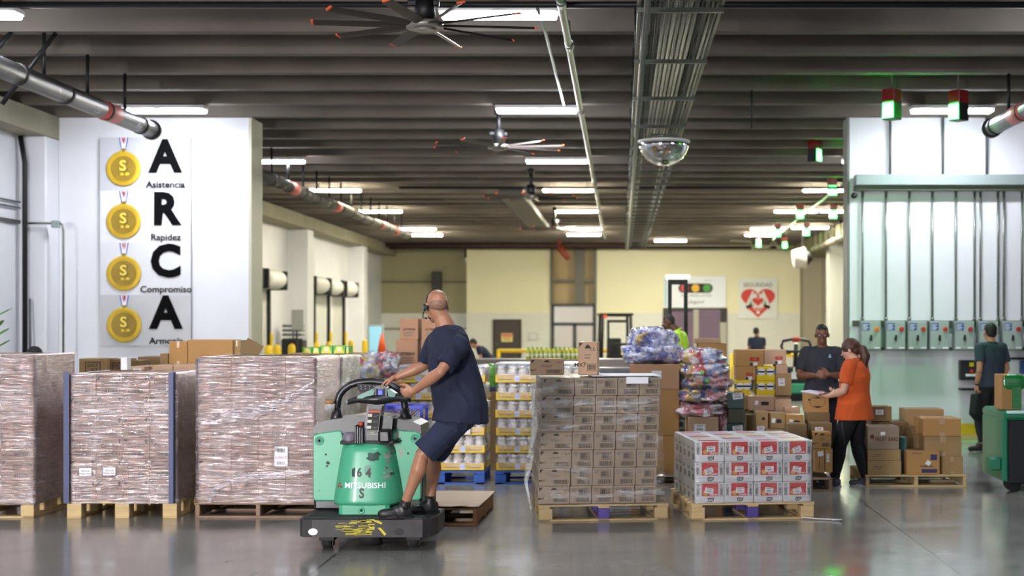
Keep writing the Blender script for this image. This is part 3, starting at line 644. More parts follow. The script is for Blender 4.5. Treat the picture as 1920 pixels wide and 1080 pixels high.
# conduits on the near left wall
o = MB()
o.tube([P(-60, 351, 24.0), (-9.47, 20.9, P(0,363,20.9).z), (-9.47, 22.1, P(38,372,22.1).z)], .02, steel) if False else None
for y0, y1 in ((362, 374), (374, 385), (401, 413), (405, 416)):
    o.cyl((-9.45, 20.0, H-(y0-6-VY)*20.3/F), (-9.45, 22.35, H-(y0-6-VY)*20.3/F), .014, mat('dark_conduit', '4b4f50'))
tag(o.build('wall_conduits'), 'four thin dark conduits running along the left wall near the corner', 'conduit')
xl = P(41.5, 0, 22.2).x
tag(MB().tube([(xl-.07, 22.3, 4.72), (xl-.0, 22.3, 4.3), (xl, 22.3, 0)], .04, blackmet).build('drain_pipe'), 'thick black vertical pipe on the left wall', 'pipe')
tag(MB().tube([(xl+.08, 22.3, P(0,560,22.3).z), (P(62,0,22.3).x, 22.2, P(0,690,22.3).z)], .018, mat('dark_conduit', '4b4f50')).build('leaning_rod'), 'thin grey rod leaning beside the black vertical pipe', 'rod')
o = empty('conduit_run', (P(105,0,22.35).x, 22.35, P(0,421,22.35).z)); tag(o, 'grey conduit with junction box running down left of the banners', 'conduit')
MB().cyl((-.44, 0, .02), (-.05, 0, .02), .018, steel).tube([(.05, .0, .02), (.1, 0, .0), (.115, 0, -.1), (.115, 0, -3.2)], .018, steel).build('conduit', o); MB().box(-.06, .06, -.05, .04, -.05, .06, greymet, .006).build('junction_box', o)

# ---------------------------------------------------------------- dock doors
rollm = mat('rolled_curtain', 'c9cac4', .5, var=.08, vscale=2)
def dock(D, t):
    o = empty('dock_door', (LW+.004, D, 0)); tag(o, t, 'dock door', 'roll-up dock doors in the left wall')
    MB().box(.002, .06, .15, 2.35, 0, 2.85, mat('dock_door_panel', 'c4c6c0', .5, var=.04), .01).build('door_panel', o)
    b = MB().lathe([(.18, -.98), (.25, -.92), (.28, -.7), (.28, .7), (.25, .92), (.18, .98)], rollm, 24, M=Matrix.Translation((.42, 1.2, 3.05)) @ Matrix.Rotation(math.pi/2, 4, 'X')).build('door_roll', o)
    MB().box(.1, .66, .08, .2, 2.75, 3.3, black, .02).build('roll_bracket', o); MB().box(.1, .66, 2.2, 2.32, 2.75, 3.3, black, .02).build('roll_bracket', o)
    MB().box(.02, .16, 2.24, 2.36, .0, 2.78, black, .01).build('track', o); MB().box(.02, .12, .02, .15, .0, 2.78, whitep, .01).build('track', o)
    MB().box(.16, .22, 2.22, 2.38, .35, 1.5, yel, .02).build('track_guard', o)
for D, t in ((36.0, 'roll-up dock door just right of the banner wall edge'), (38.8, 'roll-up dock door directly left of the nearer wall column'), (43.9+.95, 'first of three rolled dock doors between the two white columns'), (46.9+.3, 'middle of three rolled dock doors between the white columns'), (49.9, 'farthest of three rolled dock doors between the white columns')):
    dock(D, t)
for i, (px, w_) in enumerate(((503, 14), (520, 14), (547, 14), (594, 13), (617, 12), (658, 11), (684, 10))):
    X = -9.0; s = (VX-px)/9.0; D = F/s
    b = MB().lathe([(.10, 0), (.10, 1.12), (.085, 1.19), (.04, 1.23), (0, 1.24)], yel, 18).build('bollard', loc=(X, D, 0)); tag(b, 'yellow bollard in front of the dock doors, %s from the left' % ORD[i], 'bollard', 'yellow dock bollards')
for px in (): pass
tag(MB().tube([P(448+45, 610, 38), P(505, 606, 38), P(515, 612, 38)], .015, steel).build('cable_hook') if False else MB().box(-9.65, -9.3, 41.6, 41.68, 1.6, 2.2, mat('grey_panel', '9a9c9a', .4), .01).cyl((-9.5, 41.64, 1.6), (-9.5, 41.64, 0), .03, blackmet).build('post_sign'), 'grey panel on a post beside the nearer dock column', 'sign')
o = empty('dock_machine', P(550, 655, 42.6)); o.location.z = 0; tag(o, 'dark machine with stacked grey panels in front of the nearer dock column', 'machine')
MB().box(-.3, .35, -.3, .3, 0, 1.35, black, .05).build('body', o); b = MB()
for k in range(3): b.box(-.28, .3, -.25, .25, 1.42+.13*k, 1.5+.13*k, mat('machine_grey', '5f6468', .4), .02)
b.box(-.02, .02, -.02, .02, 1.3, 1.8, blackmet); b.build('shelf', o)
# ================================================================ cartons, pallets and wrapped stacks
kraft = mat('cardboard', 'a08359', .8, var=.07, vscale=3); kraft_l = mat('cardboard_light', 'b8977a', .8, var=.07, vscale=3); kraft_p = mat('cardboard_pinkish', 'cba78f', .8, var=.08, vscale=3)
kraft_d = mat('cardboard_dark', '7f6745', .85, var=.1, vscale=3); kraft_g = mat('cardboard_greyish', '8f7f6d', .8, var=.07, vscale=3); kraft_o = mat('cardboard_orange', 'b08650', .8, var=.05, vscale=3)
tape = mat('clear_tape', 'b59a76', .25); tape_p = mat('pale_tape', 'd0aa8c', .25)
seam = mat('carton_seam', '5a4330', .9)
whitebox = mat('white_carton', 'd9dadc', .5, var=.03)
def fr_front(w, d, h): return frame((0, -d/2-.0012, h/2), (1, 0, 0), (0, 0, 1))
def fr_right(w, d, h): return frame((w/2+.0012, 0, h/2), (0, 1, 0), (0, 0, 1))
def fr_left(w, d, h): return frame((-w/2-.0012, 0, h/2), (0, -1, 0), (0, 0, 1))
def fr_top(w, d, h): return frame((0, 0, h+.0012), (1, 0, 0), (0, 1, 0))
def barcode(b, fm, x, y, w, h, m=ink, n=11, box=True):
    if box:
        for u0, u1, v0, v1 in ((x-w/2, x+w/2, y+h/2-.003, y+h/2), (x-w/2, x+w/2, y-h/2, y-h/2+.003), (x-w/2, x-w/2+.003, y-h/2, y+h/2), (x+w/2-.003, x+w/2, y-h/2, y+h/2)): b.rect(u0, u1, v0, v1, m, fm)
    rr = random.Random(int(w*1000)+n)
    for k in range(n):
        u = x - w*.42 + w*.84*k/n; b.rect(u, u + w*.84/n*rr.choice((.35, .5, .7)), y-h*.36, y+h*.36, m, fm)
def lines(b, fm, x, y, w, n, gap, t, m=grink):
    for k in range(n): b.rect(x-w/2, x+w/2-w*.12*(k % 3), y-gap*k-t, y-gap*k, m, fm)
def sticker(b, fm, x, y, w, h, a=0.0, txt=None):
    T = fm @ Matrix.Translation((x, y, .0012)) @ rot2(a); b.rect(-w/2, w/2, -h/2, h/2, paper, T)
    if txt != '': 
        T2 = T @ Matrix.Translation((0, 0, .0008)); barcode(b, T2, 0, -h*.12, w*.7, h*.35, grink, 9, False); lines(b, T2, 0, h*.38, w*.6, 2, h*.12, h*.05, grink)
def uparrow(b, fm, x, y, s, m=ink):
    b.add([(x-s*.12, y-s*.5, 0), (x+s*.12, y-s*.5, 0), (x+s*.12, y, 0), (x-s*.12, y, 0)], [(0, 1, 2, 3)], m, M=fm); b.add([(x-s*.35, y, 0), (x+s*.35, y, 0), (x, y+s*.5, 0)], [(0, 1, 2)], m, M=fm)
def corner_tri(b, fm, w, h, s, m=ink): b.add([(-w/2+.01, h/2-.01, 0), (-w/2+.01+s, h/2-.01, 0), (-w/2+.01, h/2-.01-s, 0)], [(0, 1, 2)], m, M=fm)
def sty_plain(b, w, d, h): pass
def sty_tape(b, w, d, h):
    f = fr_front(w, d, h); b.rect(-w*.07, w*.07, h/2-min(.07, h*.3), h/2, tape, f); b.rect(-w*.07, w*.07, -h/2, -h/2+min(.05, h*.2), tape, f)
def sty_cumero(b, w, d, h):
    f = fr_front(w, d, h); b.text('Cumero', h*.26, ink, TM(f, 0.0, h*.12, .06, 0), .012, .95); b.rect(-w*.36, w*.36, h*.225, h*.235, ink, TM(f, .0, 0, .06)); barcode(b, f, .01, -h*.26, w*.68, h*.26, ink, 16); corner_tri(b, f, w, h, .045, grink); uparrow(b, f, w*.38, h*.34, .05, ink)
    f = fr_right(w, d, h); barcode(b, f, .0, -h*.1, d*.5, h*.3, grink, 12); sticker(b, f, d*.2, h*.1, .06, .05)
def sty_codes(b, w, d, h):
    f = fr_front(w, d, h); lines(b, f, -w*.3, h*.38, w*.26, 3, h*.07, h*.04); barcode(b, f, w*.12, h*.16, w*.46, h*.42, ink, 8); barcode(b, f, w*.08, -h*.27, w*.62, h*.24, ink, 18)
    f = fr_left(w, d, h); barcode(b, f, 0, 0, d*.5, h*.4, grink, 12)
def sty_codeside(b, w, d, h):
    f = fr_front(w, d, h); corner_tri(b, f, w, h, .035, ink); b.text('MX7', h*.18, ink, TM(f, -w*.4, -h*.2, 0, 0), .01); b.add([(-.028, h*.3, 0), (.028, h*.3, 0), (.018, h*.38, 0), (0, h*.42, 0), (-.018, h*.38, 0)], [(0, 1, 2, 3, 4)], ink, M=f)
    lines(b, f, 0, h*.12, w*.34, 2, h*.09, h*.03); barcode(b, f, w*.2, -h*.27, w*.46, h*.22, ink, 20); b.text('CE 12', h*.13, ink, TM(f, w*.38, h*.28, 0, 0), .01)
    f = fr_left(w, d, h); barcode(b, f, 0, 0, d*.5, h*.4, grink, 12)
def sty_two(b, w, d, h):
    f = fr_front(w, d, h)
    for v in (.22, -.25): barcode(b, f, w*.18, h*v, w*.36, h*.33, grink, 9); lines(b, f, -w*.25, h*(v+.1), w*.22, 3, h*.08, h*.035)
    f = fr_right(w, d, h); barcode(b, f, 0, 0, d*.4, h*.3, grink, 9)
def sty_long(b, w, d, h):
    f = fr_front(w, d, h); corner_tri(b, f, w, h, .04, grink); b.text('6x1.5 L', h*.16, ink, TM(f, -w*.34, -h*.28, 0, 0), .01); barcode(b, f, w*.12, -h*.26, w*.5, h*.2, ink, 16); lines(b, f, 0, h*.25, w*.3, 3, h*.1, h*.04); b.text('FR', h*.2, grink, TM(f, w*.38, h*.25, 0, 0), .01)
    f = fr_right(w, d, h); barcode(b, f, 0, .0, d*.5, h*.35, grink, 9)
def sty_juice(b, w, d, h):
    f = fr_front(w, d, h)
    for u0, u1, v0, v1 in ((-.28, .28, .27, .31), (-.28, .28, -.31, -.27), (-.28, -.25, -.31, .31), (.25, .28, -.31, .31)): b.rect(w*u0, w*u1, h*v0, h*v1, ink, f)
    b.text('JUICE', h*.24, ink, TM(f, 0, h*.12, .05, 0), .015); b.text('ICE', h*.26, ink, TM(f, .02, -h*.12, .05, 0), .015)
def sty_list(b, w, d, h):
    f = fr_front(w, d, h); b.text('LISTERINE', h*.13, ink, TM(f, 0, h*-.02 if h < .3 else .0, 0, 0), .03); lines(b, f, 0, -h*.14, w*.6, 3, h*.08, h*.03)
def sty_fruit(b, w, d, h):
    f = fr_front(w, d, h); b.text('FRUIT BARS', h*.25, mat('brown_ink', '5a3020', .7), TM(f, w*.1, -h*.06, 0, 0), .025, .78); disc(b, -w*.36, h*.06, h*.10, mat('brown_ink', '5a3020', .7), f, 14); sticker(b, f, -w*.02, h*.2, .05, .035, .1, '')
    lines(b, f, w*.02, -h*.25, w*.5, 1, .02, .004)
def sty_redband(b, w, d, h):
    f = fr_front(w, d, h); b.rect(w*.0, w*.34, -h*.18, h*.04, redp, f); b.text('CHEF', h*.13, kraft_l, TM(f, w*.17, -h*.07, 0, .001), .01); sticker(b, f, w*.2, -h*.36, .05, .04, .1, ''); disc(b, w*.05, -h*.38, .018, ink, f, 12)
def sty_mark(b, w, d, h):
    f = fr_front(w, d, h); disc(b, w*.1, h*.02, min(w, h)*.13, ink, f, 16); b.rect(-w*.02, w*.28, -.02, .02, ink, f); sticker(b, f, -w*.2, h*.05, .04, .05, -.2, '')
def sty_arrows(b, w, d, h):
    f = fr_front(w, d, h)
    b.add([(-.05, h*.22, 0), (.05, h*.22, 0), (0, h*.32, 0)], [(0, 1, 2)], ink, M=f); b.add([(-.05, -h*.18, 0), (.05, -h*.18, 0), (0, -h*.28, 0)], [(0, 1, 2)], ink, M=f)
    for i in range(24):
        a0, a1 = 2*math.pi*i/24, 2*math.pi*(i+1)/24; b.add([(.09*math.cos(a0), .07*math.sin(a0)+.01, 0), (.09*math.cos(a1), .07*math.sin(a1)+.01, 0), (.086*math.cos(a1), .066*math.sin(a1)+.01, 0), (.086*math.cos(a0), .066*math.sin(a0)+.01, 0)], [(0, 1, 2, 3)], ink, M=f)
    disc(b, -w*.38, h*.15, .012, ink, f, 10)
def sty_label(b, w, d, h): sticker(b, fr_front(w, d, h), -w*.12, h*.12, min(.12, w*.4), min(.09, h*.35), 0)
def sty_white(b, w, d, h): sticker(b, fr_front(w, d, h), -w*.08, -h*.22, w*.6, h*.4, 0); f = fr_front(w, d, h); disc(b, w*.12, h*.25, min(w, h)*.14, ink, f, 16)
def sty_yellow(b, w, d, h):
    f = fr_front(w, d, h)
    for x in (-w*.24, w*.24): disc(b, x, .02, .045, whitep, f, 20); b.rect(x-.07, x+.07, -.005, .045, blu, TM(f, 0, 0, 0, .001)); b.rect(x-.05, x+.05, .01, .03, whitep, TM(f, 0, 0, 0, .002))
def sty_navy(b, w, d, h):
    f = fr_front(w, d, h); nv = mat('navy_ink', '35325e', .6); b.rect(w*.22, w*.42, h*.12, h*.36, nv, f); b.rect(-w*.05, w*.42, -h*.42, -h*.26, nv, f); b.rect(-w*.08, w*.3, -h*.16, -h*.12, nv, f); sticker(b, f, w*.15, -.0, .05, .05, -.6, ''); lines(b, f, -w*.2, h*.42, w*.3, 1, .02, .006, nv)
def sty_textline(b, w, d, h):
    f = fr_front(w, d, h); b.text('NutriBrand', h*.13, ink, TM(f, -w*.2, h*.06, 0, 0), .01); lines(b, f, -w*.25, -h*.08, w*.25, 1, .02, .006)
def sty_strip(b, w, d, h):
    f = fr_front(w, d, h); b.rect(-.006, .006, -h*.35, h*.35, grink, f); sticker(b, f, w*.12, h*.3, .06, .05, .2, '')
def sty_nutter(b, w, d, h, k=0):
    f = fr_front(w, d, h); rd_, oc = mat('nutter_red', 'cf2a2b', .4), mat('cookie_ochre', 'd9a545', .5)
    b.rect(-w*.27, w*.30, -h*.16, h*.46, rd_, f); b.rect(-w*.27, w*.30, h*.22, h*.24, mat('nutter_red_dark', '8f1a1c', .5), TM(f, 0, 0, 0, .0005))
    disc(b, -w*.15, -h*.02, w*.085, oc, f, 18, .001); b.text('Nutter', h*.15, whitep, TM(f, w*.14, -h*.08, .03, .0015), .02)
    a, x, y = [(-.2, -.02, .1), (0, .0, .14), (.25, .0, .06), (0, .04, .12), (.02, .04, .13), (.35, -.02, .06), (-.1, .02, .1)][k % 7]
    sticker(b, f, w*x, h*y, w*.30, h*.27, a, 'x')
    for sx in (-1, 1):
        x0 = .405*sx*w
        for u0, u1, v0, v1 in ((-.045, .045, .24, .26), (-.045, .045, -.16, -.14), (-.045, -.03, -.16, .26), (.03, .045, -.16, .26)): b.rect(x0+u0*w, x0+u1*w, v0*h, v1*h, ink, f)
        b.rect(x0-.02*w, x0+.02*w, -.1*h, .2*h, grink, f); lines(b, f, x0, h*.42, w*.1, 3, h*.045, h*.025, grink)
    bd = [(-.11, .04), (-.09, .085), (.0, .10), (.02, .085), (.11, .10), (.10, -.05), (.02, -.10), (-.09, -.10)]
    b.add([(x_*w+.01, y_*h*1.0-h*.34, 0) for x_, y_ in bd], [tuple(range(8))], ink, M=f); b.text('Nutter', h*.085, whitep, TM(f, .01, -h*.31, .15, .001), .015); b.text('Butter', h*.085, whitep, TM(f, .012, -h*.37, .15, .001), .015)
    f = fr_left(w, d, h)
    b.text('Nutter', h*.22, ink, TM(f, -d*.05, h*.1, 0, 0), .03); b.rect(-d*.1, d*.3, -h*.4, -h*.12, grink, f); barcode(b, f, d*.1, -h*.27, d*.3, h*.3, ink, 8)
    f = fr_top(w, d, h); c = [('c94a52', 'd8b0c8'), ('c8b0cc', 'd8d0dc'), ('cf3a3f', 'e8e0e0'), ('cfe0b0', 'e8b8a8')][k % 4]
    b.rect(-w*.36, w*.36, -d*.4, d*.0, mat('top_'+c[0], c[0], .35), f); b.rect(-w*.36, w*.2, d*.08, d*.3, mat('top_'+c[1], c[1], .35), f)

CM = {}
def carton_mesh(w, d, h, style=sty_plain, m=kraft, k=0, tapetop=True, seamm=seam):
    key = (round(w, 3), round(d, 3), round(h, 3), style.__name__, m.name, k)
    if key not in CM:
        b = MB(); b.box(-w/2, w/2, -d/2, d/2, 0, h, m, .004)
        if tapetop:
            f = fr_top(w, d, h); b.rect(-w/2+.003, w/2-.003, -.0015, .0015, seamm, f)
            if m is not whitebox: b.rect(-w/2+.003, w/2-.003, -.025, .025, tape, TM(f, 0, 0, 0, .0003))
        if style is sty_nutter: style(b, w, d, h, k)
        else: style(b, w, d, h)
        CM[key] = b.mesh('carton')
    return CM[key]

wood = mat('pallet_wood', 'c7ad7d', .8, var=.16, vscale=3, stretch=(1, 6, 6), bump=.2, bscale=12)
wood2 = mat('pallet_wood_aged', '8f7560', .85, var=.25, vscale=4, bump=.3, bscale=14); purple = mat('pallet_block_purple', '4f3f86', .7, var=.1)
bluep = mat('pallet_blue', '1f55a8', .6, var=.12, vscale=4, bump=.15)
def pallet(x, y, rz, w, d, label, h=.14, kind='block', m=wood, mid=None, name='wooden_pallet', cat='pallet', group=None):
    """origin at the front left bottom corner"""
    o = empty(name, (x, y, 0), rz); tag(o, label, cat, group)
    t = .018; n = 7
    b = MB()
    for i in range(n):
        bwid = .095; yy = (d-bwid)*i/(n-1); b.box(random.uniform(-.006, .004), w+random.uniform(-.004, .006), yy, yy+bwid, h-t, h-.001, m, .002)
    b.build('top_deck', o)
    if kind == 'block':
        b = MB()
        for xx in (0, (w-.1)/2, w-.1): b.box(xx, xx+.1, 0, d, h-2*t, h-t, m, .002)
        b.build('stringer_board', o); b = MB()
        for xx in (0, (w-.1)/2, w-.1): b.box(xx, xx+.1, 0, d, .0, t, m, .002)
        for yy in (0, d-.1): b.box(0, w, yy, yy+.1, 0, t-.001, m, .002)
        b.build('bottom_deck', o)
        for j, yy in enumerate((0.002, (d-.14)/2, d-.142)):
            for i, xx in enumerate((.002, (w-.1)/2, w-.122)):
                wd_ = .12 if i != 1 else .1
                MB().box(xx, xx+wd_, yy, yy+.14, t, h-2*t, purple if (i == 1 and mid) else m, .004).build('block', o)
    elif kind == 'openblock':
        for j, yy in enumerate((0.002, (d-.14)/2, d-.142)):
            for i, xx in enumerate((.002, (w-.13)/2, w-.132)): MB().box(xx, xx+.13, yy, yy+.14, t*.6, h-t, m, .004).build('block', o)
        b = MB()
        for xx in (0, (w-.13)/2, w-.13): b.box(xx, xx+.13, 0, d, .0, t*.6, m, .002)
        b.build('bottom_deck', o)
    else:
        for xx in (0, (w-.04)/2, w-.04): MB().box(xx, xx+.04, 0.003, d-.003, t, h-t, m, .004).build('stringer', o)
        b = MB()
        for yy in (0, (d-.09)/2, d-.09): b.box(0, w, yy, yy+.09, 0, t, m, .002)
        b.build('bottom_deck', o)
    return o

def stack(X, Y, rz, z0, cols, rows, nd, depth, styles, m, what, where, group, front_only=False, jit=.004, topall=True, backs=True, side='right', lean=0.0, mats2=None):
    """cartons laid in rows from z0; only the ones on the outside of the block"""
    W = sum(cols); R = Matrix.Rotation(rz, 3, 'Z'); nr = len(rows); z = z0; k = 0
    for r, h in enumerate(rows):           # bottom to top
        x = 0
        for c, cw in enumerate(cols):
            for q in range(nd):
                outer = (q == 0) or (side == 'right' and c == len(cols)-1) or (side == 'left' and c == 0) or (r == nr-1 and topall)
                if outer:
                    st = styles(r, c, q) if callable(styles) and not styles.__name__.startswith('sty_') else styles
                    rr = random.Random(r*97+c*13+q*7); k += 1
                    me = carton_mesh(cw-.005, depth-.006, h-.002, st, m, (r*5+c*3+q) if st is sty_nutter else 0)
                    p = R @ Vector((x+cw/2+lean*(nr-1-r)+rr.uniform(-jit, jit)*.3, depth*(q+.5)+(rr.uniform(-jit, jit) if q == 0 else 0), 0))
                    o = inst(me, 'carton', (X+p.x, Y+p.y, z), rz+rr.uniform(-.004, .004))
                    rowt = 'top' if r == nr-1 else 'bottom' if r == 0 else ORD[nr-1-r]
                    if q == 0: lb = '%s, %s row, %s from left, front of %s' % (what, rowt, ORD[c], where)
                    else: lb = '%s, %s row, %s from left, %s deep, %s' % (what, rowt, ORD[c], ORD[q], where)
                    tag(o, lb, 'carton', group)
            x += cw
        z += h
    return z

filmA = film_mat('stretch_film_bright', .12, .88, 'fbf1f4', .22, gloss=.75, strk=(1.6, 1.6, 16), crk=(4, 4, 34)); filmB = film_mat('stretch_film_clear', .0, .55, 'eef0f2', .18, gloss=.07, strk=(.9, .9, 5)); filmC = film_mat('stretch_film_milky', .45, .9, 'e4e6e2', .3, gloss=.3)
def wrap(X, Y, rz, W, Dp, z0, z1, m, label, amp=.012, gap=.006, lean=0, top=True, name='stretch_wrap', seed=0.0):
    """film wound round a stack: a crinkled skin standing off the cartons, folded a little over the top"""
    b = MB(); nz = 46; pts = []; R = Matrix.Rotation(rz, 3, 'Z'); st = .045
    def edge(a, c): 
        n = max(2, int((Vector(c)-Vector(a)).length/st)); return [(a[0]+(c[0]-a[0])*i/n, a[1]+(c[1]-a[1])*i/n) for i in range(n)]
    g = gap; per = edge((-g, -g), (W+g, -g)) + edge((W+g, -g), (W+g, Dp+g)) + edge((W+g, Dp+g), (-g, Dp+g)) + edge((-g, Dp+g), (-g, -g)); n = len(per)
    rings = []; levels = [z0 + (z1-z0)*k/nz for k in range(nz+1)]
    for k, z in enumerate(levels):
        ring = []
        for i, (x, y) in enumerate(per):
            nx, ny = x-W/2, y-Dp/2; e = max(abs(nx)/W, abs(ny)/Dp); nn = Vector((nx if abs(nx)/W > e*.97 else 0, ny if abs(ny)/Dp > e*.97 else 0)).normalized()
            d = amp*(.5+.5*noise.noise(Vector((x*3.5+seed, y*3.5, z*14 + x*2)))) + amp*.6*max(0, noise.noise(Vector((x*9, y*9+seed, z*30))))
            ring.append((x+nn.x*d + lean*(z1-z)/.16, y+nn.y*d, z+.004*noise.noise(Vector((x*5, y*5, seed)))))
        rings.append(ring)
    if top:
        last = rings[-1]
        for f_, dz in ((.02, .006), (.10, .008), (.22, .009)): rings.append([(x*(1-f_)+W/2*f_, y*(1-f_)+Dp/2*f_, z1+dz+.004*noise.noise(Vector((x*7, y*7, f_*9)))) for x, y, z in last])
    n = len(rings[0]); vs = [p for r in rings for p in r]
    b.add(vs, [(i*n+k, i*n+(k+1) % n, (i+1)*n+(k+1) % n, (i+1)*n+k) for i in range(len(rings)-1) for k in range(n)], m, True)
    o = bpy.data.objects.new(name, b.mesh(name)); COL.objects.link(o); o.location = (X, Y, 0); o.rotation_euler.z = rz
    return tag(o, label, 'stretch wrap')

# ---- stack 1, far left, front face cut by the frame
D1 = 12.97; s1 = F/D1
X = P(62, 0, D1).x - 1.21
pallet(X, D1, .015, 1.21, 1.0, 'pale wooden pallet under the leftmost wrapped stack, cut by frame edge', kind='block', h=.155)
zt = stack(X+.005, D1+.01, .015, .155, [.30]*4, [.19]*7, 3, .325, sty_long, kraft_p, 'brown carton', 'leftmost wrapped stack', 'cartons of the leftmost wrapped stack')
wrap(X+.005, D1+.01, .015, 1.2, .975, .12, zt, filmA, 'shiny crinkled stretch film around the leftmost stack at the frame edge', seed=1)
# ---- stack 2 with blue corner boards
X = P(125, 0, D1).x; R2 = .02
pallet(X, D1, R2, 1.0, 1.0, 'pale block pallet under the low wrapped stack with blue corner boards', kind='openblock', h=.155)
zt = stack(X+.02, D1+.012, R2, .155, [.242]*4, [.193]*6, 3, .325, sty_cumero, kraft_p, 'printed brown carton', 'blue-cornered stack', 'cartons of the wrapped stack with blue corner boards')
wrap(X+.02, D1+.012, R2, .97, .975, .13, zt, filmA, 'glossy stretch film around the stack with blue corner boards', seed=5)
cb = mat('corner_board_blue', '323c66', .5)
for x, t in ((-.0, 'left'), (.95, 'right')):
    b = MB(); b.box(-.012, .033, -.035, -.029, 0, zt-.12, cb); b.box(*((-.018, -.012) if t == 'left' else (.027, .033)), -.035, .04, 0, zt-.12, cb)
    o = b.build('corner_board', loc=(X+.0+x, D1+.005, .14), rz=R2); tag(o, 'tall blue corner board at the %s front edge of the low wrapped stack' % t, 'corner board', 'blue corner boards')
for px, py in ((160, 885), (205, 884)):
    p = P(px, py, D1-.012); o = MB().box(-.055, .055, 0, .002, -.035, .035, paper).text('DELICIA', .022, grink, frame((0, -.001, .008), (1, 0, 0), (0, 0, 1)), .01).text('FRESH INC', .022, grink, frame((0, -.001, -.018), (1, 0, 0), (0, 0, 1)), .01).build('shipping_label', loc=p); tag(o, 'white shipping label low on the stack with blue corner boards, %s one' % ('left' if px == 160 else 'right'), 'label', 'white labels on the blue-cornered stack')
# ---- stack 3, behind the truck
D3 = 13.0; X = P(370, 0, D3).x; W3 = 1.09
pallet(X-.02, D3, -.01, 1.15, 1.1, 'dark aged pallet under the tall wrapped stack beside the green truck', kind='stringer', m=wood2, h=.14)
def st3(r, c, q): return sty_long if c == 0 else sty_two
b = MB().box(0, 1.12, 0, 1.05, 0, .05, kraft_o, .004); tag(b.build('slip_sheet', loc=(X-.01, D3+.005, .141)), 'torn brown cardboard tray around the foot of the tall wrapped stack', 'tray')
zt = stack(X, D3+.01, -.01, .195, [.305, .25, .25, .27], [.155, .185, .185, .185, .19, .185, .182], 3, .34, st3, kraft_p, 'brown carton', 'tall stack beside truck', 'cartons of the tall wrapped stack beside the truck')
wrap(X, D3+.01, -.01, 1.075, 1.02, .14, zt, filmA, 'crinkled shiny film around the tall stack left of the green truck', amp=.02, seed=9)
o = MB().box(-.06, .06, 0, .002, -.09, .09, paper).text('5154120', .03, mat('magenta_ink', 'c2348c', .5), frame((0, -.001, -.01), (1, 0, 0), (0, 0, 1)), .01)
fm = frame((0, -.001, .055), (1, 0, 0), (0, 0, 1)); barcode(o, fm, 0, 0, .09, .05, grink, 12, False); fm = frame((0, -.001, -.06), (1, 0, 0), (0, 0, 1)); barcode(o, fm, 0, 0, .09, .04, grink, 9, False)
tag(o.build('shipping_label', loc=P(527, 856, D3-.018)), 'white label with magenta number on the tall stack beside the truck', 'label')
# streamer of twisted film across stack 3
def streamer(pts, wds, m, label, name='film_strand'):
    b = MB(); n = len(pts); vs = []
    P_ = [Vector(p) for p in pts]; sub = []
    for i in range(n-1):
        for k in range(8): t = k/8; sub.append((P_[i].lerp(P_[i+1], t), wds[i]*(1-t)+wds[i+1]*t))
    sub.append((P_[-1], wds[-1]))
    for i, (p, w_) in enumerate(sub):
        a = sub[min(i+1, len(sub)-1)][0] - sub[max(i-1, 0)][0]; u = a.cross(Vector((0, 1, 0))).normalized()
        for k in range(5): vs.append(p + u*w_*(k-2)/4 + Vector((0, -.012*math.sin(k*2.2+i*.7)-.004, 0)))
    b.add(vs, [(i*5+k, i*5+k+1, (i+1)*5+k+1, (i+1)*5+k) for i in range(len(sub)-1) for k in range(4)], m, True)
    return tag(b.build(name), label, 'film')
d = D3-.055
streamer([P(378, 793, d), P(430, 782, d), P(500, 765, d), P(545, 745, d), P(590, 712, d)], [.03, .12, .10, .06, .02], filmA, 'loose white band of film slanting across the tall stack beside the truck')
streamer([P(390, 940, d), P(405, 915, d), P(430, 900, d), P(480, 892, d), P(580, 884, d)], [.04, .05, .07, .08, .03], filmA, 'lower band of loose film near the foot of the tall stack')
# ---- stack 4, behind
D4 = 14.3; X = P(641, 0, D4).x - 1.1
pallet(X, D4, 0, 1.1, 1.0, 'wooden pallet behind the green truck, under the milky wrapped block', kind='stringer', m=wood2)
zt = stack(X+.01, D4+.01, 0, .14, [.36]*3, [.26]*5, 3, .33, sty_label, kraft_g, 'greyish carton', 'milky wrapped block behind truck', 'cartons of the milky wrapped block')
wrap(X+.01, D4+.01, 0, 1.08, .99, .12, zt, filmC, 'milky stretch film around the block of cartons behind the green truck', seed=13)
zt4 = zt
# ---- grey-brown stack in the middle
DM = 12.75; th = .115; X = P(1017, 0, DM).x
pallet(X-.03, DM-.01, th, 1.17, 1.22, 'worn wooden pallet with purple middle block under the grey-brown stack', mid=True, h=.15, m=mat('pallet_wood_worn', 'ad966c', .8, var=.2, vscale=3, bump=.25, bscale=12))
def stm(r, c, q): return sty_codeside if c == 0 else sty_codes
zt = stack(X+.0, DM+.0, th, .155, [.29, .196, .196, .196, .196], [.162]*7, 3, .37, stm, kraft_g, 'small grey-brown carton', 'middle wrapped stack', 'cartons of the grey-brown middle stack', side='left', lean=-.007)
wrap(X-.04, DM, th, 1.10, 1.11, .12, zt, filmB, 'clear stretch film with slanting folds around the grey-brown middle stack', amp=.014, lean=.006, seed=21)
ztm = zt
streamer([P(1000, 720, DM-.03), P(1003, 800, DM-.03), P(992, 870, DM-.05), P(986, 905, DM-.07), P(996, 955, DM-.1)], [.03, .05, .06, .03, .02], filmC, 'loose tail of film hanging off the left corner of the middle stack')
tp = MB().box(-.62, .0, -.3, .3, 0, .006, paper).build('top_sheet', loc=(P(1232,0,DM).x, DM+.45, ztm+.012), rz=th); tag(tp, 'white plastic sheet lying on top of the grey-brown middle stack', 'sheet')
tag(MB().box(-.1, .1, -.004, .0, -.03, .03, paper).build('shipping_label', loc=P(1195, 713, DM+.066), rz=.115), 'white label at the top edge of the grey-brown middle stack', 'label')
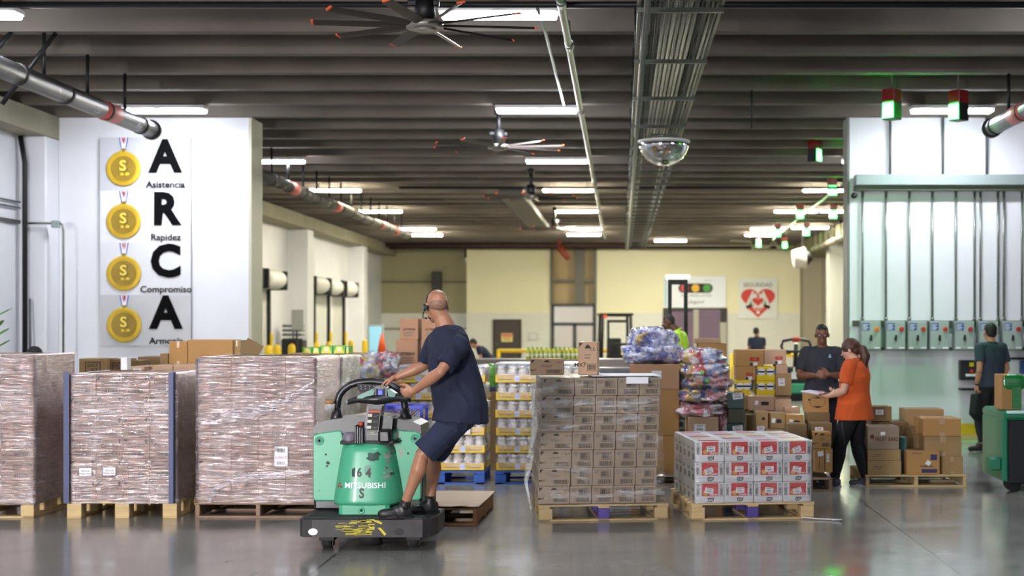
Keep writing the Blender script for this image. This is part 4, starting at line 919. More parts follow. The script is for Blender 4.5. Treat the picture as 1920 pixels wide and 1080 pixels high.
def loose(px0, px1, pt, pb, D, d, st, m, label, rz=0.0, k=0, group=None, name='carton', cat='carton', z=None):
    a, c = P(px0, pb, D), P(px1, pt, D); me = carton_mesh(c.x-a.x, d, c.z-a.z, st, m, k)
    off = Matrix.Rotation(rz, 3, 'Z') @ Vector((0, d/2, 0))
    o = inst(me, name, ((a.x+c.x)/2+off.x, D+off.y, a.z if z is None else z), rz); return tag(o, label, cat, group)
loose(994, 1057, 672, 703, DM+.1, .2, sty_codeside, kraft_l, 'small brown carton lying flat on top of the middle stack', .02, z=ztm+.02)
loose(1084, 1120, 641, 703, DM+.2, .25, sty_codeside, kraft_l, 'small brown carton standing upright on top of the middle stack', -.06, z=ztm+.02)
# ---- white and red cartons
DR = 12.82; X = P(1303, 0, DR).x; th = .12
pallet(X-.03, DR-.01, th, 1.13, 1.22, 'pale wooden pallet with purple middle block under the white and red cartons', mid=True, h=.155)
zt = stack(X, DR, th, .155, [.27]*4, [.187]*3, 5, .235, sty_nutter, whitebox, 'white and red carton', 'low stack', 'white and red snack cartons', side='left')
wrap(X, DR, th, 1.08, 1.175, .15, zt, film_mat('stretch_film_faint', .02, .16, 'ffffff', .15), 'faint clear film around the low stack of white and red cartons', amp=.004, gap=.004, top=False, seed=31)
p = P(1490, 968, 12.6); tag(MB().tube([(p.x+.1, 12.9, .02), (p.x+.25, 12.85, .012), (p.x+.42, 12.8, .012), (p.x+.44, 12.75, .02), (p.x+.36, 12.78, .012)], .006, whitep, 6).build('strap_end'), 'loose white strap end on the floor beside the white and red stack', 'strap')
# ================================================================ goods behind
# cartons behind the left stacks, carried on big plain cartons
def bulk(px0, px1, pt, D, d, m, label, wrapd=False):
    a = P(px0, pt, D); c = P(px1, pt, D); me = carton_mesh(c.x-a.x, d, a.z-.14, sty_plain, m)
    pallet(a.x, D, 0, c.x-a.x, d, 'pallet hidden under the %s' % label, kind='stringer', m=wood2)
    return tag(inst(me, 'bulk_carton', ((a.x+c.x)/2, D+d/2, .14)), label, 'carton')
bulk(140, 262, 707, 15.2, .9, kraft_d, 'large brown carton behind the blue-cornered stack, carrying the juice cartons')
loose(148, 200, 672, 706.5, 15.2, .35, sty_juice, kraft, 'brown carton with boxed black print, left one behind the blue-cornered stack')
loose(204, 236, 673, 706.5, 15.3, .35, sty_juice, kraft_d, 'darker brown carton with black print beside the first juice carton')
loose(238, 262, 676, 706.5, 15.4, .35, sty_plain, kraft_d, 'dark open carton between juice cartons and white case')
bulk(236, 370, 705, 14.4, .8, kraft_p, 'pinkish wrapped carton behind the blue-cornered stack, carrying flat cases')
loose(243, 281, 687, 705, 14.4, .5, sty_label, kraft_l, 'pale flat case with white label behind the blue-cornered stack')
loose(282, 324, 685, 705, 14.4, .5, sty_plain, kraft_l, 'pale wrapped flat case, middle of three')
loose(325, 369, 684, 705, 14.4, .5, sty_plain, kraft_l, 'pale wrapped flat case beside the tall stack')
loose(226, 238, 683, 707, 13.9, .12, sty_plain, whitebox, 'narrow white carton standing upright on the blue-cornered stack', z=1.32) 
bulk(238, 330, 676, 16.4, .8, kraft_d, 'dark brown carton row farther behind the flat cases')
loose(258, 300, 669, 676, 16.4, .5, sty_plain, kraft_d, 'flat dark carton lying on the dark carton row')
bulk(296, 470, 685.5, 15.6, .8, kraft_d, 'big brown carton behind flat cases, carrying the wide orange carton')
loose(300, 315, 663, 685.5, 15.7, .2, sty_plain, kraft, 'small brown carton left of the wide orange carton')
loose(317, 351, 640, 685.5, 15.65, .3, sty_tape, kraft_o, 'orange-brown carton with pale tape, left of the wide carton')
loose(352, 436, 637, 685.5, 15.6, .35, sty_plain, kraft_o, 'wide orange-brown carton standing behind the tall wrapped stack')
loose(437, 451, 638, 685.5, 15.65, .3, sty_tape, kraft, 'narrow taped carton end right of the wide orange-brown carton')
b = MB().box(-.09, .09, -.02, .0, 0, .16, kraft_d); o = b.build('carton_flap', loc=P(465, 667, 14.4)); o.rotation_euler = (-.3, .5, .2); tag(o, 'loose brown carton flap leaning on top of the tall wrapped stack', 'cardboard')
# banana boxes behind stack 3
gb = mat('green_box_print', '4fae3a', .45); yb = mat('yellow_box_print', 'e6d638', .45)
def sty_banana(b, w, d, h):
    f = fr_front(w, d, h); b.add([(-w*.42, -h/2+.004, 0), (w*.42, -h/2+.004, 0), (w*.22, h*.4, 0), (-w*.22, h*.4, 0)], [(0, 1, 2, 3)], yb, M=f); b.rect(-w*.1, w*.1, -h*.2, h*.2, whitep, TM(f, 0, 0, 0, .001))
bulk(540, 680, 663, 17.5, .8, kraft, 'brown carton behind the wrapped block, carrying the green and yellow boxes')
for i, (a, c, t) in enumerate(((566, 585, 651), (585, 600, 651), (600, 624, 648), (624, 648, 648), (648, 655, 648))):
    loose(a+.5, c-.5, t, 663, 17.5, .25, sty_banana, gb, 'small green and yellow box on the row behind the stack, %s from the left' % ORD[i], group='green and yellow boxes', name='fruit_box', cat='box')

# ---- bags
sack = film_mat('clear_sack', .06, .55, 'f6f8fc', .12, horiz=False, gloss=.2)
def bag(c, r, m, label, seed, name='plastic_sack', rz=0.0, amp=.24, group=None, p=.75):
    b = MB(); vs = []; n, k = 64, 40
    def sg(x): return math.copysign(abs(x)**p, x)
    for i in range(k+1):
        a = math.pi*i/k
        for j in range(n):
            t = 2*math.pi*j/n; q = Vector((sg(math.sin(a))*sg(math.cos(t)), sg(math.sin(a))*sg(math.sin(t)), sg(math.cos(a))))
            f = 1 + amp*noise.noise(q*1.9+Vector((seed, 0, 0))) + amp*.5*noise.noise(q*4.5+Vector((0, seed, 0))) + amp*.30*noise.noise(q*10+Vector((0, 0, seed)))
            vs.append((q.x*r[0]*f, q.y*r[1]*f, max(-r[2]*.93, q.z*r[2]*f)))
    b.add(vs, [(i*n+j, i*n+(j+1) % n, (i+1)*n+(j+1) % n, (i+1)*n+j) for i in range(k) for j in range(n)], m, True)
    o = b.build(name, loc=c, rz=rz); tag(o, label, 'bag', group)
    b = MB(); b.add([(x*1.05+.008*noise.noise(Vector((x*20, y*20, z*20+seed))), y*1.05, z*1.06+.008*noise.noise(Vector((z*22, x*22, seed)))) for x, y, z in vs], [(i*n+j, i*n+(j+1) % n, (i+1)*n+(j+1) % n, (i+1)*n+j) for i in range(k) for j in range(n)], sack, True); b.build('clear_film', o); return o
bluebag = print_mat('blue_snack_print', ['5a63b8', '8088d0', 'c9cdea', '4a53a8', 'e4e6f2', '6a72c4', 'd8b04a', '9aa2dc', '525bb0', 'd9dcf2'], 18)
bluebag2 = print_mat('blue_white_snack_print', ['cfd3ea', '6a72c4', 'e8eaf4', '8a92d2', '525bb0', 'e4e6f2'], 18)
mixbag = print_mat('mixed_snack_print', ['c8343a', 'e6dfe2', '3f57a8', 'd9555a', 'f0eaea', '2f4796', 'e0b83a', 'e8e2e6', 'b83a48', '8fa6d8'], 17)
redbag = print_mat('red_white_snack_print', ['d04a58', 'ecdfe2', 'c8404c', 'f0e6e8', 'e49aa0', 'd8606c', 'f2ecee'], 15)
mix2 = print_mat('blue_red_snack_print', ['2f4a98', 'd8404a', 'e9e6ea', '4a6ab8', 'f0ecf0', 'e0b83a', '2a3f8c', 'e8a0a0'], 15)
DT = 15.6
# tall tan cartons with blue bags
a, c = P(1181, 890, DT), P(1274, 890, DT); wT = c.x-a.x
pallet(a.x, DT, 0, wT, .8, 'pallet under the tall pile of plain tan cartons', kind='stringer', m=wood2)
kt = mat('cardboard_tan', 'b78e6a', .7, var=.04); z = .14
for i, (t, bt, w_) in enumerate(((817, 882, 1), (730, 817, 1), (683, 730, 1))):
    h = (P(0, t, DT).z - z); me = carton_mesh(wT-.004, .78, h-.002, sty_plain, [kraft_o, kraft_o, kt][i]); o = inst(me, 'carton', ((a.x+c.x)/2, DT+.4, z)); z += h
    tag(o, 'large plain tan carton, %s of the pile right of the middle stack' % ['bottom', 'middle', 'top'][i], 'carton', 'pile of large tan cartons')
tag(MB().box(-.055, .055, -.004, 0, -.045, .045, paper).build('shipping_label', loc=P(1231, 703, DT+.0115)), 'white label on the top tan carton behind the middle stack', 'label')
ztan = z
bag(((a.x+c.x)/2-.0, DT+.35, ztan+.105), (.33, .32, .125), bluebag2, 'lower clear sack of blue and white snack bags on the tan cartons', 1.3)
bag(((a.x+c.x)/2-.06, DT+.35, ztan+.27), (.21, .27, .13), bluebag, 'upper left sack of blue and yellow snack bags on the tan cartons', 2.7, rz=.2)
bag(((a.x+c.x)/2+.13, DT+.40, ztan+.25), (.13, .24, .11), bluebag, 'upper right sack of blue snack bags on the tan cartons', 4.1, rz=-.2)
# multicolour sacks on a carton
a2, c2 = P(1291, 900, DT-.3), P(1347, 900, DT-.3)
pallet(a2.x-.05, DT-.3, 0, .44, .9, 'pallet under the pile of clear snack sacks', kind='stringer', m=wood2)
zc = P(0, 782, DT-.3).z; zb = .14
for i in range(2):
    h = (zc-.14)/2; me = carton_mesh(c2.x-a2.x, .5, h-.002, sty_label, kraft_l); tag(inst(me, 'carton', ((a2.x+c2.x)/2, DT-.05, .14+h*i)), '%s brown carton with white label under the pile of snack sacks' % ['lower', 'upper'][i], 'carton', 'cartons under the snack sacks')
cx_ = P(1322, 0, DT).x
for i, (y, rx, m, dx, t) in enumerate(((768, .25, redbag, -.03, 'lowest sack of the pile, red and white snack bags'), (742, .255, mix2, .0, 'second sack from the bottom of the pile, blue and red snack bags'), (715, .25, mix2, .03, 'middle sack of the pile, blue and red snack bags, green tag'), (692, .24, mixbag, .0, 'second sack from the top, blue and white snack bags, green tag'), (669, .235, mixbag, -.04, 'topmost sack of the snack pile, red and white snack bags'))):
    p = P(1322, y, DT-.05); bag((cx_+dx, DT-.02, p.z), (rx, .26, .09), m, t, 5.5+i*1.7, group='pile of clear snack sacks')
sb = bag((P(1356,0,DT).x, DT+.0, P(0,790,DT).z), (.075, .12, .17), redbag, 'loose sack of red and white bags hanging down right of the pile', 20.1)
gt = mat('green_tag', '5fd53a', .5)
for px, py in ((1317, 698), (1326, 714)): tag(MB().box(-.02, .02, -.003, 0, -.014, .014, gt).build('green_tag', loc=P(px, py, DT-.31)), 'small bright green tag on the %s of the tagged snack sacks' % ('upper' if py < 700 else 'lower'), 'tag', 'green tags')
# green cases
gc = mat('green_case', '24493f', .3, var=.1, coat=.5)
def sty_case(b, w, d, h): sticker(b, fr_front(w, d, h), w*.12, h*.3, .11, .07, .12)
z = 0
a3, c3 = P(1365, 0, 15.4), P(1396, 0, 15.4)
pallet(a3.x-.05, 15.4, 0, .4, .6, 'small pallet under the green cases', kind='stringer', m=wood2); z = .14
for i, t in enumerate((845, 793, 766, 736)):
    h = P(0, t, 15.4).z - z; me = carton_mesh(c3.x-a3.x+.0, .4, h-.004, sty_case if i != 2 else sty_plain, gc if i != 2 else mat('green_case_brown', '4a4a38', .4)); tag(inst(me, 'green_case', ((a3.x+c3.x)/2, 15.6, z), .03*(-1)**i), 'dark green plastic-wrapped case, %s of the green pile' % ['lowest', 'second from bottom', 'second from top', 'topmost'][i], 'case', 'pile of dark green cases'); z += h
# ---- far row with red-banded cartons and yellow boxes
DK = 17.2
yc = mat('yellow_carton', 'e6c91c', .45, var=.04)
bulk(1372, 1482, 742, DK, .8, kraft, 'wide brown carton behind the green cases, carrying the yellow boxes')
loose(1381, 1407, 713, 741.7, DK, .4, sty_yellow, yc, 'yellow carton standing left of the two stacked yellow ones', name='yellow_carton')
loose(1419, 1453, 714, 741.7, DK, .4, sty_yellow, yc, 'lower of the two stacked yellow cartons', name='yellow_carton')
loose(1419, 1453, 687, 713.7, DK, .4, sty_yellow, yc, 'upper of the two stacked yellow cartons', name='yellow_carton')
loose(1454, 1484, 701, 741.7, DK-.02, .4, sty_label, kraft, 'tall plain carton right of the stacked yellow cartons')
loose(1455, 1477, 683.5, 700.7, DK, .4, sty_plain, kraft_l, 'small carton above the tall plain one beside yellow cartons')
loose(1381, 1417, 687, 712.7, DK, .4, sty_redband, kraft_o, 'carton with red band resting on the single yellow carton')
loose(1380, 1432, 656, 686.5, DK, .4, sty_redband, kraft_o, 'long carton with red band, top left of the yellow carton pile')
loose(1433, 1474, 656, 683, DK, .4, sty_redband, kraft_l, 'carton with red band, top right of the yellow carton pile')
DK2 = 18.2
bulk(1290, 1368, 683, DK2, .8, kraft_o, 'brown carton behind the snack sacks, carrying a red-banded carton')
loose(1309, 1362, 644, 682.7, DK2, .4, sty_redband, kraft_o, 'red-banded carton standing behind the pile of snack sacks')
loose(1303, 1352, 634.5, 643.7, DK2, .4, sty_plain, kraft_l, 'flat pale carton on top of the red-banded carton behind the sacks')
# ---- brown cartons in the middle right
grp = 'loose brown cartons right of the green cases'
D5 = 16.3
cl = [ # px0, px1, top, bottom, D, depth, style, material, label
 (1383, 1405, 742, 768, 16.7, .3, sty_plain, kraft, 'small carton at the left end above the dark narrow carton'),
 (1404, 1452, 743, 770, 16.6, .3, sty_mark, kraft_l, 'pale carton with white tag right below the yellow cartons'),
 (1453, 1484, 749, 771, 16.6, .3, sty_plain, kraft_l, 'pale plain carton below the tall plain carton'),
 (1417, 1440, 772, 824, 15.6, .25, sty_white, kraft, 'narrow carton with big white label in the brown pile'),
 (1441, 1472, 774, 806, 15.7, .3, sty_mark, kraft, 'carton with black oval mark beside the white-labelled one'),
 (1473, 1507, 778, 806, 15.7, .3, sty_mark, kraft_o, 'carton with black mark, third of the marked row'),
 (1472, 1500, 764, 777, 16.4, .3, sty_plain, kraft_l, 'flat carton lying behind the third marked carton'),
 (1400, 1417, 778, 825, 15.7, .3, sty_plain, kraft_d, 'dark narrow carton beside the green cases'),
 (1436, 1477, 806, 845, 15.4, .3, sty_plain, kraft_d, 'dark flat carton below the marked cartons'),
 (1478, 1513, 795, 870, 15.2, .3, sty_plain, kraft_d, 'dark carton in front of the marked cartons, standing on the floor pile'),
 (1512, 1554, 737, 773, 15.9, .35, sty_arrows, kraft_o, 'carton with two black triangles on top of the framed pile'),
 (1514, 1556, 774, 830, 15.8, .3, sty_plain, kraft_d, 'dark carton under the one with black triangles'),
 (1521, 1560, 793, 832, 15.3, .25, sty_label, kraft_d, 'brown carton with small white tag left of the woman'),
 (1526, 1558, 810, 841, 15.1, .25, sty_codeside, kraft_o, 'front carton with small black print left of the woman'),
 (1527, 1546, 842, 886, 15.1, .3, sty_strip, kraft_o, 'tall narrow carton with vertical strip, foot of the pile by the woman'),
 (1547, 1561, 842, 886, 15.1, .3, sty_label, kraft_o, 'narrow carton with tilted tag beside the vertical strip carton')]
pa, pc = P(1395, 0, 15.0), P(1562, 0, 15.0)
pallet(pa.x, 15.05, 0, pc.x-pa.x, 1.3, 'dark pallet under the pile of loose brown cartons', kind='stringer', m=wood2)
for a_, c_, t, bt, D, d, st, m, lb in cl: loose(a_, c_, t, bt, D, d, st, m, lb, group=grp)
# plain base cartons that carry the pile
for a_, c_, t, D, d, lb in ((1400, 1478, 845, 15.45, .3, 'dark base carton under the flat dark carton'), (1400, 1440, 825, 15.7, .35, 'base carton under the white-labelled carton'), (1441, 1508, 806.3, 15.78, .35, 'base carton under the marked cartons'), (1512, 1558, 830, 15.85, .3, 'base carton under the carton with triangles')):
    p = P(a_, t, D); q = P(c_, t, D); me = carton_mesh(q.x-p.x, d, p.z-.145, sty_plain, kraft_d); tag(inst(me, 'carton', ((p.x+q.x)/2, D+d/2, .142)), lb, 'carton', grp)
bulk(1383, 1486, 771, 16.65, .35, kraft_d, 'brown carton row behind the loose pile, carrying the pale cartons')
bulk(1470, 1502, 777.5, 16.25, .3, kraft_d, 'narrow carton column behind the marked cartons')
# ---- right pallet with FRUIT BARS
DP = 15.5
a, c = P(1623, 0, DP), P(1812, 0, DP)
pallet(a.x, DP-.02, 0, c.x-a.x, 1.1, 'pale stringer pallet under the brown cartons right of the woman', kind='stringer', h=.13)
grp = 'brown cartons on the right pallet'
z0 = P(0, 890, DP).z
cl = [(1627, 1690, 864, 890, DP, .42, sty_textline, kraft, 'flat carton at the bottom left of the right pallet'),
 (1627, 1689, 843, 863.7, DP, .42, sty_textline, kraft, 'flat carton directly under the fruit bars carton'),
 (1627, 1686, 800, 842.7, DP, .40, sty_fruit, kraft_g, 'carton printed FRUIT BARS with dark red lettering'),
 (1700, 1762, 846, 890, DP-.0, .32, sty_navy, kraft_o, 'carton with navy print and white tag in front on the right pallet'),
 (1764, 1806, 856, 890, DP+.12, .5, sty_tape, kraft, 'bottom right carton of the right pallet'),
 (1733, 1803, 818, 855.7, DP+.13, .5, sty_tape, kraft, 'middle right carton, second from top on the right pallet'),
 (1731, 1802, 785, 817.7, DP+.12, .5, sty_tape, kraft_o, 'top right large carton on the right pallet'),
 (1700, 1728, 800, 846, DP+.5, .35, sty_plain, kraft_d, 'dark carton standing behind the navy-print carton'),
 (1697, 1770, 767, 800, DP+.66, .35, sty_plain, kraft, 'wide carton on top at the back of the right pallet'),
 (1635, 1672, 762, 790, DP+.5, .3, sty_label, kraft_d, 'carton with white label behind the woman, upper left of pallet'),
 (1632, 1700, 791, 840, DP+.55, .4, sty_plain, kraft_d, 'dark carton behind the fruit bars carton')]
for a_, c_, t, bt, D, d, st, m, lb in cl: loose(a_, c_, t, bt, D, d, st, m, lb, group=grp)
loose(1632, 1700, 840.3, 889, DP+.55, .4, sty_plain, kraft_d, 'hidden lower carton behind the flat cartons of right pallet', group=grp); loose(1702, 1765, 846.3, 889, DP+.55, .4, sty_plain, kraft_d, 'lower carton behind the navy-print carton', group=grp)
loose(1688, 1700, 820, 890, DP+.2, .25, sty_plain, mat('teal_carton', '2f5f62', .5), 'narrow teal carton between the brown cartons on right pallet')
# ---- mayonnaise trays on blue pallets
jarw = mat('jar_white', 'e4dccb', .25, coat=.4); jarc = mat('jar_cap', 'd8d9e4', .35); ty = mat('tray_yellow', 'e3bd22', .5, var=.06); jl = mat('jar_label', 'c9d2ee', .4)
def tray_proto():
    o = empty('jar_tray', (0, 0, 0)); w, d = .48, .32
    b = MB(); h = .085
    b.box(-w/2, w/2, -d/2, -d/2+.004, 0, h, ty); b.box(-w/2, w/2, d/2-.004, d/2, 0, h, ty); b.box(-w/2, -w/2+.004, -d/2, d/2, 0, h, ty); b.box(w/2-.004, w/2, -d/2, d/2, 0, h, ty); b.box(-w/2, w/2, -d/2, d/2, 0, .004, ty)
    f = frame((0, -d/2-.0012, h/2), (1, 0, 0), (0, 0, 1)); b.rect(-.03, .03, -.03, .03, jl, f); b.rect(-.2, -.06, -.012, -.006, blu, f); b.rect(.06, .2, -.012, -.006, blu, f); b.build('tray', o)
    jb = MB().lathe([(.045, 0), (.052, .01), (.052, .11), (.046, .13), (.037, .14), (.037, .15)], jarw, 16).lathe([(.041, .148), (.041, .178), (.036, .182), (0, .182)], jarc, 16).lathe([(.0525, .04), (.0525, .09)], jl, 16).mesh('jar')
    for y in (-.1, .0, .1):
        for x in (-.18, -.06, .06, .18): inst(jb, 'jar', (x, y, .005), 0, o)
    fl = MB().box(-w/2-.004, w/2+.004, -d/2-.004, d/2+.004, .0, .19, film_mat('shrink_film', .06, .5, 'f4f4f8', .15), .03).build('shrink_film', o)
    return o
tp_ = None
def tray_stack(X, Y, n, ncol, where, z=.15):
    global tp_
    for r in range(n):
        for c in range(ncol):
            for q in range(2):
                if q == 1 and r < n-1 and c < ncol-1: continue
                if tp_ is None: o = tp_ = tray_proto()
                else: o = copy_tree(tp_)
                o.location = (X+.25+.492*c+random.uniform(-.006, .006), Y+.17+.335*q, z+.195*r); o.rotation_euler.z = random.uniform(-.02, .02)
                tag(o, 'yellow tray of white jars, %s tier down, %s %s, %s' % (ORD[n-1-r], 'left' if c == 0 else 'right', 'front' if q == 0 else 'back', where), 'tray of jars', 'yellow jar trays of the pallet %s' % where)
X = P(742, 0, 15.75).x; pallet(X, 15.75, 0, .985, .72, 'blue pallet under the jar trays behind the man', h=.145, m=bluep, name='blue_pallet'); tray_stack(X, 15.75, 6, 2, 'behind the man')
X = P(928, 0, 15.75).x; pallet(X, 15.75, 0, .985, .72, 'blue pallet under the jar trays left of the middle stack', h=.145, m=bluep, name='blue_pallet'); tray_stack(X, 15.75, 6, 2, 'beside the middle stack')
tag(MB().box(-.08, .08, -.004, 0, -.05, .05, paper).build('shipping_label', loc=P(868, 806, 15.7), rz=.2), 'white tilted label on the jar trays behind the man', 'label')
tag(MB().box(0, .98, 0, .66, 0, .02, filmC, .008).build('plastic_cover', loc=(X, 15.77, .15+.195*6)), 'white plastic cover on top of the jar trays beside the middle stack', 'cover')
# things between: dark goods, grey wrapped block, bottles
bulk(880, 1185, 674, 20.5, .9, mat('grey_wrapped', '857c72', .35, var=.15, vscale=3, stretch=(1, 1, 8), bump=.4, bscale=20), 'long grey-brown wrapped block in the background behind the jar trays')
bottle_m = mat('bottle_yellow_green', 'b9c24a', .2, coat=.4); cap_m = mat('bottle_cap_green', '5fae3c', .4); bw_ = mat('bottle_label', 'd8dcc0', .5)
bme = MB().lathe([(.028, 0), (.03, .01), (.03, .10), (.026, .125), (.012, .15), (.012, .16)], bottle_m, 10).lathe([(.0305, .04), (.0305, .08)], bw_, 10).lathe([(.014, .158), (.014, .175), (0, .176)], cap_m, 10).mesh('bottle')
def pack(px, D, n, m_, z, t):
    p = P(px, 0, D); o = empty('bottle_pack', (p.x, D, z)); tag(o, t, 'bottle pack', 'shrink-wrapped bottle packs')
    for i in range(n):
        for j in range(m_): inst(bme, 'bottle', ((i-(n-1)/2)*.064, j*.064, 0), 0, o)
zt = P(0, 674, 20.5).z
pack(1019, 20.55, 8, 3, zt, 'left pack of green-capped bottles on the grey wrapped block'); pack(1062, 20.7, 6, 3, zt, 'right pack of green-capped bottles on the grey wrapped block')
tag(MB().box(-.5, .3, 0, .5, 0, P(0,690,18.5).z, mat('grey_wrapped2', '77777a', .3, var=.2, bump=.3, bscale=20), .02).build('wrapped_block', loc=(P(1150,0,18.5).x, 18.5, 0)), 'low grey wrapped block left of the tan cartons', 'wrapped block')
a = P(905, 0, 17.2)
tag(inst(carton_mesh(.20, .5, P(0,735,17.2).z, sty_tape, kraft_d), 'carton', (P(917,0,17.2).x, 17.5, 0)), 'tall dark brown carton in the gap between the two jar pallets', 'carton')
gs = MB().ell((0, 0, .17), (.09, .1, .17), mat('green_bag_print', '5f9a3f', .3, var=.5, vscale=14), p=.7).box(-.1, .1, -.1, .1, 0, .06, mat('navy_box', '2f3550', .5), .01); o = gs.build('green_produce_bag', loc=(P(917,0,17.2).x, 17.4, P(0,735,17.2).z)); tag(o, 'green bag on the dark carton between the two jar pallets', 'bag')
# mouthwash cartons and clear bags behind the truck
kl = mat('cardboard_rose', 'ab8062', .75, var=.04)
DL = 17.6
bulk(735, 860, 690, DL, .6, kraft, 'brown carton behind the man, carrying the mouthwash cartons')
loose(743, 783, 637, 689.7, DL, .35, sty_list, kl, 'lower mouthwash carton of the left column behind the man'); loose(750, 784, 597, 636.7, DL+.02, .33, sty_list, kl, 'upper mouthwash carton of the left column behind the man')
loose(791, 830, 637, 689.7, DL, .35, sty_list, kl, 'lower mouthwash carton of the right column behind the man'); loose(791, 826, 597, 636.7, DL+.02, .33, sty_list, kl, 'upper mouthwash carton of the right column behind the man')
cb_ = print_mat('clear_bag_print', ['c9cfe0', 'b8bccc', 'dfe3ee', '9aa0b4', 'c8404c', 'b8bccc', 'd8dce8', 'c8b040'], 18)
DG = 16.9
bulk(668, 745, 735, DG, .6, kraft_g, 'grey-brown carton behind the truck, carrying the clear sacks')
p = P(697, 700, DG+.3); bag((p.x, DG+.3, p.z-.0), (.2, .25, .22), cb_, 'large clear sack of goods between the wrapped block and mouthwash cartons', 33.3)
p = P(728, 688, DG+.3); bag((p.x, DG+.28, p.z), (.14, .2, .17), print_mat('red_clear_bag_print', ['d0a0a8', 'c8404c', 'dfe3ee', 'c04050', 'd8dce8', '6a6a78'], 16), 'clear sack with red goods beside the mouthwash cartons', 37.7)
# far background: forklift table with cone, posts
b = MB().box(-1, 1, -.3, .3, .0, .72, mat('dark_red_shelf', '3a2422', .6), .02).box(-1, 1, -.3, .3, .78, .84, greymet, .01).build('work_table', loc=(P(722,0,42).x, 42, 0)); tag(b, 'dark table with grey top under the traffic cone in the far background', 'table')
b = MB().box(-.2, .2, -.2, .2, 0, .04, orange, .01).lathe([(.15, .04), (.03, .65), (0, .66)], orange, 20).lathe([(.114, .2), (.085, .33)], whitep, 20).build('traffic_cone', loc=(P(716,0,42).x, 42, .84)); tag(b, 'orange traffic cone standing on the dark far table', 'cone')
b = MB().box(-.28, .28, 0, .1, 0, 1.75, mat('screen_frame', '8fa0a8', .4), .01).box(-.22, .22, -.01, 0, .1, 1.7, mat('lit_screen', '9fd6f4', .3, emit='58b8f0', estr=.06)).build('lit_panel', loc=(P(704,0,50).x, 50, 0)); tag(b, 'pale blue lit door panel in the far background, left of the cone', 'panel')
b = MB().box(-.2, .2, -.2, .2, 0, .75, black, .02).build('wall_speaker', loc=(P(820,0,61).x, 60.85, P(0,543,61).z)); tag(b, 'black box speaker high on the far shaded wall', 'speaker')
b = MB().cyl((0, 0, .5), (0, 0, 0), .18, black).ell((0, 0, 0), (.17, .17, .3), whitep).cyl((0,0,.4),(0,0,1.09),.05,black).build('high_bay_lamp', loc=(P(870,0,58.8).x, 60.6, 4.6)); tag(b, 'dark lamp with pale globe high at the corner of the shaded wall', 'lamp')
b = MB().cyl(P(1049, 462, 56), P(1066, 487, 56), .17, mat('rust_red', '7a2e1c', .6), r1=.1).cyl(P(1049, 462, 56), (P(1049,0,56).x, 56, 5.69), .08, mat('rust_red', '7a2e1c')).build('red_hopper', loc=None); tag(b, 'rust-red spout hanging from the ceiling by the tan panels', 'spout')
# yellow railing in the background
b = MB(); zr = 1.0; Dr = 44
x0, x1 = P(935,0,Dr).x, P(1240,0,Dr).x
b.cyl((x0, Dr, zr-.05), (x1, Dr, zr-.05), .06, yel).cyl((x0, Dr, .55), (x1, Dr, .55), .05, yel); n = 5
for k in range(n+1): b.cyl((x0+(x1-x0)*k/n, Dr, 0), (x0+(x1-x0)*k/n, Dr, zr), .06, yel)
tag(b.build('guard_rail'), 'yellow guard rail in the far background in front of the back wall', 'railing')
b = MB(); x0, x1 = P(1372,0,40).x, P(1400,0,40).x; b.cyl((x0, 40, .9), (x1+1.5, 40, .9), .05, yel)
for x in (x0, x0+1, x1+1.5): b.cyl((x, 40, 0), (x, 40, .93), .05, yel)
tag(b.build('guard_rail'), 'short yellow guard rail behind the red-banded cartons', 'railing')
# small things peeking over the left stacks
tag(MB().lathe([(.09, 0), (.09, 1.38), (.07, 1.43), (0, 1.45)], yel, 18).build('bollard', loc=(P(62,0,18).x, 18, 0)), 'yellow rounded post top behind the leftmost stack', 'bollard')
b = MB().lathe([(.2, 0), (.2, .35), (.16, .38)], mat('planter', '6a5a48', .7), 16).cyl((0, 0, .3), (0, 0, 1.5), .02, mat('stem', '4a5a2a', .7)); o = b.build('potted_plant', loc=(P(-14,0,18).x, 18, 0))
lf = MB(); leaf = mat('leaf_green', '4f8a22', .4, var=.2)
for k in range(10):
    a = k*2.4; R = Matrix.Rotation(a, 3, 'Z') @ Matrix.Rotation(-.5, 3, 'Y'); lf.ell(Vector((0, 0, 1.45+.05*k)) + R @ Vector((.13, 0, .0)), (.13, .045, .008), leaf, R, 12, 6)
lf.build('leaves', o); tag(o, 'green leafy plant at the left edge behind the leftmost stack', 'plant')
# ================================================================ people
def smooth_union(mb, name, m, vox, parent=None, iters=4, fold=0.0, ffreq=9.0, fstretch=(1, 1, .45), origin=None):
    """one continuous skin over all the shapes in mb"""
    o = mb.build('tmp'); md = o.modifiers.new('r', 'REMESH'); md.mode = 'VOXEL'; md.voxel_size = vox; md.use_smooth_shade = True
    if iters: s = o.modifiers.new('s', 'SMOOTH'); s.iterations = iters; s.factor = .5
    dg = bpy.context.evaluated_depsgraph_get(); me = bpy.data.meshes.new_from_object(o.evaluated_get(dg)); bpy.data.objects.remove(o)
    n = len(me.vertices); co = np.empty(n*3); me.vertices.foreach_get('co', co); co = co.reshape(-1, 3)
    if fold:
        no = np.empty(n*3); me.vertex_normals.foreach_get('vector', no); no = no.reshape(-1, 3)
        d = np.array([noise.noise(Vector((p[0]*ffreq*fstretch[0]+p[2]*3, p[1]*ffreq*fstretch[1], p[2]*ffreq*fstretch[2]))) for p in co])
        d = -np.abs(d)*1.6 + .4
        co = co + no*(d*fold)[:, None]
    org = np.array(origin if origin is not None else (0, 0, 0)); me.vertices.foreach_set('co', (co-org).ravel())
    me.materials.clear(); me.materials.append(m)
    for p in me.polygons: p.use_smooth = True
    me.update(); me.name = name; ob = bpy.data.objects.new(name, me); COL.objects.link(ob)
    if parent is not None: ob.parent = parent
    return ob
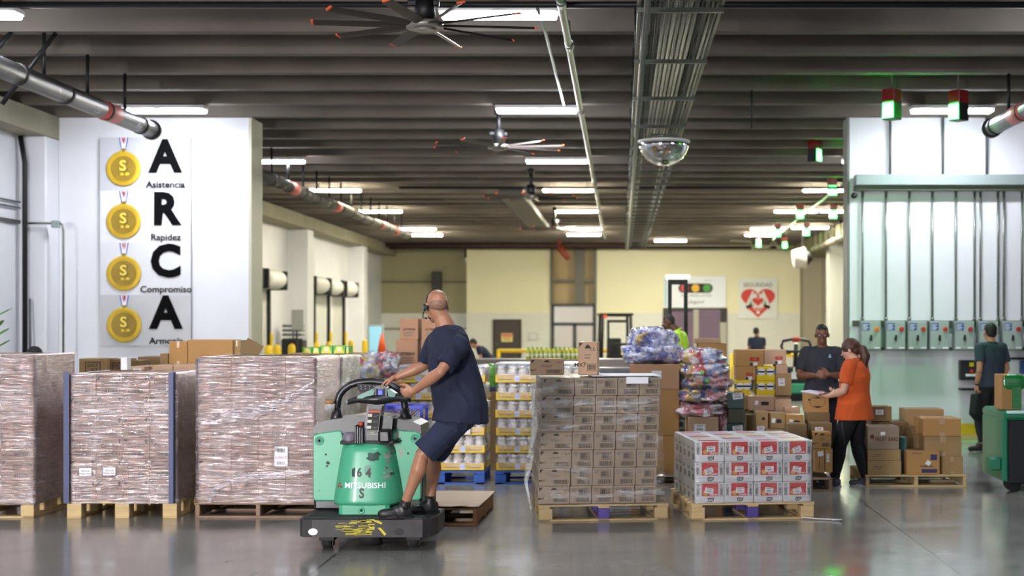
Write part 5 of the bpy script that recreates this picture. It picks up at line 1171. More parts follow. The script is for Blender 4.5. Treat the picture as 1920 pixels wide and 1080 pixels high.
def caps(b, pts, rad, m, n=16, last=True):
    """tapered limb with round joints"""
    for i in range(len(pts)-1): b.cyl(pts[i], pts[i+1], rad[i], m, rad[i+1], n)
    for p, r in list(zip(pts, rad))[:None if last else -1]: b.ell(p, (r, r, r), m, None, n, 10)
def torso(b, secs, m, n=24):
    """sections: (centre, side vector, half width, half depth)"""
    rings = []
    for i, (c, u, rx, ry) in enumerate(secs):
        a = secs[max(i-1, 0)][0]; e = secs[min(i+1, len(secs)-1)][0]; ax = (e-a).normalized(); u = (u - ax*u.dot(ax)).normalized(); v = ax.cross(u)
        rings.append([c + u*rx*math.copysign(abs(math.cos(t))**.85, math.cos(t)) + v*ry*math.copysign(abs(math.sin(t))**.85, math.sin(t)) for t in (2*math.pi*k/n for k in range(n))])
    b.loft(rings, m)
def basis(f, up=Vector((0, 0, 1))):
    f = f.normalized(); r = f.cross(up).normalized(); u = r.cross(f); return r, f, u     # right, forward, up
def Rm(r, f, u): return Matrix(((r.x, f.x, u.x), (r.y, f.y, u.y), (r.z, f.z, u.z)))
def head_shape(b, c, f, m, k=1.0, up=Vector((0, 0, 1)), nose=1.0):
    r, f, u = basis(f, up); R = Rm(r, f, u)
    def q(x, y, z): return c + (r*x + f*y + u*z)*k
    b.ell(q(0, -.012, .028), (.074*k, .094*k, .088*k), m, R)          # skull
    b.ell(q(0, .022, -.035), (.058*k, .068*k, .075*k), m, R)          # face
    b.ell(q(0, .052, -.088), (.034*k, .030*k, .026*k), m, R)          # chin
    b.ell(q(0, .02, -.065), (.056*k, .050*k, .034*k), m, R)           # jaw
    b.ell(q(0, .078, .014), (.044*k, .014*k, .010*k), m, R)           # brow
    caps(b, [q(0, .086, .0), q(0, .108, -.028)], [.008*k, .013*k], m, 10)   # nose
    for s in (-1, 1):
        b.ell(q(.034*s, .064, -.03), (.020*k, .018*k, .018*k), m, R); b.ell(q(.014*s, .100, -.031), (.008*k, .009*k, .007*k), m, R, 10, 8)
        b.ell(q(.080*s, -.006, -.010), (.013*k, .019*k, .032*k), m, R, 12, 10)   # ear
    b.ell(q(0, .092, -.062), (.022*k, .008*k, .006*k), m, R, 12, 8)   # lips
    return r, f, u, R
def face_bits(parent, org, c, f, k=1.0, up=Vector((0, 0, 1)), brow='2a1c14'):
    r, f, u = basis(f, up); R = Rm(r, f, u)
    ew = mat('eye_white', 'e8e6e2', .3); ed = mat('eye_dark', '1c1410', .2); lp = mat('lip', '9a5a50', .5); bm2 = mat('brow_'+brow, brow, .8)
    for s in (-1, 1):
        p = c + (r*.030*s + f*.077 + u*.0)*k - org
        e = MB().ell(p, (.013*k, .010*k, .009*k), ew, R, 14, 10).ell(p+f*.0065*k, (.0058*k, .0052*k, .0058*k), ed, R, 10, 8).build('eye', parent)
        MB().ell(c + (r*.031*s + f*.088 + u*.021)*k - org, (.019*k, .006*k, .004*k), bm2, R, 12, 6).build('eyebrow', parent)
    MB().ell(c + (f*.0945 - u*.062)*k - org, (.020*k, .007*k, .0055*k), lp, R, 14, 8).build('mouth', parent)
def hand(b, w, d, pn, m, side, curl=.5, k=1.0, spread=1.0, thumb=.6):
    """w wrist, d towards the fingers, pn palm side direction; side +1 when the thumb is on +(d x pn)"""
    d = d.normalized(); pn = (pn - d*pn.dot(d)).normalized(); t = d.cross(pn)*side
    R = Rm(t, d, pn)
    b.ell(w + d*.045*k, (.040*k, .052*k, .017*k), m, R, 18, 12, .8); caps(b, [w - d*.01, w + d*.02*k], [.026*k, .026*k], m, 12)
    base = w + d*.080*k
    for i, (off, L) in enumerate(((.031, .074), (.0105, .083), (-.0105, .078), (-.030, .061))):
        p0 = base + t*off*k - d*(.006 if i in (0, 3) else 0)*k; a = 0; pts = [p0 - d*.03*k, p0]; seg = (.44, .31, .25); c_ = curl*(1 + .12*i)
        for j, s_ in enumerate(seg):
            a += c_*(.75, 1.0, .8)[j]; dd = d*math.cos(a) + pn*math.sin(a) + t*off*spread*1.2*(1-.3*j); pts.append(pts[-1] + dd.normalized()*L*s_*k)
        caps(b, pts, [.0105*k, .0098*k, .0090*k, .0082*k, .0074*k], m, 10)
    p = w + d*.018*k + t*.026*k; pts = [p, p + (t*.75 + d*.65 + pn*.35*thumb).normalized()*.040*k]
    pts.append(pts[-1] + (t*.25 + d*.95 + pn*.7*thumb).normalized()*.034*k); pts.append(pts[-1] + (d*.9 - t*.1 + pn*.9*thumb).normalized()*.027*k)
    caps(b, pts, [.016*k, .0125*k, .0108*k, .009*k], m, 10)
def shoe(org, an, toe, m, sole, k=1.0, parent=None, name='shoe', lace=None):
    """an: ankle, toe: horizontal direction of the foot; sole rests .0 below ground under the ankle at an.z-.09"""
    f = Vector((toe.x, toe.y, 0)).normalized() ; pit = toe.z; f3 = Vector((f.x, f.y, pit)).normalized(); r = f3.cross(Vector((0, 0, 1))).normalized(); u = r.cross(f3); R = Rm(r, f3, u)
    g = an - u*.085*k; b = MB()
    b.ell(g + f3*.015*k + u*.050*k, (.043*k, .080*k, .056*k), m, R, 20, 12, .8); b.ell(g + f3*.11*k + u*.036*k, (.048*k, .092*k, .038*k), m, R, 20, 12, .8)
    b.ell(g - f3*.035*k + u*.055*k, (.036*k, .035*k, .050*k), m, R, 16, 10, .85); caps(b, [g + u*.05*k, g + u*.100*k], [.046*k, .046*k], m, last=False)
    o = smooth_union(b, name, m, .006*k, parent, 3, origin=org)
    b = MB(); out = []; n = 28
    for i in range(n):
        t = 2*math.pi*i/n; y = .055 + .135*math.cos(t); x = (.047 if math.cos(t) > -.2 else .038)*math.sin(t)*(1.0 if math.cos(t) > 0 else .95); out.append((x*k, y*k))
    T = Matrix.Translation(g - org + u*.0) @ R.to_4x4(); b.M = T; b.slab(out, 0.0, .026*k, sole); b.build('sole', o)
    if lace:
        b = MB(); b.M = T
        for j in range(4): b.tube([(-.024*k, (.06+.022*j)*k, (.070-.008*j)*k), (0, (.065+.022*j)*k, (.082-.008*j)*k), (.024*k, (.06+.022*j)*k, (.070-.008*j)*k)], .0032, lace, 6)
        b.build('laces', o)
    return o
def V(*a): return Vector(a)

def stand(x, y, h, az, z0=0.0):
    """joints of a standing figure; az = heading, local axes (right, forward, up)"""
    k = h/1.75; f = V(math.cos(az), math.sin(az), 0); r = f.cross(V(0, 0, 1)); o = V(x, y, z0)
    def L(a, b_, c): return o + (r*a + f*b_ + V(0, 0, c))*k
    J = dict(k=k, o=o, f=f, r=r, L=L, head=L(0, .035, 1.635), face=f, neck=L(0, -.01, 1.47), chest=L(0, -.01, 1.30), waist=L(0, 0, 1.10), pel=L(0, 0, .95))
    for s, n in ((-1, 'L'), (1, 'R')):
        J['sh'+n] = L(.185*s, -.01, 1.415); J['el'+n] = L(.235*s, -.03, 1.12); J['wr'+n] = L(.245*s, .06, .88); J['hd'+n] = V(0, 0, -1); J['hip'+n] = L(.09*s, 0, .92)
        J['kn'+n] = L(.10*s, .02, .50); J['an'+n] = L(.105*s, 0, .085); J['toe'+n] = (f + r*.15*s).normalized()
    return J
def person(J, label, skin, top, topm, legm, shoem, solem, hair=None, hairfn=None, vox=.009, girth=1.0, sleeve=.62, group=None, pants_to='ankle', curl=(.35, .35), palm=(None, None), belly=0.0, hem=.88, lace=None, collar=True, fold=.010, thumb=.6, faceup=None, shorts=False, hipw=1.0):
    k = J['k']; r, f, o = J['r'], J['f'], J['o']; up = V(0, 0, 1); b = MB()
    cr = (J['shR']-J['shL']).normalized(); hr = (J['hipR']-J['hipL']).normalized(); g = girth
    fu = faceup or up
    hs = J.get('hs', 1.0); nk = J.get('nk', 1.0)
    head_shape(b, J['head'], J['face'], skin, k*hs, fu)
    caps(b, [J['neck'], J['neck'].lerp(J['head'], .45), J['head'] - J['face'].normalized()*.02*k - V(0, 0, .03*k)], [.066*k*nk, .059*k*nk, .060*k*nk], skin)
    cr2 = cr; mid = J['chest'].lerp(J['neck'], .62)
    torso(b, [(J['pel']-V(0, 0, .07*k), hr, .13*k*g, .10*k*g), (J['pel'], hr, .160*k*g, .115*k*g), (J['waist'], (hr+cr), .140*k*g, (.105+belly)*k*g), (J['chest'], cr2, .160*k*g, .115*k*g), (mid, cr2, .165*k*g, .095*k*g), (J['neck'], cr2, .07*k, .06*k)], skin)
    for s, n in ((-1, 'L'), (1, 'R')):
        sh, el, wr = J['sh'+n], J['el'+n], J['wr'+n]
        caps(b, [mid+(sh-mid)*.7, J['neck'].lerp(mid, .2)], [.055*k*g, .052*k], skin)
        caps(b, [mid+(sh-mid)*.5, sh, sh.lerp(el, .5), el], [.06*k, .050*k*g, .046*k*g, .040*k], skin)
        caps(b, [el, el.lerp(wr, .3), wr], [.041*k, .043*k*g, .026*k], skin)
        pn = palm[0 if n == 'L' else 1]; hd = J['hd'+n]
        if pn is None: pn = -cr*s if abs(hd.normalized().dot(cr)) < .9 else f
        tside = J.get('ts'+n); 
        if tside is None: tside = 1 if hd.cross(pn).dot(J['f']) > 0 else -1
        hand(b, wr, hd, pn, skin, tside, curl[0 if n == 'L' else 1], k, 1.0, thumb)
        hp, kn, an = J['hip'+n], J['kn'+n], J['an'+n]
        back = -(J['toe'+n].normalized()) ; back.z = 0
        caps(b, [hp, hp.lerp(kn, .5), kn], [.085*k*g, .072*k*g, .055*k], skin)
        caps(b, [kn, kn.lerp(an, .28)+back*.012*k, kn.lerp(an, .6)+back*.006, an], [.053*k, .055*k*min(g, 1.15), .043*k, .034*k], skin); caps(b, [an, an+J['toe'+n]*.09*k-V(0, 0, .045*k)], [.036*k, .03*k], skin)
    org = o.copy(); body = smooth_union(b, 'person', skin, vox, None, 2, origin=org); body.location = org
    tag(body, label, 'person', group)
    face_bits(body, org, J['head'], J['face'], k*hs, fu)
    # shirt
    b = MB(); e = .016*k; hemc = o + (J['pel']-o) + V(0, 0, (hem-.95)*k)
    if 'hem' in J: hemc = J['hem']
    hq = max(1.0, hipw)
    torso(b, [(hemc, hr, .186*k*g*hq+e, .142*k*g*hq+belly*.6*k+e), (J['pel']+V(0, 0, .03*k), hr, .180*k*g*hq+e, .128*k*g+belly*.9*k+e), (J['waist'], hr+cr, .155*k*g+e, (.115+belly)*k*g+e), (J['chest'], cr, .168*k*g+e, .122*k*g+e+belly*.3*k), (mid, cr, .168*k*g+e, .100*k*g+e), (mid.lerp(J['neck'], .7), cr, .12*k*g+e, .08*k*g+e), (J['neck']+V(0, 0, .012*k), cr, .068*k, .066*k)], topm)
    for n in 'LR':
        sh, el = J['sh'+n], J['el'+n]
        caps(b, [mid+(sh-mid)*.5, sh, sh.lerp(el, sleeve)], [.074*k+e*.5, .062*k*g+e*.7, .054*k*g+e*.9], topm, last=False)
        caps(b, [mid+(sh-mid)*.75, J['neck'].lerp(mid, .35)], [.062*k*g+e*.4, .058*k+e*.3], topm)
    shirt = smooth_union(b, top, topm, max(vox, .008), body, 3, fold, origin=org)
    if collar:
        cb2 = MB(); ax = (J['head']-J['neck']).normalized(); u = cr; v = ax.cross(u); c0 = J['neck']+ax*.012*k
        cb2.tube([c0-org + (u*.066*math.cos(t) + v*.066*math.sin(t))*k + ax*(.010*math.cos(t*2)*k) for t in (2*math.pi*i/20 for i in range(20))], .011*k, topm, 8, True); cb2.build('collar', shirt)
    # trousers
    b = MB(); e = .010*k
    torso(b, [(J['pel']-V(0, 0, .10*k), hr, .15*k*g*hipw+e, .115*k*g+e), (J['pel'], hr, .165*k*g*hipw+e, .122*k*g+e), (J['pel']+V(0, 0, .08*k), hr, .135*k*g, .10*k*g)], legm)
    for n in 'LR':
        hp, kn, an = J['hip'+n], J['kn'+n], J['an'+n]
        if shorts: caps(b, [hp, hp.lerp(kn, .5), hp.lerp(kn, .95)], [.10*k*g*hipw, .088*k*g+e, .080*k*g+e*1.3], legm, last=False)
        else:
            ft = J.get('fit', 1.0)
            caps(b, [hp, hp.lerp(kn, .5), kn, kn.lerp(an, .3), an+V(0, 0, .02*k)], [.098*k*g*hipw, .084*k*g+e*.5*ft, .064*k*g+e*ft, .066*k*g+e*ft, .040*k*g+e*ft], legm, last=False)
    smooth_union(b, 'shorts' if shorts else 'trousers', legm, max(vox, .008), body, 3, fold*.7, origin=org)
    for n in 'LR': 
        sh_ = shoe(org, J['an'+n], J['toe'+n], shoem, solem, k, body, 'shoe', lace)
        if shorts: MB().cyl(J['an'+n]-org-V(0, 0, .02), J['an'+n]-org+(J['kn'+n]-J['an'+n]).normalized()*.055, .045*k, black, .044*k).build('sock', body)
    if hairfn: hairfn(J, body, org)
    return body
def hair_cap(col, low=-.02, thick=.010, back=.0, curly=0):
    def fn(J, body, org):
        k = J['k']; r, f, u = basis(J['face']); R = Rm(r, f, u); m = mat('hair_'+col, col, .65, var=.3, vscale=30, bump=.5, bscale=60); b = MB(); c = J['head']
        b.ell(c + (f*-.028 + u*.036)*k, ((.074+thick)*k, (.084+thick)*k, (.088+thick)*k), m, R); b.ell(c + (f*-.055 + u*(-.01-back))*k, ((.064+thick)*k, (.048+thick)*k, (.062)*k), m, R)
        b.ell(c + (f*.028 + u*.075)*k, (.056*k, .045*k, .030*k), m, R)
        smooth_union(b, 'hair', m, .006, body, 2, .003 + curly, 40, (1, 1, 1), org)
    return fn

skin1 = mat('skin_tan', 'a8765a', .42, var=.16, vscale=9, bump=.05, bscale=120); skin2 = mat('skin_brown', '7a4f38', .5, var=.08, vscale=10); skin3 = mat('skin_fair', 'd0a188', .5, var=.08, vscale=10); skin4 = mat('skin_olive', 'b07d5e', .5, var=.08, vscale=10)
navy = mat('navy_cotton', '151c34', .85, var=.12, vscale=14, bump=.15, bscale=220); navy2 = mat('navy_shorts_cloth', '1e253e', .85, var=.1, vscale=14, bump=.15, bscale=220)
charc = mat('charcoal_polo', '2a2d35', .85, var=.1, vscale=12, bump=.1, bscale=200); orangep = mat('orange_polo', 'c85216', .8, var=.08, vscale=12, bump=.1, bscale=200)
blackc = mat('black_cloth', '15161b', .85, var=.1, vscale=10); slate = mat('slate_shirt', '2b3644', .85, var=.1); shoeb = mat('black_shoe_leather', '1b1a1b', .45, var=.2, vscale=20); shoeg = mat('grey_running_shoe', '55525c', .6, var=.35, vscale=24); solew = mat('pale_sole', 'b9b4b2', .6); soleb = mat('black_sole', '101011', .7)

# ---- the driver on the truck
DM1 = 11.12
J = dict(k=1.0, o=V(P(800, 0, DM1).x, 11.1, .262))
def Q(px, py, D): return P(px, py, D)
tf = V(-.95, -.31, 0).normalized(); tr = tf.cross(V(0, 0, 1))
J['f'] = tf; J['r'] = tr
J['hs'] = 1.10; J['nk'] = 1.12; J['head'] = Q(818, 574, 11.18); J['face'] = V(-.50, .84, -.10).normalized()
J['neck'] = Q(836, 612, 11.16); J['chest'] = Q(845, 672, 11.15); J['waist'] = Q(855, 722, 11.15); J['pel'] = Q(864, 768, 11.15)
J['shL'] = Q(862, 648, 10.98); J['shR'] = Q(818, 640, 11.33)
J['elL'] = Q(826, 697, 10.80); J['wrL'] = Q(776, 733, 10.97)
J['elR'] = Q(795, 686, 11.42); J['wrR'] = Q(742, 708, 11.40)
J['hdL'] = V(-.93, .10, -.22); J['hdR'] = V(-.85, -.1, -.32)
hl = tr*.095
J['hipL'] = J['pel'] - hl - V(0, 0, .03) ; J['hipR'] = J['pel'] + hl - V(0, 0, .03)
J['knL'] = Q(792, 852, 11.02); J['anL'] = Q(757, 944, 11.08); J['toeL'] = V(-.97, -.12, 0)
J['knR'] = Q(812, 856, 11.34); J['anR'] = Q(806, 938, 11.34); J['toeR'] = V(-.93, -.3, 0)
gz = .262
J['anL'].z = gz+.085; J['anR'].z = gz+.085
J['hem'] = Q(862, 790, 11.15)
def headset(J, body, org):
    c = J['head']; r, f, u = basis(J['face']); l = -r; b = MB()
    b.tube([c-org + (l*.088*math.cos(t)*1.0 + u*(.018+.108*math.sin(t)) - f*.005) for t in (math.pi*(-.02+ .80*i/16) for i in range(17))], .0055, black, 8)
    b.cyl(c-org+l*.078-u*.012, c-org+l*.105-u*.012, .030, black, .027, 18); b.cyl(c-org+l*.105-u*.012, c-org+l*.112-u*.012, .018, mat('headset_grey', '5a6070', .3), n=14)
    b.tube([c-org+l*.100-u*.03, c-org+l*.102+f*.03-u*.06, c-org+l*.085+f*.075-u*.085, c-org+l*.05+f*.105-u*.085], .004, black, 8); b.ell(c-org+l*.045+f*.108-u*.085, (.010, .010, .008), black)
    b.build('headset', body)
    bm = MB(); R = Rm(r, f, u); md = mat('beard_dark', '2c2320', .85, bump=.4, bscale=90)
    bm.ell(c + f*.030 - u*.078, (.060, .052, .034), md, R); bm.ell(c + f*.058 - u*.092, (.036, .032, .026), md, R)
    smooth_union(bm, 'beard', md, .006, body, 2, origin=org)
    bm = MB(); ms = mat('stubble_grey', '8d6a56', .75, var=.25, vscale=50); k = 1.10; bm.ell(c + (f*-.033 + u*.012)*k, (.072*k, .0755*k, .062*k), ms, R)
    smooth_union(bm, 'cropped_hair', ms, .006, body, 3, origin=org)
man = person(J, 'bald man in navy T-shirt and shorts with headset, riding the green pallet truck', skin1, 'shirt', navy, navy2, shoeb, soleb, vox=.0055, girth=1.12, belly=.05, sleeve=.80, hairfn=headset, shorts=True, curl=(.95, .42), palm=(V(0, .9, .3), V(-.1, 0, -1)), lace=mat('lace_black', '0c0c0d', .8), collar=True, fold=.016, hipw=1.08)
stub = mat('stubble', '8f6a54', .7, var=.2, vscale=60)
tx = MB().text('/A\\', .035, mat('logo_pale', 'aab4c4', .6), frame((0, 0, 0), (1, .12, 0), (0, 0, 1))); 

# ---- woman in orange
x = P(1603, 0, 15.45).x; az = math.radians(152)
J = stand(x, 15.5, 1.63, az); L = J['L']
J['face'] = (J['f']*.95 + J['r']*-.2 + V(0, 0, -.32)).normalized(); J['head'] = L(0, .055, 1.60)
J['elL'] = L(-.25, .04, 1.13); J['wrL'] = L(-.15, .27, 1.06); J['hdL'] = (J['f']*.8 + J['r']*.5 + V(0, 0, .0)).normalized()
J['elR'] = L(.26, -.02, 1.12); J['wrR'] = L(.12, .22, 1.10); J['hdR'] = (J['f']*.6 - J['r']*.8).normalized()
J['anL'] = L(-.13, .19, .085); J['knL'] = L(-.12, .13, .5); J['anR'] = L(.12, -.10, .085); J['knR'] = L(.11, -.0, .5); J['fit'] = .4
J['toeL'] = (J['f']*1 - J['r']*.2).normalized(); J['toeR'] = (J['f']*.95 - J['r']*.1).normalized()
hb = mat('hair_auburn', '4e3020', .45, var=.45, vscale=20, stretch=(1, 1, .2), bump=.5, bscale=70)
def pony(J, body, org):
    k = J['k']; r, f, u = basis(J['face']); R = Rm(r, f, u); b = MB(); c = J['head']
    b.ell(c + f*-.022 + u*.034, (.084, .102, .092), hb, R); b.ell(c + f*-.058 - u*.02, (.070, .055, .062), hb, R); b.ell(c - f*.005 + u*.02, (.085, .07, .06), hb, R)
    p0 = c - f*.105 - u*.005; caps(b, [p0, p0 - J['f']*.045 + V(0, 0, -.02), p0 - J['f']*.07 + V(0, 0, -.10), p0 - J['f']*.055 + V(0, 0, -.20), p0 - J['f']*.03 + V(0, 0, -.29)], [.028, .046, .054, .044, .014], hb)
    smooth_union(b, 'hair', hb, .007, body, 2, .006, 26, (1, 1, .3), org)
    MB().ell(c-org + V(0, 0, 0) - f*.112 + u*.004, (.03, .02, .03), black, R).build('hair_tie', body)
    g = MB()
    for s in (-1, 1): 
        p = c-org + r*.031*s + f*.098 + u*.0; g.tube([p + r*.022*math.cos(t) + u*.017*math.sin(t) for t in (2*math.pi*i/16 for i in range(16))], .0022, black, 6, True); g.tube([p+r*.022*s, c-org+r*.080*s+f*.0+u*.004], .0022, black, 6)
    g.build('glasses', body)
    g = MB(); pz = J['pel']-org; g.tube([pz - J['r']*.17 + J['f']*.06 + V(0, 0, -.02), pz - J['r']*.19 + J['f']*.07 + V(0, 0, -.2), pz - J['r']*.17 + J['f']*.05 + V(0, 0, -.42)], [.006, .010, .014], mat('grey_strap', '3a3a40', .6), 8); g.build('lanyard_strap', body)
person(J, 'woman in orange polo and black trousers with auburn ponytail, reading papers', skin3, 'shirt', orangep, blackc, shoeg, solew, vox=.007, girth=1.22, sleeve=.72, hairfn=pony, curl=(.5, .5), palm=(V(0, 0, 1), V(0, 0, 1)), hem=.79, hipw=1.10, fold=.008, belly=.01, lace=solew)
pw = J['wrL'] + J['hdL']*.12 + V(0, 0, .03)
b = MB(); b.box(-.15, .15, -.11, .11, 0, .006, mat('clipboard', '8a8290', .5)).box(-.145, .145, -.105, .10, .006, .016, mat('paper_lilac', 'd9d4e6', .6)); o = b.build('paper_stack', loc=pw + V(-.08, -.02, 0.0), rz=az-1.57); o.rotation_euler.x = .12; tag(o, 'sheaf of white papers on a board held by the woman in orange', 'papers')

# ---- man with folded hands, facing us
x = P(1541, 0, 17.3).x; J = stand(x, 17.3, 1.76, math.radians(-96)); L = J['L']
J['elL'] = L(-.27, .02, 1.14); J['elR'] = L(.27, .02, 1.14); J['wrL'] = L(-.07, .27, 1.16); J['wrR'] = L(.07, .27, 1.15); J['hdL'] = (J['r']*.9 + J['f']*.15 + V(0, 0, .15)).normalized(); J['hdR'] = (J['r']*-.9 + J['f']*.2 + V(0, 0, -.05)).normalized()
J['face'] = (J['f'] + V(.0, 0, -.12)).normalized()
def h2(J, body, org):
    hair_cap('16120f', thick=.004)(J, body, org); r, f, u = basis(J['face']); c = J['head']; g = MB()
    for s in (-1, 1):
        p = c-org + r*.031*s + f*.10 + u*.0; g.tube([p + r*.024*math.cos(t) + u*.017*math.sin(t) for t in (2*math.pi*i/16 for i in range(16))], .0028, black, 6, True); g.tube([p+r*.022*s, c-org+r*.080*s+u*.004], .0028, black, 6)
    g.build('glasses', body)
    ch = J['chest']-org + J['f']*.155 + V(0, 0, .06) - J['r']*.09; MB().add([ch+J['r']*-.02, ch+J['r']*.02, ch+V(0, 0, .05)], [(0, 1, 2)], mat('logo_teal', '7fb0bc', .5)).build('chest_logo', body)
person(J, 'man with glasses in charcoal polo standing behind the cartons, hands together', skin2, 'shirt', charc, blackc, shoeb, soleb, vox=.008, girth=1.13, sleeve=.75, hairfn=h2, curl=(.5, .5), palm=(-J['f'], -J['f']), belly=.02)

# ---- man walking away with a bag
x = P(1858, 0, 19.9).x; J = stand(x, 19.9, 1.78, math.radians(112)); L = J['L']
J['anR'] = L(.06, .20, .10); J['knR'] = L(.07, .24, .50); J['anL'] = L(-.25, -.14, .11); J['knL'] = L(-.16, .04, .50); J['toeL'] = (J['f'] - J['r']*.75 + V(0, 0, -.15)).normalized(); J['toeR'] = (J['f']*.9).normalized()
J['elL'] = L(-.26, -.10, 1.13); J['wrL'] = L(-.27, -.05, .90); J['elR'] = L(.25, -.02, 1.13); J['wrR'] = L(.22, .14, .93)
tat = mat('tattoo_ink', '5c4a42', .5, var=.5, vscale=26)
def h3(J, body, org):
    hair_cap('15110f', thick=.010, back=.01)(J, body, org); a, c = J['elL']-org, J['wrL']-org
    MB().cyl(a.lerp(c, .15), a.lerp(c, .8), .0445*J['k'], tat, .032).build('tattoo', body); MB().cyl(a.lerp(c, .86), a.lerp(c, .97), .033, black, .030).build('wristwatch', body)
person(J, 'man in slate shirt and black trousers walking away past the switch boxes', skin4, 'shirt', slate, blackc, shoeb, soleb, vox=.008, girth=1.05, sleeve=.68, hairfn=h3, curl=(.9, .35))
b = MB(); b.box(-.055, .055, -.13, .13, -.34, -.02, blackc, .02).tube([(0, -.06, -.02), (0, -.04, .05), (0, .04, .05), (0, .06, -.02)], .009, black, 8).box(-.06, -.054, -.05, .06, -.2, -.08, mat('bag_panel', '3a3148', .5)); o = b.build('shoulder_bag', loc=J['wrL'] + V(0, 0, -.12), rz=-.5); o.rotation_euler.x = -.35; tag(o, 'black bag held in the walking man\'s left hand', 'bag')

# ---- hi-vis man on the forklift step
x = P(1271, 0, 22).x; J = stand(x, 22, 1.74, math.radians(172), .195); J['face'] = (J['f'] + V(0, -.15, -.2)).normalized(); J['head'] = J['L'](0, .15, 1.61)
hv = mat('hi_vis_yellow', 'b6e030', .6)
person(J, 'man in hi-vis yellow shirt behind the blue snack sacks', mat('skin_dark', '5a3a28', .5), 'shirt', hv, blackc, shoeb, soleb, vox=.012, girth=1.15, sleeve=.7, hairfn=hair_cap('2a2422', thick=.002))
# ---- navy man in the distance
x = P(1419, 0, 38).x; J = stand(x, 38, 1.68, math.radians(100)); J['face'] = (J['f'] + J['r']*.8).normalized()
J['elR'] = J['L'](.22, .02, 1.15); J['wrR'] = J['L'](.12, .2, 1.15); J['hdR'] = J['f']
person(J, 'man in navy T-shirt seen from behind near the heart poster', skin2, 'shirt', navy, blackc, shoeb, soleb, vox=.012, sleeve=.6, hairfn=hair_cap('14110f', thick=.008), fold=.006)
# ---- bending man by the brown door
x = P(922, 0, 34).x; J = stand(x, 34, 1.60, math.radians(180)); L = J['L']
def bend(J, a, dz=0.0):
    L = J['L']; p0 = V(0, 0, .95)
    def B(x_, y_, z_): 
        y2 = y_*math.cos(a) + (z_-.95)*math.sin(a); z2 = .95 + (z_-.95)*math.cos(a) - y_*math.sin(a); return L(x_, y2, z2)
    J['head'] = B(0, .03, 1.63); J['neck'] = B(0, 0, 1.47); J['chest'] = B(0, -.01, 1.30); J['waist'] = B(0, 0, 1.1)
    for s, n in ((-1, 'L'), (1, 'R')): J['sh'+n] = B(.185*s, 0, 1.415); J['el'+n] = B(.22*s, .12, 1.2); J['wr'+n] = B(.18*s, .36, 1.12); J['hd'+n] = J['f']
    J['face'] = (J['f'] + V(0, 0, -.75)).normalized()
bend(J, .75)
person(J, 'dark-haired man in navy bending forward by the brown door', skin4, 'shirt', navy, blackc, shoeb, soleb, vox=.012, sleeve=.6, hairfn=hair_cap('17120f', thick=.01), fold=.006)
# ---- person in orange bending behind the left stacks
x = P(130, 0, 17.3).x; J = stand(x, 17.3, 1.62, math.radians(200)); bend(J, .62)
person(J, 'dark-haired person in orange bending behind the left stacks', skin4, 'shirt', orangep, blackc, shoeb, soleb, vox=.012, sleeve=.7, hairfn=hair_cap('121012', thick=.012), fold=.006)
# ================================================================ the green pallet truck
tg = mat('truck_green', '43a07a', .36, coat=.12, wear='3c5a4c', wscale=6, wpos=.70); tgp = mat('truck_green_clean', '46a37e', .36, coat=.12); gtt = mat('truck_green_dark', '1e6a58', .35, var=.2, vscale=8)
tb = mat('truck_black', '1a1a1c', .38, var=.1); tb2 = mat('truck_black_matt', '111113', .6); plate = mat('bumper_steel', '302e2f', .5, .3, var=.5, vscale=7, wear='6e6a6c', wscale=9, wpos=.64)
TX, TY = P(686, 0, 11.05).x, 11.05
tr_ = empty('pallet_truck', (TX, TY, 0), 0); tag(tr_, 'green and black ride-on pallet truck with battered dark bumper', 'pallet truck')
def tz(py, D): return H - (py-VY)*D/F
def tx_(px, D): return (px-VX)*D/F - TX
# bumper platform
b = MB(); out = [(-.42, 0), (.44, 0), (.50, .05), (.535, .20), (.535, .62), (-.525, .62), (-.525, .06), (-.50, .02)]
b.slab(out, .115, .262, plate, .012); b.build('platform', tr_)
rb = mat('rubber_mat', '232223', .8, var=.3, vscale=20, bump=.4, bscale=60); MB().slab([(-.36, .07), (.42, .07), (.48, .2), (.48, .5), (-.47, .5), (-.47, .1)], .262, .2635, rb).build('floor_mat', tr_)
fm = frame((0, -.0025, .19), (1, 0, 0), (0, 0, 1)); b = MB(); ys = mat('scuffed_yellow', 'c9b81c', .55, var=.25, vscale=20); rr = random.Random(3)
for i in range(54):       # remains of yellow paint
    u = rr.uniform(-.24, .04); v = rr.uniform(-.060, .055) if abs(u+.08) < .14 else rr.uniform(-.055, .01); l = rr.uniform(.02, .11); t = rr.uniform(.003, .012); u1 = min(u+l, .07)
    b.add([(u, v, 0), (u1, v+.002, 0), (u1-.004, v+t, 0), (u+.004, v+t*.8, 0)], [(0, 1, 2, 3)], ys, M=fm)
for pts in ([(.05, .062), (.10, .055), (.13, .035), (.12, .025), (.07, .045)], [(.09, .0), (.115, .0), (.16, -.05), (.145, -.062)]): b.add([(x, y, .0005) for x, y in pts], [tuple(range(len(pts)))], ys, M=fm)
b.build('yellow_paint', tr_)
for x in (-.41, .255): MB().prism([(.032*math.cos(t)*1.15+x, .158+.026*math.sin(t)) for t in (2*math.pi*i/20 for i in range(20))], -.006, .02, whitep if x < 0 else tb2).build('slot', tr_)
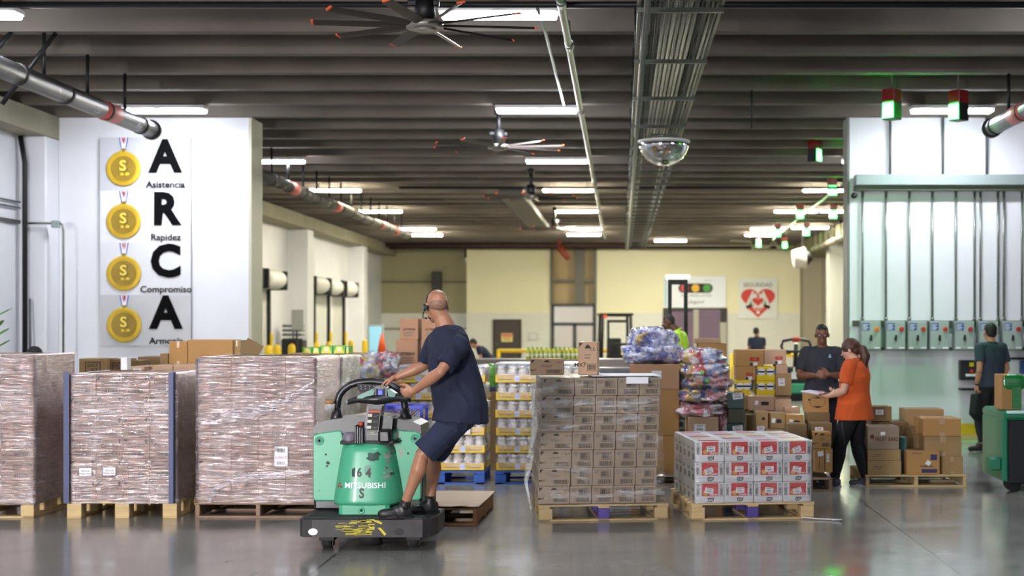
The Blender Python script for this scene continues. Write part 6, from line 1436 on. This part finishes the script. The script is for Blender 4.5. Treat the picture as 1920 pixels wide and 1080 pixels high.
# wheels
for x, y, w_, r_ in ((-.34, .22, .07, .05), (.34, .24, .07, .05)):
    wb = MB().box(x-.06, x+.06, y-.05, y+.07, .06, .115, tb2, .005).box(x-w_/2-.012, x-w_/2, y-.03, y+.04, .02, .1, tb2).box(x+w_/2, x+w_/2+.012, y-.03, y+.04, .02, .1, tb2).build('caster_fork', tr_); MB().cyl((x-w_/2, y, r_), (x+w_/2, y, r_), r_, rb, n=24).cyl((x-w_/2-.013, y, r_), (x+w_/2+.013, y, r_), .015, steel).build('wheel', wb)
dw = MB().cyl((-.10, .34, .10), (.06, .34, .10), .10, mat('tyre_grey', '2c2b2c', .6, var=.2), n=32).cyl((-.105, .34, .10), (.065, .34, .10), .045, steel).build('drive_wheel', tr_)
# rear hull
hx0, hx1 = tx_(587, 11.5), tx_(791, 11.5)
ztop = tz(806, 11.55)
MB().box(hx0, hx1, .47, .95, .262, ztop-.03, tb, .02).build('hull', tr_)
out = [(587, 812), (588, 801), (597, 794), (606, 790), (625, 786), (640, 784), (665, 780), (690, 779), (715, 780), (740, 783), (752, 786), (775, 790), (789, 797), (791, 812)]
MB().prism([(tx_(a, 11.52), tz(c, 11.52)) for a, c in out], .44, .92, tb).build('upper_shroud', tr_)
o = [(642, 786), (646, 781), (690, 777), (735, 781), (738, 786), (736, 806), (728, 812), (650, 812), (643, 806)]
MB().prism([(tx_(a, 11.45), tz(c, 11.45)) for a, c in o], .36, .60, tb).build('backrest_pad', tr_)
# side panels, rounded sheets with a shoulder
def panel(pts, y0, y1, name):
    b = MB(); q = [(tx_(a, 11.5), tz(c, 11.5)) for a, c in pts]; cx = sum(p[0] for p in q)/len(q); cz = sum(p[1] for p in q)/len(q); n = len(q); vs = []
    for y, s in ((y1, 1), (y0+.02, 1), (y0+.006, .985), (y0, .955)): vs += [(cx+(x-cx)*s, y, cz+(z-cz)*s) for x, z in q]
    b.add(vs, [tuple(range(n)), tuple(range(3*n, 4*n))] + [(k*n+i, k*n+(i+1) % n, (k+1)*n+(i+1) % n, (k+1)*n+i) for k in range(3) for i in range(n)], tg); return b.build(name, tr_)
pl = panel([(588, 819), (590, 814), (600, 811), (638, 806), (642, 809), (646, 835), (646, 936), (640, 940), (592, 940), (588, 936)], .43, .48, 'side_panel')
pr = panel([(735, 809), (738, 804), (780, 808), (789, 812), (790, 818), (790, 934), (786, 939), (728, 939), (724, 934), (724, 836)], .43, .48, 'side_panel')
def ringb(px, py, par):
    x, z = tx_(px, 11.48), tz(py, 11.48); b = MB(); R = Matrix.Translation((x, .43, z)) @ Matrix.Rotation(math.pi/2, 4, 'X'); b.lathe([(.036, -.003), (.036, .006), (.029, .009), (.026, .003), (.016, .003)], tgp, 28, M=R).lathe([(.017, .003), (.017, .008), (.0, .008)], mat('cap_grey', '6d7478', .3), 20, M=R).lathe([(.008, .0085), (0, .0085)], tb2, 12, M=R); b.build('cap', par)
ringb(599, 826, pl); ringb(778, 822, pr)
for px, py in ((611, 852), (765, 850)): MB().cyl((tx_(px, 11.48), .425, tz(py, 11.48)), (tx_(px, 11.48), .434, tz(py, 11.48)), .008, tb2).build('bolt_hole', tr_)
# bulging cowl
CX = tx_(683.5, 11.3); zb0, zb1 = tz(947, 11.3), tz(832, 11.3)
def hw(z): t = (z-zb0)/(zb1-zb0); return .278 - .070*t**1.3
def cy(x, z):
    u = min(1, abs((x-CX)/hw(z))); t = (z-zb0)/(zb1-zb0); e = max(0, (t-.86)/.14); e2 = max(0, (.07-t)/.07)
    return .20 + .06*t + .23*(1-(1-u**3.6)**.6) + .05*e**2.4 + .012*e2**2
b = MB(); N, K = 40, 30; vs = []
for k in range(K+1):
    z = zb0 + (zb1-zb0)*k/K
    for i in range(N+1): u = math.sin(math.pi/2*(-1+2*i/N)); x = CX + u*hw(z)*.999; vs.append((x, cy(x, z), z))
fs = [(k*(N+1)+i, k*(N+1)+i+1, (k+1)*(N+1)+i+1, (k+1)*(N+1)+i) for k in range(K) for i in range(N)]
b.add(vs, fs, tg, True)
topr = [vs[K*(N+1)+i] for i in range(N+1)]; b.add(topr + [(topr[-1][0], .5, zb1), (topr[0][0], .5, zb1)], [tuple(range(N+3))], tg)
botr = [vs[i] for i in range(N+1)]; b.add(botr + [(botr[-1][0], .5, zb0), (botr[0][0], .5, zb0)], [tuple(range(N+3))], tg)
cowl = b.build('cowl', tr_)
sk = MB().slab([(CX-.20, .235), (CX-.17, .215), (CX+.17, .215), (CX+.20, .235), (CX+.205, .5), (CX-.205, .5)], .262, zb0+.002, tgp).build('skirt', tr_)
R = Matrix.Translation((tx_(678, 11.27), .215, tz(957, 11.27))) @ Matrix.Rotation(math.pi/2, 4, 'X'); MB().lathe([(.026, 0), (.026, .004), (.019, .007), (.013, .002), (0, .002)], tgp, 22, M=R).lathe([(.010, .003), (0, .004)], tb2, 12, M=R).build('cap', sk)
def decal(b, vs, fs, x0, z0, s, m, a=0, sx=1, off=.0022):
    ca, sa = math.cos(a), math.sin(a); out = []
    for v in vs:
        u, w_ = v[0]*s*sx, v[1]*s; x = x0+u*ca-w_*sa; z = z0+u*sa+w_*ca; out.append((x, cy(x, z)-off, z))
    b.add(out, fs, m)
def dtext(b, t, px, py, s, m, bold=.01, sx=1): vs, fs = text_geo(t, bold); decal(b, vs, fs, tx_(px, 11.26), tz(py, 11.26), s, m, 0, sx)
b = MB(); dtext(b, 'MITSUBISHI', 683.5, 911, .062, mat('decal_white', 'e4e8e6', .4), .016, 1.05); b.build('lettering', cowl)
b = MB()
for a in (90, 210, 330):   # three-diamond emblem
    a = math.radians(a); d = V(math.cos(a), math.sin(a)); p = V(-d.y, d.x); q = [d*0, d*.5+p*.29, d*1.0, d*.5-p*.29]; decal(b, q, [(0, 1, 2, 3)], tx_(634, 11.26), tz(912, 11.26), .032, mat('decal_red', 'a81e24', .4))
b.build('emblem', cowl)
stn = mat('stencil_black', '141a18', .5)
b = MB(); dtext(b, '16', 668, 887, .095, stn, .03, .85); vs_, fs_ = text_geo('4', .03); decal(b, vs_, fs_, tx_(690, 11.26), tz(888, 11.26), .10, stn, 0, .85, .005); dtext(b, 'S', 678, 926, .105, stn, .03, .85)
sm = mat('smudge_dark', '28443a', .6, var=.5, vscale=30); smp = mat('scraped_primer', '8f9a8e', .5, var=.3, vscale=30); smk = mat('scrape_black', '1c2a26', .6)
def blob(b, px, py, w_, h_, m, seed, off=.003, n=16):
    rr = random.Random(seed); q = [(0, 0)] + [(w_*(.5+rr.uniform(-.16, .14))*math.copysign(abs(math.cos(t))**.6, math.cos(t)), h_*(.5+rr.uniform(-.16, .14))*math.copysign(abs(math.sin(t))**.6, math.sin(t))) for t in (2*math.pi*i/n for i in range(n))]
    decal(b, q, [(0, i+1, (i+1) % n+1) for i in range(n)], tx_(px, 11.26), tz(py, 11.26), 1, m, 0, 1, off)
blob(b, 699, 857, .105, .075, sm, 1); blob(b, 689, 882, .05, .085, mat('pale_smudge', '5f8f7c', .5), 2, .0018); blob(b, 661, 887, .02, .07, smk, 3); b.build('stencil', cowl)
b = MB(); rr = random.Random(8)
for i in range(22):
    px = rr.uniform(716, 735); py = rr.uniform(838, 900) ; blob(b, px, py, rr.uniform(.012, .035), rr.uniform(.014, .03), rr.choice((smp, smp, sm, mat('scraped_pink', 'a08a88', .5))), i+20)
blob(b, 733, 850, .05, .05, smk, 77); b.build('scrapes', cowl)
b = MB(); f2 = frame((0, .4285, 0), (1, 0, 0), (0, 0, 1)); 
for px, py, w_, h_, m, sd in ((745, 815, .06, .05, smp, 1), (748, 826, .05, .05, smk, 2), (740, 834, .05, .03, smp, 3), (751, 845, .05, .03, smp, 4), (752, 852, .03, .03, mat('scraped_pink', 'a08a88', .5), 5), (615, 868, .03, .03, smk, 6), (613, 874, .02, .02, smk, 7), (599, 920, .015, .008, smk, 8)):
    rr = random.Random(sd); q = [(tx_(px, 11.48)+w_*.5*math.cos(t)*rr.uniform(.6, 1.2), tz(py, 11.48)+h_*.5*math.sin(t)*rr.uniform(.6, 1.2), 0) for t in (2*math.pi*i/12 for i in range(12))]; b.add(q, [tuple(range(12))], m, M=f2)
b.build('scrapes', tr_)
# grab bar
pts = [(630, 792), (631, 770), (633, 752), (637, 740), (645, 730), (656, 722), (672, 717), (695, 715), (718, 717), (735, 722), (748, 731), (756, 742), (759, 760), (761, 792)]
MB().tube([(tx_(a, 11.72), .67, tz(c, 11.72)) for a, c in pts], .030, tb, 14).cyl((tx_(631, 11.72), .67, tz(795, 11.72)), (tx_(632, 11.72), .67, tz(765, 11.72)), .062, tb, .034).cyl((tx_(761, 11.72), .67, tz(795, 11.72)), (tx_(760, 11.72), .67, tz(765, 11.72)), .062, tb, .034).build('grab_bar', tr_)
# perforated pad behind the handle
b = MB().prism([(tx_(a, 11.6), tz(c, 11.6)) for a, c in ((670, 720), (722, 722), (720, 734), (705, 736), (676, 736), (671, 730))], .55, .575, tb2)
for i in range(4):
    for j in range(2): b.cyl((tx_(677+8*i, 11.6), .549, tz(724+5*j, 11.6)), (tx_(677+8*i, 11.6), .552, tz(724+5*j, 11.6)), .006, mat('pad_dot', '6a6a70', .5), n=8)
b.build('control_pad', tr_)
# column
Dc = 11.36; yc0 = .31
col = MB().prism([(tx_(a, Dc), tz(c, Dc)) for a, c in ((682, 835), (686, 790), (690, 762), (684, 752), (700, 745), (722, 746), (728, 752), (716, 762), (712, 790), (708, 835))], yc0, yc0+.16, tb).build('steering_column', tr_)
MB().prism([(tx_(a, Dc), tz(c, Dc)) for a, c in ((680, 833), (688, 762), (692, 762), (685, 833))], yc0-.004, yc0+.02, mat('column_edge_grey', '77767f', .4)).build('column_trim', col)
f3 = Matrix.Identity(4); lb = MB(); fmc = frame((tx_(700, Dc), yc0-.003, tz(788, Dc)), (1, 0, 0), (.10, 0, 1))
lb.rect(-.052, .052, -.085, .085, tb2, fmc); gy = mat('label_line', 'c8c4b4', .5)
for u0, u1, v0, v1 in ((-.05, .05, .062, .080),): lb.rect(u0, u1, v0, v1, mat('label_orange', 'c0502e', .5), TM(fmc, 0, 0, 0, .001))
for u0, u1, v0, v1 in ((-.05, -.048, -.08, .06), (.048, .05, -.08, .06), (-.05, .05, -.082, -.08)): lb.rect(u0, u1, v0, v1, gy, TM(fmc, 0, 0, 0, .001))
for v in (.04, -.008, -.056): lb.rect(-.045, -.012, v-.012, v+.012, gy, TM(fmc, 0, 0, 0, .001)); lb.rect(0, .04, v-.002, v+.002, grink, TM(fmc, 0, 0, 0, .001)); lb.rect(0, .03, v-.009, v-.006, grink, TM(fmc, 0, 0, 0, .001))
lb.text('PUSH', .016, gy, TM(fmc, 0, -.098, 0, .001), .01); lb.text('TO OPERATE', .013, gy, TM(fmc, 0, -.112, 0, .001), .01); lb.build('warning_label', col)
# housings around the column foot
MB().lathe([(.058, 0), (.062, .02), (.062, .055), (.05, .078), (0, .084)], mat('horn_lilac_grey', '6d6672', .45), 24, M=Matrix.Translation((tx_(656, 11.4), .36, zb1+.001))).build('horn_cap', tr_)
b = MB(); 
for k in range(4): b.box(tx_(664, 11.3)+.018*k, tx_(664, 11.3)+.018*k+.014, .26, .36, zb1+.0, zb1+.145-.006*k, mat('fin_grey', '2b2a30', .35), .004)
b.box(tx_(664, 11.3), tx_(681, 11.3), .27, .37, zb1, zb1+.13, tb, .01); b.build('valve_block', tr_)
MB().box(tx_(709, 11.35), tx_(733, 11.35), .28, .42, zb1, zb1+.11, tb, .02).build('valve_block', tr_); MB().cyl((tx_(721, 11.3), .27, zb1+.07), (tx_(721, 11.3), .29, zb1+.07), .022, mat('fin_grey', '2b2a30')).build('dial', tr_)
MB().cyl((tx_(677, 11.4), .35, zb1+.13), (tx_(677, 11.4), .35, zb1+.165), .02, mat('stop_red', 'b5432e', .4), n=18).build('stop_button', tr_)
MB().box(tx_(640, 11.4), tx_(740, 11.4), .30, .52, zb1-.01, zb1+.02, tb2, .005).build('deck', tr_)
# steering head
Dh = 11.3; yh = .25
def Hh(px, py, dy=0): return (tx_(px, Dh), yh+dy, tz(py, Dh))
hd = MB().loft([[ (tx_(px, Dh)+0*k, yh+.05*math.cos(t)*r2, tz(py, Dh)+.02*r1*math.sin(t)) for t in (2*math.pi*i/16 for i in range(16))] for px, py, r1, r2, k in ((651, 754, .9, .25, 0), (654, 752.5, 1.3, .5, 0), (670, 749, 1.3, .7, 0), (688, 748, 1.9, 1.2, 0), (706, 748, 2.4, 1.5, 0), (724, 747, 2.2, 1.4, 0), (742, 746, 1.5, .8, 0), (762, 748, 1.1, .5, 0), (771, 750, .8, .4, 0))], tb).build('handle_head', tr_)
MB().prism([(Hh(a, c)[0], Hh(a, c)[2]) for a, c in ((671, 747), (673, 741), (684, 736), (702, 728), (704, 733), (702, 742), (690, 746))], yh-.05, yh+.05, gtt).build('green_cover', hd)
MB().prism([(Hh(a, c)[0], Hh(a, c)[2]) for a, c in ((728, 729), (732, 729), (744, 737), (742, 744), (730, 744))], yh-.05, yh+.05, gtt).build('green_cover', hd)
MB().prism([(Hh(a, c)[0], Hh(a, c)[2]) for a, c in ((704, 726), (708, 723), (724, 723), (728, 727), (727, 744), (705, 744))], yh-.055, yh+.06, tb).build('switch_pod', hd)
MB().box(tx_(710.5, Dh), tx_(720.5, Dh), yh-.066, yh-.055, tz(740.5, Dh), tz(730, Dh), mat('blue_switch', '1f3fb0', .3), .004).box(tx_(707, Dh), tx_(710, Dh), yh-.064, yh-.05, tz(742, Dh), tz(728, Dh), tb2, .002).box(tx_(721, Dh), tx_(724, Dh), yh-.064, yh-.05, tz(742, Dh), tz(728, Dh), tb2, .002).build('thumb_switch', hd)
MB().ell((tx_(652.5, Dh), yh, tz(753.5, Dh)), (.02, .02, .016), mat('tip_grey', '8a8790', .4)).build('grip_tip', hd)
# forks under the carried pallet
b = MB()
for x in (-.10, .36):
    b.box(x-.065, x+.065, .93, 2.75, .04, .085, tb2, .008)
b.box(-.4, .42, .93, .98, .04, .6, tb, .01)
b.build('forks', tr_)
# stretch-film rolls stuck on the grab bar
def roll(p0, p1, r, label, film=True):
    o = MB().tube([p0, p1], r, mat('card_core', '9c7148', .7), 20).cyl(Vector(p1)-(Vector(p1)-Vector(p0)).normalized()*.001, Vector(p1)+(Vector(p1)-Vector(p0)).normalized()*.002, r*.8, mat('core_inside', '4f3826', .8), n=20).build('film_roll')
    if film: d = (Vector(p1)-Vector(p0)); MB().cyl(Vector(p0)-d*.0, Vector(p0)-d*2.0, r*1.1, filmC, r*.9, 20).build('film', o)
    tag(o, label, 'roll')
roll(P(618, 757, 11.66), P(618, 750, 11.66), .042, 'cardboard core with film hanging left of the black grab bar')
roll(P(744, 716, 11.95), P(757, 727, 11.85), .038, 'brown cardboard core sticking out behind the driver\'s hands', False)
# carried pallet with a cardboard sheet
cpal = pallet(-2.23, 12.56, -.03, .96, 1.2, 'nearly empty aged pallet carried low on the truck forks', kind='stringer', m=mat('pallet_wood_brown', '9a7048', .85, var=.2, vscale=3), h=.15)

b = MB(); n = 12; vs = []
for lay in (0, .006):
    for i in range(n+1):
        for j in range(3): vs.append((-.02+1.0*i/n, -.02+.6*j, .155+lay+.012*abs(math.sin(i*1.1))*(1 if j == 0 else .4)))
m_ = (n+1)*3
fs = [(l+i*3+j, l+(i+1)*3+j, l+(i+1)*3+j+1, l+i*3+j+1) for l in (0, m_) for i in range(n) for j in range(2)] + [(i*3, (i+1)*3, m_+(i+1)*3, m_+i*3) for i in range(n)]
b.add(vs, fs, mat('cardboard_pale', 'cbb49a', .8, var=.06)); o = b.build('cardboard_sheet', loc=(-2.23, 12.56, 0), rz=-.03); tag(o, 'pale cardboard sheet lying on the pallet carried by the truck', 'cardboard')
bc = mat('blue_crate', '1b2fb8', .4)
def crate(x, y, z, label):
    o = empty('blue_crate', (x, y, z)); tag(o, label, 'crate', 'stack of blue crates'); w, d, h = .44, .34, .29
    b = MB()
    for sx in (-1, 1):
        for sy in (-1, 1): b.box(sx*w/2-.025*(sx > 0)-.0*(sx < 0), sx*w/2+.025*(sx < 0), sy*d/2-.02*(sy > 0), sy*d/2+.02*(sy < 0), 0, h, bc)
    for z0 in (0, h-.03):
        for sy in (-1, 1): b.box(-w/2, w/2, sy*d/2-.008, sy*d/2+.008, z0, z0+.03, bc)
        for sx in (-1, 1): b.box(sx*w/2-.008, sx*w/2+.008, -d/2, d/2, z0, z0+.03, bc)
    b.box(-w/2, w/2, -d/2, d/2, 0, .008, bc); b.build('frame', o); b = MB()
    for sy in (-1, 1):
        for k in range(-3, 9):
            for s in (-1, 1):
                x0 = -w/2 + .055*k + (0 if s > 0 else .0); x1 = x0 + .23*s if s > 0 else x0 - .23; z0_, z1_ = .03, .26
                xa, xb = (x0, x0+.23) if s > 0 else (x0+.23, x0)
                if min(xa, xb) < -w/2 or max(xa, xb) > w/2: continue
                b.cyl((xa, sy*d/2, z0_), (xb, sy*d/2, z1_), .004, bc, n=5)
    b.build('lattice', o)
for i, t in enumerate(('bottom', 'middle', 'top')): crate(-1.99, 12.86, .168+.292*i, '%s blue lattice crate of the pile behind the steering column' % t)
# ================================================================ other machines
def other_truck(X, Y, rz, label, green=True):
    o = empty('pallet_truck', (X, Y, 0), rz); tag(o, label, 'pallet truck')
    MB().box(-.40, .40, .0, .5, .25, .8, mat('truck_grey_black', '202426', .4), .05).build('hull', o)
    MB().box(-.42, .42, -.10, .1, .16, .40, tgp, .03).build('bumper', o)
    MB().box(-.36, .36, -.08, .5, .0, .16, tb2, .02).build('undercarriage', o)
    MB().cyl((0, .05, .78), (0, -.05, 1.32), .06, tb, .05).build('steering_column', o)
    h = MB().tube([(-.30, -.05, 1.16), (-.34, -.05, 1.26), (-.30, -.05, 1.38), (-.1, -.05, 1.42), (.1, -.05, 1.42), (.30, -.05, 1.38), (.34, -.05, 1.26), (.30, -.05, 1.16), (.12, -.05, 1.14), (-.12, -.05, 1.14)], .035, tb, 10, True).build('handle', o); MB().box(-.09, .09, -.1, .0, 1.36, 1.47, redp, .02).build('red_button', h)
    MB().tube([(-.40, .1, .78), (-.42, .1, 1.0), (-.30, .1, 1.08), (-.1, .1, 1.1)], .03, tb, 10).tube([(.40, .1, .78), (.42, .1, 1.0), (.30, .1, 1.08), (.1, .1, 1.1)], .03, tb, 10).build('grab_bar', o)
    MB().box(-.12, .02, -.115, -.10, .5, .66, whitep, .01).cyl((-.05, -.11, .64), (-.05, -.11, .78), .03, whitep, .015).build('spray_bottle', o)
    return o
other_truck(P(1492, 0, 33).x, 33, 0, 'green and black pallet truck standing behind the cartons, facing us')
# truck at the right edge with a carton on top
o = empty('green_truck', (P(1930, 0, 14.9).x, 14.9, 0)); tag(o, 'green truck with dark side panel at the right edge of the picture', 'pallet truck'); tgd = mat('truck_green_deep', '1f7f5c', .35, coat=.4)
MB().box(-.27, .9, -.02, .9, .765, .866, tgd, .03).box(-.28, -.22, -.01, .85, .12, .79, tgd, .02).build('frame', o); MB().box(-.215, .9, .0, .85, .10, .765, mat('truck_side_panel', '1c1f23', .4), .01).build('side_panel', o)
MB().box(-.40, -.275, .05, .25, .23, .37, tgd, .02).build('step', o); MB().cyl((-.12, .1, .09), (-.12, .25, .09), .09, rb, n=20).cyl((.5, .1, .09), (.5, .25, .09), .09, rb, n=20).build('wheel', o)
MB().box(-.1, .9, -.25, -.02, .03, .10, mat('fork_grey', '4a4a4c', .4, .4), .01).build('guard_plate', o)
MB().tube([(.05, .3, 1.40), (.15, .25, 1.42), (.3, .3, 1.36), (.4, .35, 1.1), (.4, .35, .85)], .035, tb, 10).box(.16, .45, .1, .45, .86, 1.02, tb, .03).build('handle', o)
ct = inst(carton_mesh(.21, .3, .37, sty_plain, kraft_o), 'carton', (P(1898, 0, 14.95).x, 15.12, .870)); tag(ct, 'brown carton wrapped with green bag standing on the truck at the right edge', 'carton')
b = MB().ell((0, -.155, .02), (.125, .04, .085), mat('green_plastic_bag', '147a35', .15, coat=.8, bump=.5, bscale=20), None, 26, 16, .6).box(-.02, .07, -.192, -.165, -.26, .0, mat('green_plastic_bag', '147a35')); o = b.build('green_bag', loc=(P(1902, 0, 14.95).x, 15.15, .870+.27)); tag(o, 'shiny green plastic bag over the carton at the right edge', 'bag')
# forklifts far behind
def forklift(X, Y, rz, label, mast=1.9, light=False, mw=.28):
    o = empty('forklift', (X, Y, 0), rz); tag(o, label, 'forklift')
    oc = mat('forklift_orange', 'c8482a', .4); 
    MB().box(-.5, .5, 0, 1.2, .18, .75, oc if not light else mat('forklift_grey', '3a3d3c', .4), .06).build('body', o)
    b = MB()
    for x in (-.45, .45):
        for y in (.1, 1.1): b.cyl((x, y, .7), (x*.92, y, 2.05), .045, tb2, n=8)
    b.box(-.5, .5, .05, 1.15, 2.03, 2.1, tb2, .02)
    for k in range(4): b.box(-.45, .45, .2+.25*k, .26+.25*k, 2.0, 2.04, tb2)
    if not light: b.build('overhead_guard', o)
    else: MB().box(-.20, .20, -.26, -.10, mast, mast+.08, mat('work_light_panel', 'f0efe0', .4, emit='fff6dc', estr=.25), .01).build('work_light', o); MB().box(-.6, .5, -2.0, -.3, .1, .195, tb2, .01).build('operator_platform', o)
    b = MB()
    for x in (-mw, mw): b.box(x-.03, x+.03, -.25, -.1, .05, mast, tb2, .01)
    for z in (.4, mast*.6, mast-.08): b.box(-mw, mw, -.22, -.14, z, z+.08, tb2, .01)
    b.build('mast', o)
    MB().box(-.22, -.1, -1.1, -.25, .03, .08, tb2, .01).box(.1, .22, -1.1, -.25, .03, .08, tb2, .01).build('fork', o); MB().box(-.25, .25, .5, .95, .75, .85, black, .03).box(-.22, .22, .9, 1.0, .8, 1.35, black, .03).build('seat', o)
    for x in (-.5, .5):
        for y in (.15, .95): MB().cyl((x-.09, y, .2), (x+.09, y, .2), .2, rb, n=20).build('wheel', o)
    return o
fk = forklift(P(1157, 0, 42).x, 42, .1, 'orange and black forklift in the far background left of the blue sacks'); MB().box(-.4, -.3, -.05, .05, 1.95, 2.05, orange, .01).build('beacon', fk)
fk = forklift(P(1270, 0, 23.4).x, 23.4, 0, 'dark forklift with tall raised mast behind the blue snack sacks', mast=2.50, light=True, mw=.13)
